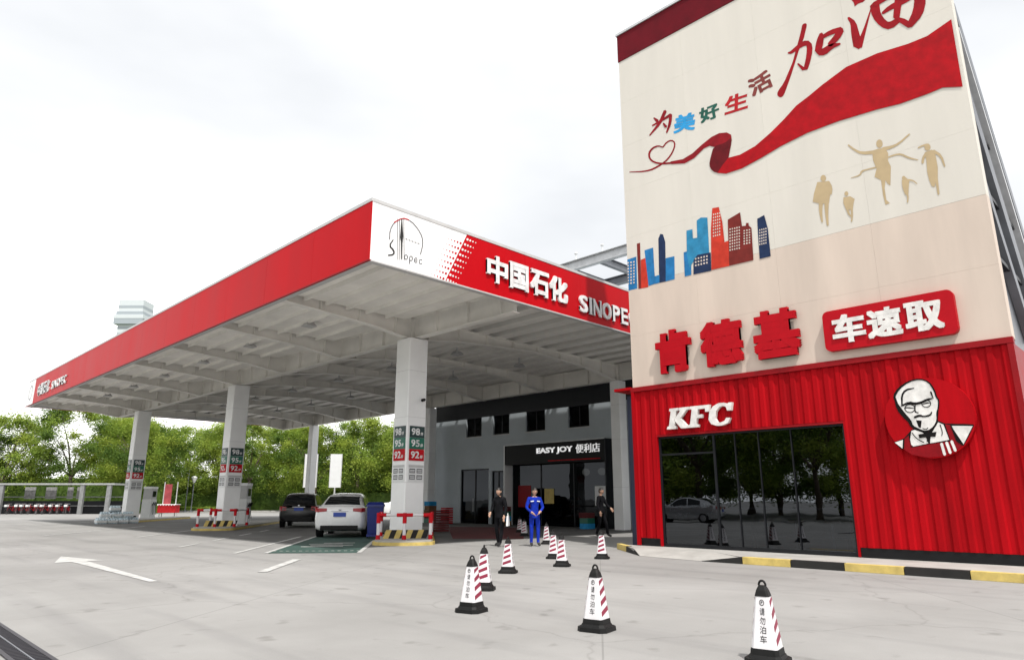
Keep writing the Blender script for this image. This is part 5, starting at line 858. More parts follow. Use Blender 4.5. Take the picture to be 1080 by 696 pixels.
# ground floor body
G0, G1, GZ = 5.89, 11.03, 3.15
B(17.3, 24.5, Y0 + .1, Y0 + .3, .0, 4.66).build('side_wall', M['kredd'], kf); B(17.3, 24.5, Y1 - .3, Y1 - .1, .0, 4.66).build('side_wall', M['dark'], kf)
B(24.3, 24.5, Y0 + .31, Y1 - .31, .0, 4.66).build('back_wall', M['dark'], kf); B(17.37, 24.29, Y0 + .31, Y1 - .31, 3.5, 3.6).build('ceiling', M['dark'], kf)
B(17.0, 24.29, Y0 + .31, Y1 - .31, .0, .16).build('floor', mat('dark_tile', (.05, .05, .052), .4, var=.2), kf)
B(17.35, 17.45, Y1 - .09, Y1 + .5, .1, 4.5).build('side_panel', mat('dark_blue_panel', (.012, .018, .05), .5), kf)
def corrug(ya, yb, z0, z1):
    q_ = MB(); n_ = max(1, round((yb - ya) / .27)); p = (yb - ya) / n_; prof_ = []
    for k in range(n_):
        b_ = ya + k * p
        prof_ += [(b_, .0), (b_ + p * .36, .0), (b_ + p * .5, .032), (b_ + p * .86, .032)]
    prof_.append((yb, .0))
    for (a, da), (b, db) in zip(prof_[:-1], prof_[1:]):
        q_.add([(FX - .05 + da, a, z0), (FX - .05 + db, b, z0), (FX - .05 + db, b, z1), (FX - .05 + da, a, z1)], [(0, 1, 2, 3)])
    q_.box(FX + .0, FX + .09, ya, yb, z0 + .001, z1 - .001)
    return q_.build('corrugated_panel', M['kred'], kf)
corrug(Y0 + .1, G0 - .05, .36, 4.52); corrug(G1 + .05, Y1 - .1, .36, 4.52); corrug(G0 - .045, G1 + .045, GZ + .06, 4.52)
B(FX - .09, FX + .05, Y0 - .02, Y1 + .03, 4.525, 4.655).build('top_rail', M['kredd'], kf); B(FX - .085, FX + .1, Y0 - .015, Y0 + .095, .16, 4.52).build('corner_post', M['kredd'], kf); B(FX - .085, FX + .1, Y1 - .095, Y1 + .015, .16, 4.52).build('corner_post', M['kred'], kf)
B(FX - .1, FX + .6, Y1 + .035, Y1 + .62, 4.6, 4.68).build('side_eave', M['kred'], kf)
B(FX - .03, FX + .1, Y0 + .1, G0 - .055, .152, .355).build('plinth', M['black'], kf); B(FX - .03, FX + .1, G1 + .055, Y1 - .1, .152, .355).build('plinth', M['black'], kf)
B(FX - .06, FX + .12, G0 - .05, G0 - .001, .155, GZ + .055).build('window_jamb', M['kred'], kf); B(FX - .06, FX + .12, G1 + .001, G1 + .05, .155, GZ + .055).build('window_jamb', M['kred'], kf); B(FX - .058, FX + .12, G0, G1, GZ + .001, GZ + .05).build('window_head', M['kredd'], kf)
# shop window
wd = B(FX + .02, FX + .1, G0 + .001, G1 - .001, .156, .24).build('shop_window', M['frame'], kf)
ms = [G0 + .03, 7.2, 8.05, 8.7, 9.31, G1 - .03]
for y in ms: B(FX + .015, FX + .105, y - (.028 if y in (ms[0], 9.31, ms[-1]) else .012), y + (.028 if y in (ms[0], 9.31, ms[-1]) else .012), .242, GZ - .05).build('mullion', M['frame'], wd)
B(FX + .02, FX + .1, G0 + .002, G1 - .002, GZ - .048, GZ).build('transom', M['frame'], wd); B(FX + .025, FX + .095, 9.34, G1 - .06, 2.62, 2.67).build('transom', M['frame'], wd)
for a, b in zip(ms[:-1], ms[1:]):
    q = MB(); q.add([(FX + .05, a + .028, .24), (FX + .05, b - .028, .24), (FX + .05, b - .028, GZ - .05), (FX + .05, a + .028, GZ - .05)], [(0, 1, 2, 3)]); q.build('pane', M['glass_k'], wd)
# window bar and stools inside
ct = thing('window_counter', 'dark high counter just inside the restaurant window', 'counter', (17.7, 7.4, .16)); B(17.45, 17.9, 6.1, 8.9, 1.16, 1.21).build('counter_top', M['gsteel'], ct)
for y in (6.3, 7.5, 8.7): B(17.62, 17.7, y - .04, y + .04, .16, 1.159).build('leg', M['black'], ct)
for i, (y, pl) in enumerate(((6.9, 'nearest the right jamb'), (7.8, 'in the middle of the counter'), (8.6, 'at the left end of the counter'))):
    st = thing('bar_stool', 'dim bar stool inside the restaurant window, ' + pl, 'stool', (18.25, y, .16), 'bar stools behind the glass')
    q = MB(); q.lathe([(.02, .82), (.19, .83), (.2, .87), (.17, .9)], (18.25, y, 0)); q.build('seat', M['kredd'], st, True)
    q = MB(); q.tube((18.25, y, .17), (18.25, y, .83), .03); q.build('stem', M['lsteel'], st, True)
    q = MB(); q.lathe([(.22, 0.0), (.22, .015), (.04, .04)], (18.25, y, .161)); q.build('foot', M['lsteel'], st, True)
# mural prints
for nm, c, layer, poly in PRINT:
    if c.startswith('s_'): continue
    d = .002 + .003 * layer
    if nm.startswith('emblem'): continue
    poly = [(max(Y0 + .004, min(Y1 - .004, a)), min(z, 15.82)) for a, z in poly]
    q = MB(); q.add([(FX - d, a, z) for a, z in poly], [tuple(range(len(poly)))]); q.build(nm, M[c], kf)
for ch, m_, a, b, c in (('美', 'p_blue', (9.915, 12.361), (9.185, 12.21), (9.836, 12.94)), ('好', 'p_green', (8.966, 12.31), (8.333, 12.293), (9.025, 12.809)), ('生', 'p_red', (8.208, 12.264), (7.496, 12.187), (8.139, 12.814)), ('活', 'p_brown', (7.336, 12.449), (6.683, 12.527), (7.467, 13.044))):
    put_text('slogan_character', ch, (FX - .002, *a), (FX - .002, *b), (FX - .002, *c), .004, M[m_], kf, off=.028)
# red raised sign: three characters
sg = thing('raised_wall_sign', 'three thick raised red characters on the cream wall', 'sign', (FX - .1, 9, 4.9))
for ch, a, b in (('肯', 10.86, 9.72), ('德', 9.40, 8.18), ('基', 7.86, 6.64)):
    put_text('letter', ch, (FX - .06, a, 4.92), (FX - .06, b, 4.92), (FX - .06, a, 6.18), .12, M['sred'], sg, off=.042)
    B(FX - .06, FX - .001, min(a, b) + .45, max(a, b) - .45, 5.3, 5.5).build('bracket', M['trim'], sg)
# red box sign with white characters
sb = thing('box_wall_sign', 'rounded red box sign with three white characters', 'sign', (FX - .1, 4.7, 4.9))
def rrect(y0, y1, z0, z1, r, n_=6):
    P = []
    for cy, cz, a0 in ((y1 - r, z1 - r, 0), (y0 + r, z1 - r, 90), (y0 + r, z0 + r, 180), (y1 - r, z0 + r, 270)):
        for k in range(n_ + 1): t = math.radians(a0 + 90 * k / n_); P.append((cy + r * math.cos(t), cz + r * math.sin(t)))
    return P
def xprism(poly, x0, x1, name, m, parent):
    q_ = MB(); n_ = len(poly); q_.add([(x0, a, z) for a, z in poly] + [(x1, a, z) for a, z in poly], [tuple(range(n_)), tuple(range(2 * n_ - 1, n_ - 1, -1))] + [(i, (i + 1) % n_, n_ + (i + 1) % n_, n_ + i) for i in range(n_)]); return q_.build(name, m, parent)
xprism(rrect(3.27, 6.06, 4.87, 5.86, .14), FX - .16, FX - .001, 'sign_box', M['sred'], sb)
for ch, a, b in (('车', 5.85, 5.10), ('速', 5.06, 4.32), ('取', 4.26, 3.5)):
    put_text('letter', ch, (FX - .161, a, 5.02), (FX - .161, b, 5.02), (FX - .161, a, 5.71), .03, M['l_white'], sb, off=.035)
# white raised letters, drawn as slanted slab letters
kl = thing('letter_wall_sign', 'three white slanted slab letters above the dark window', 'sign', (FX - .1, 9.6, 3.3))
def slab(polys, u0, w):
    q_ = MB()
    for p in polys:
        P = [(10.62 - (u0 + (x + .17 * y) * w), 3.33 + y * .575) for x, y in p]; n_ = len(P)
        q_.add([(FX - .16, a, z) for a, z in P] + [(FX - .055, a, z) for a, z in P], [tuple(range(n_)), tuple(range(2 * n_ - 1, n_ - 1, -1))] + [(i, (i + 1) % n_, n_ + (i + 1) % n_, n_ + i) for i in range(n_)])
    return q_.build('letter', M['l_white'], kl)
slab([[(0, 0), (.42, 0), (.42, .12), (.33, .15), (.33, .85), (.42, .88), (.42, 1), (0, 1), (0, .88), (.08, .85), (.08, .15), (0, .12)], [(.3, .42), (.52, .85), (.46, .88), (.46, 1), (.92, 1), (.92, .88), (.82, .86), (.58, .5), (.9, .14), (.98, .12), (.98, 0), (.66, 0)]], 0, .68)
slab([[(0, 0), (.5, 0), (.5, .12), (.38, .15), (.38, .42), (.62, .42), (.62, .58), (.38, .58), (.38, .84), (.72, .84), (.74, .68), (.9, .68), (.9, 1), (0, 1), (0, .88), (.1, .85), (.1, .15), (0, .12)]], .66, .66)
slab([[(.92, .30), (.86, .08), (.62, -.02), (.40, -.02), (.16, .08), (.02, .3), (.02, .66), (.14, .9), (.36, 1.02), (.58, 1.02), (.74, .95), (.78, 1), (.92, 1), (.92, .64), (.76, .64), (.7, .8), (.56, .88), (.42, .84), (.3, .66), (.3, .34), (.4, .16), (.54, .12), (.7, .18), (.76, .32)]], 1.26, .70)
for y in (10.42, 9.75, 9.22): B(FX - .056, FX - .046, y - .05, y + .05, 3.5, 3.6).build('bracket', M['trim'], kl)
# round emblem
em = thing('round_emblem', 'round red emblem with a white bearded, bespectacled portrait in apron', 'emblem', (FX - .1, 4.07, 2.3))
xprism([(4.075 + .86 * math.cos(t), 3.12 + .86 * math.sin(t)) for t in np.linspace(0, 2 * math.pi, 49)[:-1]], FX - .20, FX - .052, 'disc', M['kred'], em)
for nm, c, layer, poly in PRINT:
    if nm.startswith('emblem'):
        q = MB(); q.add([(FX - .202 - .003 * layer, 4.075 + (a - 4.075) * .985, 3.12 + (z - 3.12) * .985) for a, z in poly], [tuple(range(len(poly)))]); q.build(nm.replace('emblem', 'portrait'), M[c], em)
# raised pavement with striped kerb
pv = MB()
poly = [(15.25, -9), (16.965, -9), (16.965, 11.85), (17.0, 12.6), (16.3, 11.75), (15.9, 11.3), (16.1, 10.3), (16.1, 8.95), (15.25, 7.9)]
pv.prism(poly, 0, .145); pave = tag(pv.build('pavement', M['kerb']), 'low raised concrete pavement along the red restaurant front', 'pavement', kind='structure')
q = MB(); q.add([(15.1, 8.8, .006), (15.25, 7.92, .13), (16.1, 8.96, .143), (16.1, 10.3, .143), (15.9, 11.28, .143), (15.35, 10.7, .006)], [(0, 1, 2, 3, 4, 5)]); q.build('ramp', M['kerb'], pave)
ks = [7.77, 6.67, 5.56, 4.46, 3.37, 2.28, 1.18, .08, -1.02, -2.1, -3.2, -4.3, -5.4, -6.5]
for i, (a, b) in enumerate(zip(ks[:-1], ks[1:])):
    B(15.1, 15.248, b + .006, a - .006, 0, .155).build('kerb_stone', M['yellow'] if i % 2 == 0 else M['kblack'], pave, bevel=.008)
def wedge(p0, p1, z0, z1, m):
    p0 = Vector(p0); p1 = Vector(p1); d = (p1 - p0).normalized(); n_ = Vector((d.y, -d.x)) * .15
    q_ = MB(); q_.add([(p0.x, p0.y, 0), (p1.x, p1.y, 0), (p1.x + n_.x, p1.y + n_.y, 0), (p0.x + n_.x, p0.y + n_.y, 0), (p0.x, p0.y, z0), (p1.x, p1.y, z1), (p1.x + n_.x, p1.y + n_.y, z1), (p0.x + n_.x, p0.y + n_.y, z0)], [(0, 3, 2, 1), (4, 5, 6, 7), (0, 1, 5, 4), (1, 2, 6, 5), (2, 3, 7, 6), (3, 0, 4, 7)]); q_.build('kerb_stone', m, pave)
wedge((15.1, 7.776), (15.1, 8.79), .155, .012, M['kblack']); wedge((15.4, 10.75), (16.35, 11.85), .012, .155, M['kblack']); wedge((16.355, 11.856), (17.1, 12.72), .155, .155, M['yellow'])
# ------------------------------------------------------------------ shop building under the canopy
SX = 29.0
sh = thing('shop_building', 'pale grey shop wall with small dark windows behind the canopy', 'building', (SX, 25, 0))
wins = [(32.05, 33.4), (30.65 - .0, 31.65), (28.0, 29.2), (26.3, 27.8), (23.15, 24.6)]
wins = [(31.69, 33.14), (29.24, 30.65), (26.33, 27.85), (23.12, 24.6)]
WZ0, WZ1 = 5.25, 6.42
SY0, SY1 = 12.2, 36.3
B(SX, SX + .25, SY0, SY1, 4.5, WZ0).build('wall', M['shopw'], sh); B(SX + .02, SX + .25, SY0, SY1, WZ1, 7.75).build('clerestory_band', M['frame'], sh); B(SX, SX + .25, SY0, SY1, 7.751, 9.0).build('wall', M['shopw'], sh)
ed = [SY1] + [v for w in wins for v in (w[1], w[0])] + [SY0]
for a, b in zip(ed[::2], ed[1::2]): B(SX, SX + .25, b, a, WZ0 + .001, WZ1 - .001).build('wall', M['shopw'], sh)
for a, b in wins:
    o = B(SX + .1, SX + .16, a, b, WZ0, WZ0 + .06).build('window', M['frame'], sh)
    for y in (a + .025, (a + b) / 2, b - .025): B(SX + .1, SX + .16, y - .025, y + .025, WZ0 + .061, WZ1 - .001).build('frame', M['frame'], o)
    q = MB(); q.add([(SX + .14, a, WZ0), (SX + .14, b, WZ0), (SX + .14, b, WZ1), (SX + .14, a, WZ1)], [(0, 1, 2, 3)]); q.build('pane', M['glass_s'], o)
    B(SX - .05, SX + .1, a - .05, b + .05, WZ0 - .06, WZ0 - .002).build('sill', M['trim'], o)
B(SX, SX + .25, 33.6, SY1, .0, 4.499).build('wall', M['shopw'], sh); B(SX, SX + .25, 30.75, 31.0, .0, 4.499).build('wall', M['shopw'], sh); B(SX, SX + .25, 31.0, 33.6, 3.27, 4.499).build('wall', M['shopw'], sh)
B(SX, SX + .25, 28.9, 29.7, .0, 4.499).build('wall', M['shopw'], sh); B(SX, SX + .25, 29.7, 30.75, 3.1, 4.499).build('wall', M['shopw'], sh); B(SX, SX + .25, SY0, 21.6, .0, 4.499).build('wall', M['shopw'], sh)
for a, b, h in ((31.0, 33.6, 3.27), (29.7, 30.75, 3.1)):
    d_ = B(SX + .08, SX + .14, a, b, h - .08, h - .001).build('door', M['frame'], sh)
    for y in (a + .03, (a + b) / 2, b - .03): B(SX + .08, SX + .14, y - .03, y + .03, .0, h - .081).build('frame', M['frame'], d_)
    q = MB(); q.add([(SX + .12, a, 0), (SX + .12, b, 0), (SX + .12, b, h), (SX + .12, a, h)], [(0, 1, 2, 3)]); q.build('pane', M['glass_s'], d_)
    q = MB(); q.tube((SX + .03, (a + b) / 2 + .12, .7), (SX + .03, (a + b) / 2 + .12, 1.5), .02); q.build('handle', M['lsteel'], d_)
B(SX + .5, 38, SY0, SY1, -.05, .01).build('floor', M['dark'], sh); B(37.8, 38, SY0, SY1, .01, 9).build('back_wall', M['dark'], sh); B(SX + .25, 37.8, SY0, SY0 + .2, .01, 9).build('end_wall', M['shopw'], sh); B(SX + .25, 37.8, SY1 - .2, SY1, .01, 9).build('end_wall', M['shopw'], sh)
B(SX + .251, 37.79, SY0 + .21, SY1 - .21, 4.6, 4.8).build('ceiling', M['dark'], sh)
B(SX - .62, 38, SY0, SY1, 9.002, 9.2).build('roof', M['shopw'], sh)
# entrance box with sign band
B(28.3, 28.99, 21.62, 28.9, 3.35, 4.45).build('sign_box', M['black'], sh)['label'] = 'black sign band over the shop entrance with white lettering'
B(28.28, 28.99, 28.901, 28.97, .0, 4.47).build('entrance_trim', M['white'], sh); B(28.28, 28.99, 21.55, 21.619, .0, 4.47).build('entrance_trim', M['frame'], sh); B(28.27, 28.99, 21.62, 28.9, 4.451, 4.5).build('entrance_trim', M['lsteel'], sh)
put_text('letter', 'EASY JOY', (28.298, 26.35, 3.82), (28.298, 23.75, 3.82), (28.298, 26.35, 4.2), .04, mat('lit_letter', (.8, .8, .8), .5, emit=(1, 1, 1, .3)), sh, off=.03)
put_text('letter', '便利店', (28.298, 23.5, 3.80), (28.298, 21.9, 3.80), (28.298, 23.5, 4.26), .04, mat('lit_letter', (.8, .8, .8), .5), sh, off=.0)
B(28.285, 28.299, 21.9, 25.5, 3.45, 3.5).build('red_line', M['s_red'], sh)
for y in (21.7, 24.2, 26.6, 28.8): B(28.9, 28.96, y - .04, y + .04, .01, 3.349).build('entrance_frame', M['frame'], sh)
for a, b in ((21.74, 24.16), (24.24, 26.56), (26.64, 28.76)):
    q = MB(); q.add([(28.93, a, .02), (28.93, b, .02), (28.93, b, 3.34), (28.93, a, 3.34)], [(0, 1, 2, 3)]); q.build('pane', M['glass_s'], sh)
for k, (y, tx) in enumerate(((22.6, 'behind the right entrance pane'), (24.6, 'in the middle of the shop entrance'), (26.9, 'behind the left entrance pane'), (28.2, 'beside the white entrance trim'))):
    s = thing('shop_shelf', 'dim shelf of goods ' + tx, 'shelf', (32, y, 0), 'shelves inside the shop')
    B(31.7, 32.3, y - .7, y + .7, .011, .2).build('base', M['frame'], s); B(32.0, 32.04, y - .69, y + .69, .2, 1.7).build('back_panel', M['frame'], s)
    for z in (.55, .95, 1.35):
        B(31.75, 31.99, y - .69, y + .69, z, z + .03).build('shelf_board', M['trim'], s)
        for i in range(6):
            yy = y - .6 + i * .21; B(31.8, 31.95, yy, yy + .16, z + .031, z + .2 + .1 * random.random()).build('packet', M[random.choice(['s_red', 'p_blue', 'yellow', 'panel', 'green'])], s)
for i, y in enumerate((23.3, 24.4)):
    o = thing('pendant_lamp', 'round pale pendant lamp in the shop entrance, ' + ('right' if i == 0 else 'left') + ' one of two', 'lamp', (30.2, y, 3.0), 'pendant lamps in the shop')
    q = MB(); q.ball((30.2, y, 2.9), .22, .22, .2, 14); q.build('globe', mat('lamp_globe', (.7, .7, .66), .5, emit=(1, .95, .85, .25)), o, True)
    q = MB(); q.tube((30.2, y, 3.08), (30.2, y, 4.6), .012, n=6); q.build('cord', M['black'], o)
for i, (y, w_, h0_, h1_, m_, lab) in enumerate(((27.9, .5, 1.0, 2.2, 'kredd', 'dim red poster on the left entrance pane'), (26.0, .35, 1.2, 2.0, 'yellow', 'small yellow poster on the middle entrance pane'), (22.4, .4, 1.1, 2.1, 'panel', 'pale poster on the right entrance pane'))):
    tag(B(28.905, 28.915, y - w_, y + w_, h0_, h1_).build('poster', M[m_]), lab, 'poster')
for i, (x, y, n_, lab) in enumerate(((27.5, 28.1, 4, 'low stack of drink cartons left of the shop entrance'), (27.6, 22.3, 3, 'low stack of drink cartons right of the shop entrance'), (27.9, 35.2, 5, 'stack of cartons against the shop wall left of the door'))):
    t = thing('carton_stack', lab, 'cartons', (x, y, 0), 'cartons in front of the shop')
    for k in range(n_): B(x - .3 + .02 * (k % 2), x + .3, y - .24, y + .24 + .02 * (k % 3), .008 + .26 * k, .262 + .26 * k).build('carton', M[('orange', 'p_blue', 'green', 'mat_red', 'orange')[(k + i) % 5]], t)
# steel roof frame above the canopy
rf = thing('roof_frame', 'grey open steel roof frame rising behind the canopy fascia', 'frame', (28, 19, 9.2))
def ib(a, b, w, h, m='gsteel', nm='beam'):
    a = Vector(a); b = Vector(b); d = (b - a).normalized(); n_ = Vector((-d.y, d.x, 0)).normalized()
    q_ = MB()
    for s, e, z0, z1 in ((-w / 2, w / 2, -h, -h + .03), (-w / 2, w / 2, -.03, 0), (-.012, .012, -h + .03, -.03)):
        P = [a + n_ * s, b + n_ * s, b + n_ * e, a + n_ * e]
        q_.add([(p.x, p.y, p.z + z0) for p in P] + [(p.x, p.y, p.z + z1) for p in P], [(0, 3, 2, 1), (4, 5, 6, 7), (0, 1, 5, 4), (1, 2, 6, 5), (2, 3, 7, 6), (3, 0, 4, 7)])
    return q_.build(nm, M[m], rf)
ib((26.0, 22.4, 13.42), (26.0, 12.5, 13.42), .3, .5, 'lsteel'); ib((29.6, 22.4, 13.40), (29.6, 12.5, 13.40), .3, .48)
for y in (22.2, 19.9, 17.3, 14.7): ib((26.16, y, 13.38), (29.45, y, 13.38), .22, .4)
for y in (22.0, 13.0):
    for x in (26.0, 29.6): B(x - .1, x + .1, y - .1, y + .1, 8.24 if x < 27 else 9.2, 12.95).build('post', M['gsteel'], rf)
for y in (21.3, 19.6, 17.9):
    q = MB(); q.tube((26.0, y, 13.42), (26.0, y, 13.75), .03); q.ball((26.0, y, 13.8), .1, .1, .07, 8); q.build('roof_light', M['panel'], rf)
# ------------------------------------------------------------------ far buildings
ft = thing('distant_tower', 'pale hazy high rise tower far behind the canopy roof', 'building', (*DR(420, -243), 0))
tx, ty = DR(420, -240)
def tb(w, z0, z1, m, nm): q_ = MB(); q_.obox((tx, ty), (R2, -R2), w * .86, w * .7, z0 - (3 if z0 else 0), z1 - 3); q_.build(nm, M[m], ft)
tb(8.2, 0, 111, 'far', 'shaft')
for z in range(60, 110, 4): tb(8.26, z, z + 1.6, 'farg', 'window_band')
tb(10.6, 111.01, 114.5, 'farg', 'overhang'); tb(10.8, 114.51, 117.0, 'far', 'crown_tier'); tb(9.8, 117.01, 119.2, 'farg', 'crown_tier'); tb(9.0, 119.21, 127, 'far', 'crown_tier'); tb(9.08, 121.5, 123.2, 'farg', 'window_band')
lb = thing('low_house', 'low pale building showing between the far trees', 'building', (*DR(112, -28), 0))
q = MB(); q.obox(DR(112, -24), (R2, -R2), 9, 4, 0, 7.0); q.build('wall', M['panel'], lb); q = MB(); q.obox(DR(112, -24), (R2, -R2), 9.4, 4.4, 7.001, 7.4); q.build('roof', M['trim'], lb)
for k in range(6):
    r = -31.5 + k * 3; q = MB(); q.obox(DR(107.98, r), (R2, -R2), .8, .05, 4.2, 6.0); q.build('window', M['cglass'], lb)
# ------------------------------------------------------------------ traffic cones
def make_cone():
    t = thing('traffic_cone', '', 'traffic cone')
    q = MB(); a, c = .2, .055
    oc = lambda a, c: [(-a, -a + c), (-a + c, -a), (a - c, -a), (a, -a + c), (a, a - c), (a - c, a), (-a + c, a), (-a, a - c)]
    q.prism(oc(.178, .055), 0, .045, 0, oc(.174, .055)); q.prism(oc(.148, .045), .045, .075, 0, oc(.134, .04)); q.prism(oc(.126, .028), .075, .125, 0, oc(.12, .028)); q.build('base', M['coneb'], t)
    z0, z1 = .126, .555; h0, h1 = .113, .059
    q = MB(); q.prism(oc(h0, .022), z0, z1, 0, oc(h1, .014)); b = q.build('body', M['conew'], t)
    q = MB(); q.prism(oc(h1 + .004, .016), z1, z1 + .05, 0, oc(.05, .018)); q.prism(oc(.05, .018), z1 + .05, z1 + .09, 0, oc(.03, .012))
    for k in range(10):                         # lifting eye
        t0 = math.pi * k / 10; t1 = math.pi * (k + 1) / 10
        q.tube((.03 * math.cos(t0), 0, z1 + .09 + .04 * math.sin(t0)), (.03 * math.cos(t1), 0, z1 + .09 + .04 * math.sin(t1)), .011, n=6)
    q.build('cap', M['coneb'], t)
    def fp(face, u, z, d=.002):                 # face 0..3, u in -1..1
        h = h0 + (h1 - h0) * (z - z0) / (z1 - z0); w = h * .8
        p = (u * w, -h - d)
        for _ in range(face): p = (-p[1], p[0])
        return (p[0], p[1], z)
    for face in (1, 3):
        for k in range(4):
            q = MB()
            zb = z0 + .03 + k * .105
            lo = [zb, zb + .05]; up = [zb + .055, zb + .105]
            q.add([fp(face, -1, lo[0]), fp(face, 1, up[0]), fp(face, 1, min(up[1], z1 - .004)), fp(face, -1, lo[1])], [(0, 1, 2, 3)]); q.build('stripe', M['coner'], b)
    q = MB()
    for face in (0, 2):
        for k, ch in enumerate('请勿泊车'):
            z = .40 - k * .075
            put_text('', ch, fp(face, -.34, z), fp(face, .34, z), fp(face, -.34, z + .062), .0008, None, None, off=.01, mb=q)
        n = 14; zc = .505
        ring = [(.42 * math.cos(2 * math.pi * i / n), .026 * math.sin(2 * math.pi * i / n)) for i in range(n)]
        q.add([fp(face, u, zc + z) for u, z in ring] + [fp(face, u * .75, zc + z * .75) for u, z in ring], [(i, (i + 1) % n, n + (i + 1) % n, n + i) for i in range(n)])
        put_text('', 'P', fp(face, -.15, zc - .012), fp(face, .15, zc - .012), fp(face, -.15, zc + .012), .0008, None, None, mb=q)
    q.build('lettering', M['l_black'], b)
    return t
cone0 = make_cone()
H45 = math.radians(-45)
# angle: rotation of the text face (face 0 looks to -Y); camera direction is added per cone
cones = [((6.30, 7.04), -34, 'striped cone left of centre with its text side turned left, in front of another cone'), ((6.42, 5.09), -27, 'lone striped cone at bottom centre with text side and stripes both showing'), ((6.27, 3.05), -15, 'closest striped cone at the bottom edge, text facing the camera'),
         ((7.9, 8.54), 80, 'striped cone half hidden behind the one left of centre'), ((10.02, 10.13), 78, 'striped cone at the feet of the dark clothed person'), ((11.83, 10.29), 80, 'striped cone in the middle, hiding another cone just behind it'), ((14.02, 10.89), 82, 'striped cone nearest the restaurant pavement corner'),
         ((17.3, 15.7), 85, 'striped cone just right of the person in blue'), ((13.2, 11.75), 80, 'striped cone mostly hidden behind the middle cone'), ((22.6, 22.1), 70, 'far small striped cone left of the person in blue, rear one of two'), ((20.4, 19.7), 75, 'far small striped cone left of the person in blue, front one of two')]
for i, ((x, y), a, lab) in enumerate(cones):
    o = cone0 if i == 0 else copy_tree(cone0)
    o.location = (x, y, .002); face_cam = math.atan2(-y, -x) + math.pi / 2
    o.rotation_euler = (0, 0, face_cam + math.radians(a)); tag(o, lab, 'traffic cone', 'striped cones across the forecourt')
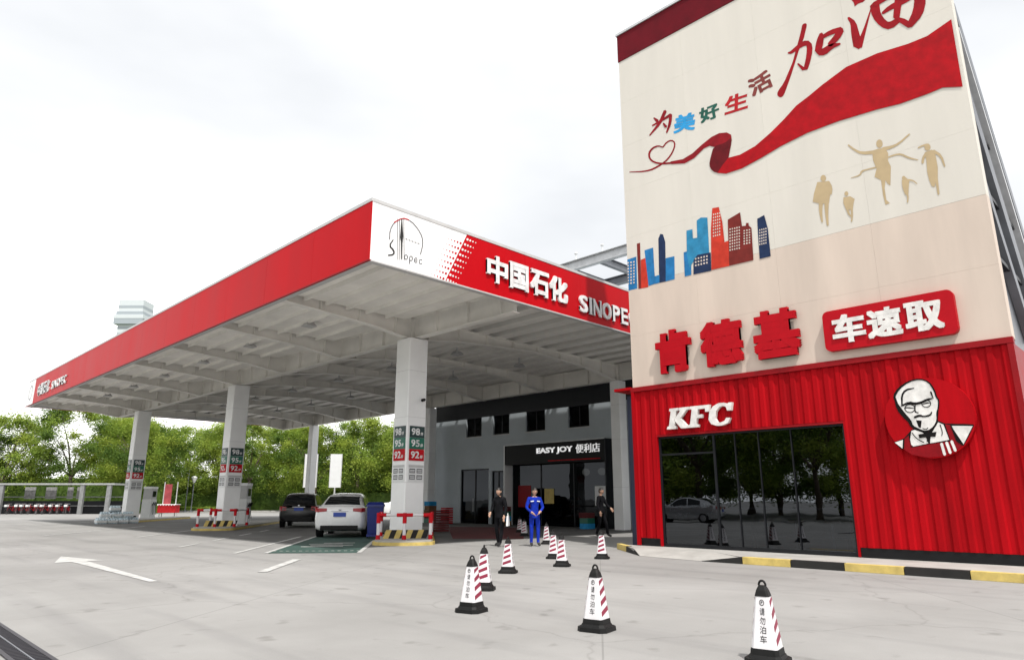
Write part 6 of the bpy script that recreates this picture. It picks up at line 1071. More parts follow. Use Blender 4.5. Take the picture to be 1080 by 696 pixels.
# ------------------------------------------------------------------ vehicles
def make_car(name, label, paint, suv=False):
    t = thing(name, label, 'car')
    if suv:
        L = 4.65; st = [0, .04, .15, .5, 1.2, 2.2, 3.0, 3.5, 4.1, 4.45, 4.65]; zt = [.95, 1.0, 1.04, 1.07, 1.07, 1.06, 1.06, 1.05, .98, .88, .72]; w = [.80, .86, .91, .93, .94, .94, .94, .93, .9, .84, .68]; zb = [.42, .36, .32, .28, .26, .26, .26, .28, .3, .34, .42]
        gx = [.08, .25, .5, .9, 1.5, 2.2, 2.8, 3.2, 3.6]; gz = [1.06, 1.42, 1.58, 1.66, 1.69, 1.68, 1.60, 1.40, 1.06]; gw = .66; wr = .36; ax = (.95, 3.65); glr = (.14, .42); H = 1.69
    else:
        L = 4.7; st = [0, .04, .14, .4, .8, 1.4, 2.3, 3.1, 3.5, 4.1, 4.5, 4.7]; zt = [.86, .98, 1.04, 1.05, 1.04, 1.0, .98, .98, .95, .86, .76, .6]; w = [.74, .82, .88, .90, .915, .92, .92, .92, .91, .88, .8, .62]; zb = [.36, .3, .27, .24, .2, .2, .2, .2, .2, .22, .26, .34]
        gx = [.42, .7, 1.05, 1.4, 1.8, 2.3, 2.7, 3.1, 3.5]; gz = [1.03, 1.2, 1.35, 1.45, 1.5, 1.5, 1.43, 1.25, .98]; gw = .60; wr = .33; ax = (1.0, 3.75); glr = (.52, 1.12); H = 1.5
    q = MB(); ns = len(st); secs = []
    for x, z, ww, b in zip(st, zt, w, zb):
        h = [(0, b), (ww * .82, b), (ww * .95, b + .05), (ww * .99, b + .18), (ww, b + (z - b) * .5), (ww * .985, b + (z - b) * .72), (ww * .95, z - .05), (ww * .86, z - .005), (ww * .5, z + .015), (0, z + .02)]
        secs.append([(x, y, zz) for y, zz in h] + [(x, -y, zz) for y, zz in h[-2:0:-1]])
    k = len(secs[0])
    q.add([p for s in secs for p in s], [(i * k + j, i * k + (j + 1) % k, (i + 1) * k + (j + 1) % k, (i + 1) * k + j) for i in range(ns - 1) for j in range(k)] + [tuple(range(k)), tuple(range((ns - 1) * k, ns * k))])
    body = q.build('body', paint, t, True)
    q = MB(); secs = []
    belt = 1.0 if not suv else 1.05
    def yat(z): return .86 * w[4] + (gw - .86 * w[4]) * (z - belt + .02) / (H - belt)
    for x, z in zip(gx, gz):
        ys = max(.3, yat(z)); h = [(.9 * w[4] * .96, belt - .04), (yat(belt + (z - belt) * .5), belt + (z - belt) * .5), (ys, z - .045), (ys - .09, z), (ys * .45, z + .018), (0, z + .022)]
        secs.append([(x, y, zz) for y, zz in h] + [(x, -y, zz) for y, zz in h[-2::-1]])
    k = len(secs[0]); ns = len(secs)
    q.add([p for s in secs for p in s], [(i * k + j, i * k + j + 1, (i + 1) * k + j + 1, (i + 1) * k + j) for i in range(ns - 1) for j in range(k - 1)])
    cab = q.build('cabin', paint, t, True)
    def gpt(x, u, d=.012):           # point on the roof surface, u = -1..1
        z = float(np.interp(x, gx, gz)); ys = max(.3, yat(z)) - .05
        return (x - d * .7, u * ys, z + .02 - .02 * abs(u) + d)
    for a, b, nm in ((glr[0], glr[1], 'rear_window'), (gx[-2] - (.15 if suv else .25), gx[-1] - .12, 'windscreen')):
        q = MB(); n = 5; m_ = 6; V = []
        for i in range(n + 1):
            for j in range(m_ + 1):
                p = gpt(a + (b - a) * i / n, -.93 + 1.86 * j / m_); V.append((p[0] + (0.02 if nm == 'windscreen' else 0), p[1], p[2]))
        q.add(V, [(i * (m_ + 1) + j, i * (m_ + 1) + j + 1, (i + 1) * (m_ + 1) + j + 1, (i + 1) * (m_ + 1) + j) for i in range(n) for j in range(m_)]); q.build(nm, M['cglass'], cab, True)
    for s in (1, -1):
        for xa, xc in ((gx[2] + .08, 2.02), (2.1, gx[-2] - .02)):
            q = MB(); P = []
            for x in np.linspace(xa, xc, 5):
                z = float(np.interp(x, gx, gz)) - .09; P.append(((x, z), (x, belt + .05)))
            V = []
            for (x1, z1), (x2, z2) in P: V += [(x1, s * (yat(z1) + .012), z1), (x2, s * (yat(z2) + .014), z2)]
            q.add(V, [(2 * i, 2 * i + 2, 2 * i + 3, 2 * i + 1) for i in range(4)]); q.build('side_window', M['cglass'], cab)
        q = MB(); q.ball((gx[-2] - .25, s * (w[4] + .1), belt + .05), .08, .11, .075, 10); q.build('mirror', paint, t, True)
        # tail lamp wraps round the corner
        zl = zt[2] - (.17 if not suv else .2)
        lw = .34 if not suv else .26; lh = .13 if not suv else .2
        q = MB(); q.add([(-.012, s * (w[1] - .02 - lw), zl + .02), (.0, s * (w[1] - .06), zl - .01), (.14, s * (w[2] + .012), zl), (.14, s * (w[2] + .012), zl + lh), (.03, s * (w[1] - .06), zl + lh), (.02, s * (w[1] - .02 - lw), zl + lh - .01)], [(0, 1, 4, 5), (1, 2, 3, 4)]); q.build('tail_lamp', M['tail'], t, False)
        q = MB(); q.ball((L - .16, s * .62, .68 if not suv else .8), .1, .2, .07, 10); q.build('headlight', M['rim'], t, True)
        for x in ax:
            wh = MB(); y0, y1 = s * (w[4] - .20), s * (w[4] + .004)
            wh.tube((x, y0, wr), (x, y1, wr), wr, n=24); o = wh.build('wheel', M['rubber'], t, True)
            wh = MB(); wh.tube((x, y1 - s * .01, wr), (x, y1 + s * .012, wr), wr * .66, wr * .6, n=16); wh.build('rim', M['rim'], o, True)
            wh = MB(); wh.tube((x, y1 - s * .16, wr + .02), (x, y1 - s * .012, wr + .02), wr + .06, n=24); wh.build('wheel_arch', M['black'], t, True)
    zp = .78 if not suv else .9
    B(-.03, .0, -.22, .22, zp - .07, zp + .07).build('number_plate', M['plate'], t); q = MB(); put_text('', 'A·6K28', (-.031, .18, zp - .035), (-.031, -.18, zp - .035), (-.031, .18, zp + .04), .002, None, None, mb=q) if False else None
    B(-.022, .12, -.66, .66, .27 if not suv else .34, .42 if not suv else .55).build('bumper_trim', M['black'], t, bevel=.02)
    B(-.02, .02, -.3, .3, zp + .1, zp + .125).build('chrome_bar', M['rim'], t)
    q = MB(); q.lathe([(.045, -.006), (.05, .0), (.03, .008)], (0, 0, 0), 12); me = q.build('badge', M['rim'], t, True); me.rotation_euler = (0, -math.pi / 2, 0); me.location = (-.02, 0, zp + .17)
    return t
def park(o, x, y, a): o.location = (x, y, .003); o.rotation_euler = (0, 0, a); return o
LA = math.atan2(.788, .616)
wc = park(make_car('parked_car', 'white sedan seen from behind at the pump under the canopy', M['wcar']), 14.35, 23.6, LA - .02); wc.scale = (1.06, 1.06, 1.1); tag(wc, group='cars at the pumps')
bc = park(make_car('parked_car', 'black car seen from behind, left of the white sedan', M['bcar'], True), 18.0, 33.6, LA + .05); bc.scale = (1.06, 1.06, 1.03); tag(bc, group='cars at the pumps')
c3 = copy_tree(wc); park(c3, *DR(62, -11.3), math.radians(-40)); tag(c3, 'distant white car beyond the bin between the columns', 'car')
c4 = park(make_car('parked_car', 'silver car parked off to the left, mirrored in the restaurant window', M['gcar']), -7.5, 22.5, math.radians(75)); tag(c4, group='cars mirrored in the glass')
c5 = copy_tree(wc); park(c5, -6.8, 27.5, math.radians(78)); tag(c5, 'white car parked off to the left, mirrored in the restaurant window', 'car', 'cars mirrored in the glass')
# ------------------------------------------------------------------ people
def person(name, label, loc, heading, pants, jacket, height=1.72, pose=None, hair_long=False, tape=False):
    t = thing(name, label, 'person')
    s = height / 1.72; pose = pose or {}
    J = {}
    def V(x, y, z): return Vector((x, y, z))            # x right, y forward, z up
    J['pel'] = V(0, 0, .93); J['wst'] = V(0, .0, 1.06); J['chs'] = V(0, .01, 1.26); J['ubk'] = V(0, .0, 1.40); J['nck'] = V(0, .01, 1.47); J['nk2'] = V(0, .02, 1.53)
    for sd, n in ((-1, 'L'), (1, 'R')):
        J['sh' + n] = V(.175 * sd, 0, 1.405)
        J['hp' + n] = V(.095 * sd, 0, .89); kx, ky = pose.get('knee' + n, (.02, .02)); J['kn' + n] = V(.105 * sd + kx * 0, ky, .49); fx, fy = pose.get('foot' + n, (0, 0)); J['an' + n] = V(.11 * sd + fx, fy, .09); J['to' + n] = V(.13 * sd + fx, fy + .15, .035)
        e, h = pose.get('arm' + n, ((.25 * sd, -.02, 1.13), (.27 * sd, .08, .89)))
        J['el' + n] = V(*e); J['wr' + n] = V(*h); d = (J['wr' + n] - J['el' + n]).normalized(); J['pm' + n] = J['wr' + n] + d * .07
        side = d.cross(V(0, 1, 0) if abs(d.y) < .8 else V(1, 0, 0)).normalized(); fr = side.cross(d).normalized()
        for k in range(4):
            off = (k - 1.5) * .02; ln = (.075, .085, .08, .062)[k]
            J['f%d%s0' % (k, n)] = J['pm' + n] + fr * off + d * .03; J['f%d%s1' % (k, n)] = J['f%d%s0' % (k, n)] + d * ln * .5 + side * .006 * sd; J['f%d%s2' % (k, n)] = J['f%d%s1' % (k, n)] + d * ln * .4 - side * .02 * sd
        J['t' + n + '0'] = J['wr' + n] + d * .025 + fr * .035; J['t' + n + '1'] = J['t' + n + '0'] + d * .035 + fr * .025; J['t' + n + '2'] = J['t' + n + '1'] + d * .035
    Rd = dict(pel=.135, wst=.125, chs=.15, ubk=.12, nck=.06, nk2=.052)
    E_ = [('pel', 'wst', 'J'), ('wst', 'chs', 'J'), ('chs', 'ubk', 'J'), ('ubk', 'nck', 'J'), ('nck', 'nk2', 'S')]
    for n in 'LR':
        Rd.update({'sh' + n: .075, 'el' + n: .052, 'wr' + n: .036, 'pm' + n: .036, 'hp' + n: .098, 'kn' + n: .066, 'an' + n: .05, 'to' + n: .042, 't%s0' % n: .014, 't%s1' % n: .011, 't%s2' % n: .009})
        E_ += [('ubk', 'sh' + n, 'J'), ('sh' + n, 'el' + n, 'J'), ('el' + n, 'wr' + n, 'J'), ('wr' + n, 'pm' + n, 'S'), ('pel', 'hp' + n, 'T'), ('hp' + n, 'kn' + n, 'T'), ('kn' + n, 'an' + n, 'T'), ('an' + n, 'to' + n, 'B'), ('wr' + n, 't%s0' % n, 'S'), ('t%s0' % n, 't%s1' % n, 'S'), ('t%s1' % n, 't%s2' % n, 'S')]
        for k in range(4):
            Rd.update({'f%d%s0' % (k, n): .0095, 'f%d%s1' % (k, n): .0088, 'f%d%s2' % (k, n): .008}); E_ += [('pm' + n, 'f%d%s0' % (k, n), 'S'), ('f%d%s0' % (k, n), 'f%d%s1' % (k, n), 'S'), ('f%d%s1' % (k, n), 'f%d%s2' % (k, n), 'S')]
    names = list(J); idx = {n: i for i, n in enumerate(names)}
    me = bpy.data.meshes.new('b'); me.from_pydata([J[n] for n in names], [(idx[a], idx[b]) for a, b, _ in E_], [])
    o = bpy.data.objects.new('b', me); COL.objects.link(o)
    md = o.modifiers.new('s', 'SKIN'); md.use_smooth_shade = True
    for i, n in enumerate(names):
        r = Rd[n]; sv = me.skin_vertices[0].data[i]; sv.radius = (r, r * (.72 if n in ('pel', 'wst', 'chs', 'ubk') else 1)); sv.use_root = n == 'pel'
    sb_ = o.modifiers.new('u', 'SUBSURF'); sb_.levels = 1
    bpy.context.view_layer.update()
    m2 = bpy.data.meshes.new_from_object(o.evaluated_get(bpy.context.evaluated_depsgraph_get())); bpy.data.objects.remove(o)
    q = MB(); vs = [v.co.copy() for v in m2.vertices]; segs = [(J[a], J[b], c) for a, b, c in E_]
    code = dict(J=0, T=1, S=2, B=3)
    for p in m2.polygons:
        c = Vector(p.center); best = (9, 'J')
        for a, b, cc in segs:
            ab = b - a; u = max(0, min(1, (c - a).dot(ab) / ab.length_squared)); dd = (c - a - ab * u).length
            if dd < best[0]: best = (dd, cc)
        m = code[best[1]]
        if m == 0 and c.z < .92: m = 1
        q.f.append(tuple(p.vertices)); q.m.append(m)
    q.v = [tuple(v) for v in vs]
    # head with jaw, nose, ears, eyes, mouth, all in the body mesh
    hc = Vector((0, .035, 1.63)); n = 16; k = 12; V_ = []
    for j in range(k + 1):
        ph = math.pi * j / k
        for i in range(n):
            th = 2 * math.pi * i / n; x = math.sin(ph) * math.cos(th); y = math.sin(ph) * math.sin(th); z = -math.cos(ph)
            jaw = 1 - .28 * max(0, -z - .1); X = .077 * x * jaw; Y = .097 * y * (1 - .1 * max(0, -z)); Z = .118 * z
            if y > .85 and -.35 < z < .15: Y += .022 * (1 - abs(z + .12) / .3) if abs(x) < .3 else 0
            V_.append(hc + Vector((X, Y, Z)))
    q.add(V_, [(j * n + i, j * n + (i + 1) % n, (j + 1) * n + (i + 1) % n, (j + 1) * n + i) for j in range(k) for i in range(n)], 2)
    for sd in (-1, 1):
        q.ball((hc.x + sd * .078, hc.y - .005, hc.z - .005), .012, .022, .032, 8, 2); q.ball((hc.x + sd * .03, hc.y + .088, hc.z + .01), .014, .01, .008, 8, 4)
    q.ball((hc.x, hc.y + .088, hc.z - .06), .024, .012, .006, 8, 5)
    bpy.data.meshes.remove(m2)
    q.build('body', [jacket, pants, M['skin'], M['shoe'], M['hair'], mat('lips', (.32, .12, .1), .5)], t, True)
    q = MB(); V_ = []; F_ = []
    for j in range(7):
        ph = math.pi * (.02 + .52 * j / 6)
        for i in range(n):
            th = 2 * math.pi * i / n; y = math.sin(ph) * math.sin(th); low = 1.0 if y < .3 else (.62 if j > 3 else 1)
            ph2 = ph * (1.18 if y < .2 else .72); V_.append(hc + Vector((.087 * math.sin(ph2) * math.cos(th), .108 * math.sin(ph2) * math.sin(th), .129 * math.cos(ph2))))
    q.add(V_, [(j * n + i, j * n + (i + 1) % n, (j + 1) * n + (i + 1) % n, (j + 1) * n + i) for j in range(6) for i in range(n)])
    if hair_long: q.lathe([(.085, 0), (.088, -.08), (.075, -.17), (.03, -.22)], (hc.x, hc.y - .035, hc.z + .02), 12, sy=.8)
    q.build('hair', M['hair'], t, True)
    # jacket hem and collar
    q = MB(); q.lathe([(.158, .84), (.168, .90), (.160, 1.0)], (0, 0, 0), 18, sy=.78); q.build('jacket_hem', jacket, t, True)
    if tape:
        q = MB()
        for sd in (-1, 1): q.add([(sd * .05, .116, 1.36), (sd * .15, .10, 1.35), (sd * .15, .105, 1.32), (sd * .05, .122, 1.33)], [(0, 1, 2, 3)]); q.add([(sd * .05, -.118, 1.36), (sd * .15, -.10, 1.35), (sd * .15, -.105, 1.32), (sd * .05, -.124, 1.33)], [(0, 1, 2, 3)])
        q.build('reflective_tape', M['reflect'], t)
    t.location = loc; t.rotation_euler = (0, 0, heading); t.scale = (s, s, s); return t
CAMH = math.radians(135)      # heading that faces the camera
person('person', 'person in bright blue work overalls standing with hands held together', (16.2, 15.2, .006), CAMH + .25, M['uniform'], M['uniform'], 1.74, dict(armL=((-.27, .02, 1.14), (-.13, .17, 1.02)), armR=((.27, .02, 1.14), (.13, .17, 1.0))), tape=True)
person('person', 'person in black clothes standing left of the one in blue', (15.4, 15.95, .006), CAMH - .7, M['cloth_d'], M['cloth_d'], 1.74, dict(armR=((.26, .03, 1.14), (.2, .2, .98)), footL=(0, .1), footR=(0, -.08)), hair_long=True)
person('person', 'person in dark clothes in the shade of the shop entrance, beside the red corner', (21.9, 17.0, .006), CAMH + 1.0, M['cloth_d'], M['cloth_d'], 1.82, dict(footL=(0, .2), footR=(0, -.16), kneeL=(0, .14), kneeR=(0, -.02), armL=((-.25, .12, 1.14), (-.2, .3, 1.0))))
q = MB(); q.prism([(-.14, -.03), (.14, -.03), (.14, .03), (-.14, .03)], .0, .3, 0, [(-.1, -.02), (.1, -.02), (.1, .02), (-.1, .02)])
for k in range(8):
    a = math.pi * k / 8; b_ = math.pi * (k + 1) / 8; q.tube((.06 * math.cos(a), 0, .29 + .09 * math.sin(a)), (.06 * math.cos(b_), 0, .29 + .09 * math.sin(b_)), .008, n=6)
hb = tag(q.build('hand_bag', M['panel']), 'small white bag held by the person in black clothes', 'bag'); hb.location = (15.42, 15.6, .62); hb.rotation_euler = (0, 0, .6)
# ------------------------------------------------------------------ bin, pumps, displays
bn = thing('wheelie_bin', 'tall blue plastic bin beside the white sedan', 'bin', (15.25, 22.55, 0))
q = MB(); q.obox((15.25, 22.55), tuple(LD), .30, .28, .08, .16); q.build('foot', M['blue'], bn)
c = Vector((15.25, 22.55)); oq = lambda a, b: [tuple(c + LD * x + LN * y) for x, y in ((-a, -b), (a, -b), (a, b), (-a, b))]
q = MB(); q.prism(oq(.27, .25), .16, 1.16, 0, oq(.34, .30)); q.build('body', M['blue'], bn, bevel=.03)
q = MB(); q.prism(oq(.37, .33), 1.161, 1.22, 0, oq(.36, .32)); q.prism(oq(.36, .32), 1.22, 1.32, 0, oq(.22, .26)); q.build('lid', M['blue'], bn)
for s_ in (-1, 1):
    a = c + LD * .2 + LN * .3 * s_; q = MB(); q.tube((a.x, a.y, .1), (a.x + LN.x * .05, a.y + LN.y * .05, .1), .1, n=14); q.build('wheel', M['rubber'], bn)
def pump(x, y, label):
    t = thing('fuel_pump', label, 'fuel pump', (x, y, .151), 'fuel pumps on the islands'); c_ = Vector((x, y))
    def bb(hx, hy, z0, z1, m, nm, off=(0, 0), par=None):
        q_ = MB(); p_ = c_ + LD * off[0] + LN * off[1]; q_.obox(tuple(p_), tuple(LD), hx, hy, z0, z1); return q_.build(nm, M[m], par or t, bevel=.01)
    bb(.5, .3, .151, 1.45, 'panel', 'cabinet'); bb(.5, .27, 1.452, 2.15, 'trim', 'head'); bb(.52, .3, 2.152, 2.3, 'white', 'crown')
    for s in (-1, 1):
        bb(.3, .012, 1.6, 2.0, 'cglass', 'display', (0, .285 * s))
        for k in (-.3, 0, .3):
            p_ = c_ + LD * k + LN * .33 * s
            q_ = MB(); q_.tube((p_.x, p_.y, 1.05), (p_.x + LN.x * .1 * s, p_.y + LN.y * .1 * s, 1.25), .035); q_.build('nozzle', M['black'], t)
            pts = [(p_.x, p_.y, 1.05)] + [(p_.x + LN.x * s * .1 * math.sin(a_), p_.y + LN.y * s * .1 * math.sin(a_), .75 - .35 * math.cos(a_ - math.pi / 2) * 1) for a_ in (.5, 1.2, 1.9, 2.6)]
            q_ = MB()
            for a_, b_ in zip(pts[:-1], pts[1:]): q_.tube(a_, b_, .018, n=6)
            q_.build('hose', M['rubber'], t)
    return t
for j, lab in enumerate(('nearest', 'middle', 'farthest')):
    for k in (3.0,):
        p = Vector((CX, CY[j])) + LD * k
        pump(p.x, p.y, 'white and red fuel pump on the %s island just behind the column' % lab)
# shrink wrapped water packs by the far column
packs = [(0, 0, 0), (.62, .12, 0), (.2, .65, 0), (-.5, .5, 0), (.75, .75, 0), (.3, .35, .36), (1.3, .4, 0), (-.62, -.1, 0), (-.35, .3, .36), (.95, .35, .36), (.2, .45, .72), (1.3, .9, 0)]
for i, (a, b, z) in enumerate(packs):
    cx_, cy_ = 13.3 + a, 47.8 + b
    t = thing('water_pack', 'shrink wrapped bottle pack by the far column, ' + ['front of the heap', 'right of the front pack', 'second row of the heap', 'left rear of the heap', 'right rear of the heap', 'middle of the second layer', 'right end of the heap', 'left end of the heap', 'left of the second layer', 'right of the second layer', 'topmost of the heap', 'far right corner of the heap'][i], 'bottles', (cx_, cy_, z), 'bottle packs on the ground')
    q = MB()
    for u in range(4):
        for v in range(3): q.lathe([(.066, 0), (.068, .02), (.062, .12), (.068, .22), (.05, .28), (.02, .31), (.02, .34)], (cx_ - .21 + u * .14, cy_ - .14 + v * .14, z + .004), 8)
    q.build('bottle_block', M['water'], t, True); B(cx_ - .285, cx_ + .285, cy_ - .215, cy_ + .215, z + .06, z + .2).build('wrap', M['panel'], t, bevel=.02)
# red stall with banner beyond the far column
rs = thing('promotion_stall', 'red draped stall with upright red banner left of the middle column', 'stall', (*DR(60, -29.2), 0))
def dbox(d, r, hw, hd, z0, z1, m, nm, par): q_ = MB(); q_.obox(DR(d, r), (R2, -R2), hw, hd, z0, z1); return q_.build(nm, m, par)
dbox(60, -29.2, .75, .4, .35, 1.0, M['p_red'], 'table_skirt', rs); dbox(60, -29.2, .8, .45, 1.001, 1.05, M['white'], 'table_top', rs); dbox(59.8, -29.3, .3, .03, 1.06, 2.7, mat('banner_red', (.34, .05, .06), .6, var=.2), 'banner', rs)
for r in (-29.95, -29.75, -28.65, -28.45): dbox(60, r, .03, .03, .0, 2.9 if r in (-29.75, -28.65) else .35, M['trim'], 'stall_post', rs)
for k in range(7): q = MB(); x_, y_ = DR(59.5, -29.9 + k * .23); q.ball((x_, y_, .98), .05, .05, .05, 6); q.build('bunting', M['white'], rs)
# white light boxes on posts near the rear columns
for i, (d, r, w_, lab) in enumerate(((64, -18.5, .56, 'white upright sign board left of the rear canopy column'), (64, -16.2, .5, 'white upright sign board right of the rear canopy column'))):
    t = thing('sign_board', lab, 'sign board', (*DR(d, r), 0), 'white boards by the rear column')
    dbox(d, r, w_, .06, 2.5, 5.5, M['panel'], 'board', t); dbox(d, r, .05, .05, .0, 2.499, M['trim'], 'post', t)
    for s in (-1, 1): dbox(d, r + s * (w_ + .02), .02, .07, 2.48, 5.52, M['trim'], 'frame', t)
# crates and cans by the shop
for i, (x, y, m_, lab) in enumerate(((20.6, 25.2, 'mat_red', 'dark red crate stack on the ground right of the near column'), (27.6, 33.2, 's_red', 'red box beside the glass shop door'))):
    t = thing('crate_stack', lab, 'crates', (x, y, 0))
    for k in range(3):
        B(x - .3, x + .3, y - .22, y + .22, .006 + k * .32, .03 + k * .32).build('crate', M[m_], t)
        for (a0_, a1_, b0_, b1_) in ((-.3, -.28, -.22, .22), (.28, .3, -.22, .22), (-.28, .28, -.22, -.2), (-.28, .28, .2, .22)):
            for zz in (.03, .13, .23): B(x + a0_, x + a1_, y + b0_, y + b1_, zz + k * .32, zz + .07 + k * .32).build('slat', M[m_], t)
# ------------------------------------------------------------------ far edge of the lot: bicycle shelter, lamps, hedge, trees
bs = thing('bicycle_shelter', 'long low bicycle shelter with flat pale roof at the far left', 'shelter', (*DR(72, -48), 0))
dbox(72, -51.5, 11.2, 1.0, 2.88, 3.05, mat('shelter_grey', (.34, .35, .34), .6, var=.15), 'roof', bs)
for r in (-60, -51.8, -43.6, -40.9): dbox(71.2, r, .2, .14, .0, 2.879, mat('post_grey', (.22, .225, .225), .6, var=.15), 'post', bs)
for r in (-50.4, -48.2, -46.2, -45.2): dbox(73.4, r, .55 if r < -46.3 else .3, .04, 1.5, 2.7, mat('notice_grey', (.3, .3, .3), .6, var=.3, scale=4), 'notice', bs)
dbox(73.5, -51.5, 11.0, .05, .0, 1.3, M['frame'], 'back_screen', bs)
for k in range(2): dbox(73.3, -51.5, 11.0, .05, .75 + k * .9, .85 + k * .9, mat('post_grey', (.22, .225, .225), .6), 'rail', bs)
def make_bike(label):
    t = thing('bicycle', label, 'bicycle')
    for x in (-.5, .5):
        q_ = MB(); n_ = 18
        for k in range(n_):
            a_, b_ = 2 * math.pi * k / n_, 2 * math.pi * (k + 1) / n_; q_.tube((x + .33 * math.cos(a_), 0, .34 + .33 * math.sin(a_)), (x + .33 * math.cos(b_), 0, .34 + .33 * math.sin(b_)), .025, n=5)
        w_ = q_.build('wheel', M['rubber'], t); q_ = MB()
        for k in range(6): a_ = math.pi * k / 6; q_.tube((x + .31 * math.cos(a_), 0, .34 + .31 * math.sin(a_)), (x - .31 * math.cos(a_), 0, .34 - .31 * math.sin(a_)), .006, n=4)
        q_.build('spokes', M['rim'], w_)
    q_ = MB()
    for a_, b_ in (((-.5, .34), (-.12, .32)), ((-.12, .32), (-.2, .8)), ((-.2, .74), (-.5, .34)), ((-.12, .32), (.36, .72)), ((-.18, .7), (.36, .76)), ((.5, .34), (.33, .95))): q_.tube((a_[0], 0, a_[1]), (b_[0], 0, b_[1]), .022, n=6)
    q_.build('frame', M['s_red'], t)
    q_ = MB(); q_.tube((.33, -.26, 1.0), (.33, .26, 1.0), .018, n=6); q_.tube((.33, 0, .94), (.33, 0, 1.0), .02, n=6); q_.build('handlebar', M['rim'], t)
    q_ = MB(); q_.ball((-.22, 0, .84), .14, .08, .04, 8); q_.build('saddle', M['black'], t)
    q_ = MB(); q_.box(.5, .78, -.14, .14, .72, .92); q_.build('basket', M['panel'], t)
    return t
bk0 = make_bike('')
for k in range(9):
    o = bk0 if k == 0 else copy_tree(bk0); o.location = (*DR(71.9, -51.0 + k * .72), .008); o.rotation_euler = (0, 0, math.radians(45 + 180 + random.uniform(-14, 14)))
    tag(o, 'parked bicycle under the far left shelter, number %s from the left' % ['one', 'two', 'three', 'four', 'five', 'six', 'seven', 'eight', 'nine'][k], 'bicycle', 'bicycles in the shelter')
for i, (d, r, h, lab) in enumerate(((84, -38.2, 4.0, 'short garden lamp post with white lantern, left of the middle column'), (84, -41.6, 7.2, 'taller lamp post with round globe beside the red stall'), (84, -38.9, 7.2, 'tall lamp post with round globe behind the short lantern'))):
    x, y = DR(d, r); t = thing('lamp_post', lab, 'lamp post', (x, y, 0), 'lamp posts along the trees')
    q = MB(); q.lathe([(.2, 0), (.2, .1), (.07, .2), (.05, h - .6)], (x, y, .007), 10); q.build('pole', M['gsteel'], t, True)
    q = MB(); q.lathe([(.1, h - .6), (.34, h - .05), (.36, h), (.12, h + .18)] if h < 5 else [(.05, h - .6), (.2, h - .5), (.28, h - .3), (.2, h - .05), (.03, h)], (x, y, 0), 10); q.build('lantern', M['white'], t, True)
def leaves(n, fn, size, rng, tones=3):
    P = np.array([fn(rng) for _ in range(n)]); nn = rng.normal(size=(n, 3)) * .75 + np.array([-.3, -.5, .8]); a = np.cross(nn, rng.normal(size=(n, 3))); a /= np.linalg.norm(a, axis=1)[:, None]; b = np.cross(a, nn); b /= np.linalg.norm(b, axis=1)[:, None] + 1e-9
    s = size * rng.uniform(.6, 1.3, (n, 1))
    V = np.stack([P - a * s, P + b * s * .55, P + a * s, P - b * s * .55], 1).reshape(-1, 3)
    return V, np.arange(4 * n).reshape(n, 4)
def make_tree(seed, mats_, h=11.0, spread=4.4):
    rng = np.random.default_rng(seed); t = thing('leafy_tree', '', 'tree')
    q = MB(); th = h * .32; q.tube((0, 0, 0), (.1, .05, th), .24, .17, 10); tips = []
    for k in range(9):
        a = rng.uniform(0, 6.28); r = spread * rng.uniform(.35, .75); z = h * rng.uniform(.5, .86); mid = (r * .4 * math.cos(a), r * .4 * math.sin(a), th + (z - th) * .5)
        q.tube((.1, .05, th - .1), mid, .11, .07, 7); q.tube(mid, (r * math.cos(a), r * math.sin(a), z), .07, .025, 6); tips.append((r * math.cos(a), r * math.sin(a), z))
    q.build('trunk', M['bark'], t, True)
    cl = []
    for k in range(64):
        a = rng.uniform(0, 6.28); ph = rng.uniform(-.95, 1); rr = spread * (1 - abs(ph) ** 2.6) ** .5 * rng.uniform(.35, 1.0) ** .6; cl.append((rr * math.cos(a), rr * math.sin(a), h * .56 + ph * h * .41, rng.uniform(.7, 1.35)))
    mb = MB()
    V_all = []; m_all = []
    for i, (x, y, z, r) in enumerate(cl):
        def f(g, x=x, y=y, z=z, r=r):
            d = g.normal(size=3); d /= np.linalg.norm(d); d *= r * min(1.7, abs(g.normal()) * .75 + .12); return (x + d[0], y + d[1], z + d[2] * .8)
        V, F = leaves(int(620 * r * r), f, .1, rng); V_all.append(V); m_all += [int(rng.integers(0, len(mats_)))] * len(F)
    V = np.concatenate(V_all); me = bpy.data.meshes.new('crown'); me.from_pydata(V.tolist(), [], np.arange(len(V)).reshape(-1, 4).tolist())
    for m in mats_: me.materials.append(m)
    me.polygons.foreach_set('material_index', m_all); link('crown', me, t); return t
protos = [make_tree(3, [M['leaf1'], M['leaf2']]), make_tree(5, [M['leaf2'], M['leaf1'], M['leaf3']], 12.3, 4.7), make_tree(9, [M['leaf2'], M['leaf3'], M['leaf1']], 10.5, 4.6)]
spots = [(78, -57, 2, 1.0), (80, -50.5, 1, 1.02), (82, -45.8, 0, .96), (79, -41.5, 2, .95), (92, -43.5, 0, .98), (90, -37.5, 0, 1.02), (88, -33, 1, .96), (92, -28.5, 0, 1.0), (87, -24.5, 2, 1.0), (90, -20, 1, 1.0), (92, -15.5, 0, 1.0), (88, -11.5, 0, 1.05), (98, -54, 1, 1.05), (104, -36, 2, 1.1), (104, -22, 0, 1.05), (102, -12, 1, 1.1), (94, -7.5, 2, 1.05), (79, -63, 0, 1.0)]
desc = ['at the far left edge of the picture', 'left of the canopy corner', 'over the bicycle shelter end', 'just left of the far column', 'right of the far column', 'behind the red stall', 'behind the short lantern', 'left of the middle column', 'right of the middle column', 'behind the black car', 'behind the white sign boards', 'between the white boards and the nearest column', 'in the rear row at the left', 'in the rear row behind the far column', 'in the rear row behind the black car', 'in the rear row behind the white sedan', 'beside the shop, rightmost of the row', 'partly out of frame at the left edge']
used = set()
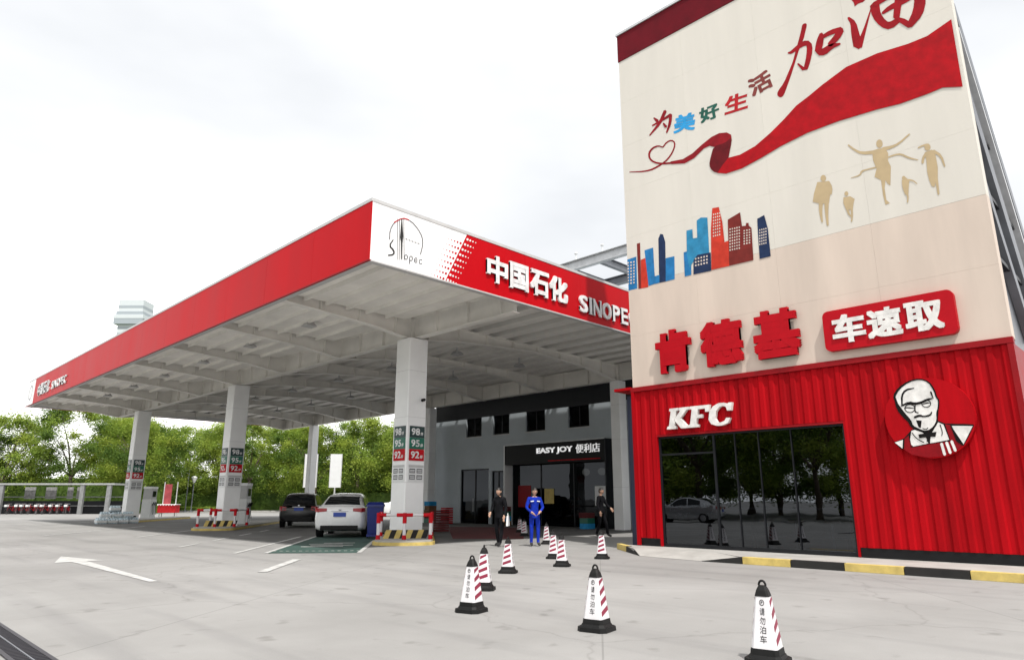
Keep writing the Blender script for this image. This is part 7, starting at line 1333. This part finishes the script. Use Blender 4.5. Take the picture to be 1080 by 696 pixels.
for i, ((d, r, k, s), ds) in enumerate(zip(spots, desc)):
    o = protos[k] if k not in used else copy_tree(protos[k]); used.add(k)
    o.location = (*DR(d, r), .006); o.rotation_euler = (0, 0, i * 1.3); o.scale = (s * 1.08, s * 1.08, s)
    tag(o, 'leafy green tree ' + ds, 'tree', 'trees along the far edge')
for i, (x, y, k) in enumerate(((-17, 20, 2), (-16, 29, 1), (-19, 38, 2), (-15, 46, 1), (-24, 26, 1), (-24, 36, 2), (-32, 24, 1), (-33, 33, 0), (-32, 42, 1), (-34, 51, 2), (-26, 52, 1))):
    o = copy_tree(protos[k]); o.location = (x, y, .003); o.rotation_euler = (0, 0, i * 2.1); o.scale = (1.15, 1.15, 1.0)
    tag(o, 'tree out of frame, mirrored in the restaurant window, ' + ['first from camera', 'second from camera', 'third from camera', 'fourth from camera', 'rear row, near', 'rear row, far', 'last row, first', 'last row, second', 'last row, third', 'last row, fourth', 'rear row, end'][i], 'tree', 'trees mirrored in the glass')
def hedge(name, d, r0, r1, h, m, label, n):
    rng = np.random.default_rng(int(d * 7 + r1)); t = thing(name, label, 'hedge', (*DR(d, (r0 + r1) / 2), 0))
    def f(g):
        r = g.uniform(r0, r1); dd = d + g.uniform(-.55, .55); z = h * g.uniform(.05, 1) * (.93 + .07 * math.sin(r * 2)); x, y = DR(dd, r); return (x, y, z)
    V, F = leaves(n, f, .1 if h < 4 else .2, rng); me = bpy.data.meshes.new('foliage'); me.from_pydata(V.tolist(), [], F.tolist()); me.materials.append(m); link('foliage', me, t)
    q_ = MB(); q_.obox(DR(d, (r0 + r1) / 2), (R2, -R2), (r1 - r0) / 2 - .1, .4, 0.006, h * .86); q_.build('stem_mass', M['leaf3'], t)
hedge('clipped_hedge', 87.5, -46, -33, 2.2, M['leaf3'], 'long dark clipped hedge behind the lamp posts', 9000)
hedge('clipped_hedge', 89, -33, -8, 2.6, M['leaf3'], 'dark clipped hedge under the trees behind the cars', 12000)
hedge('low_shrubs', 86.6, -42, -34, .6, M['leaf2'], 'low bright shrubs in front of the long hedge', 4000)
hedge('tall_hedge', 97, -75, 2, 5.0, M['leaf2'], 'tall leafy screen filling the gaps behind the far trees', 22000)
hedge('shelter_hedge', 76.5, -72, -38, 3.3, M['leaf3'], 'dark hedge right behind the bicycle shelter', 14000)
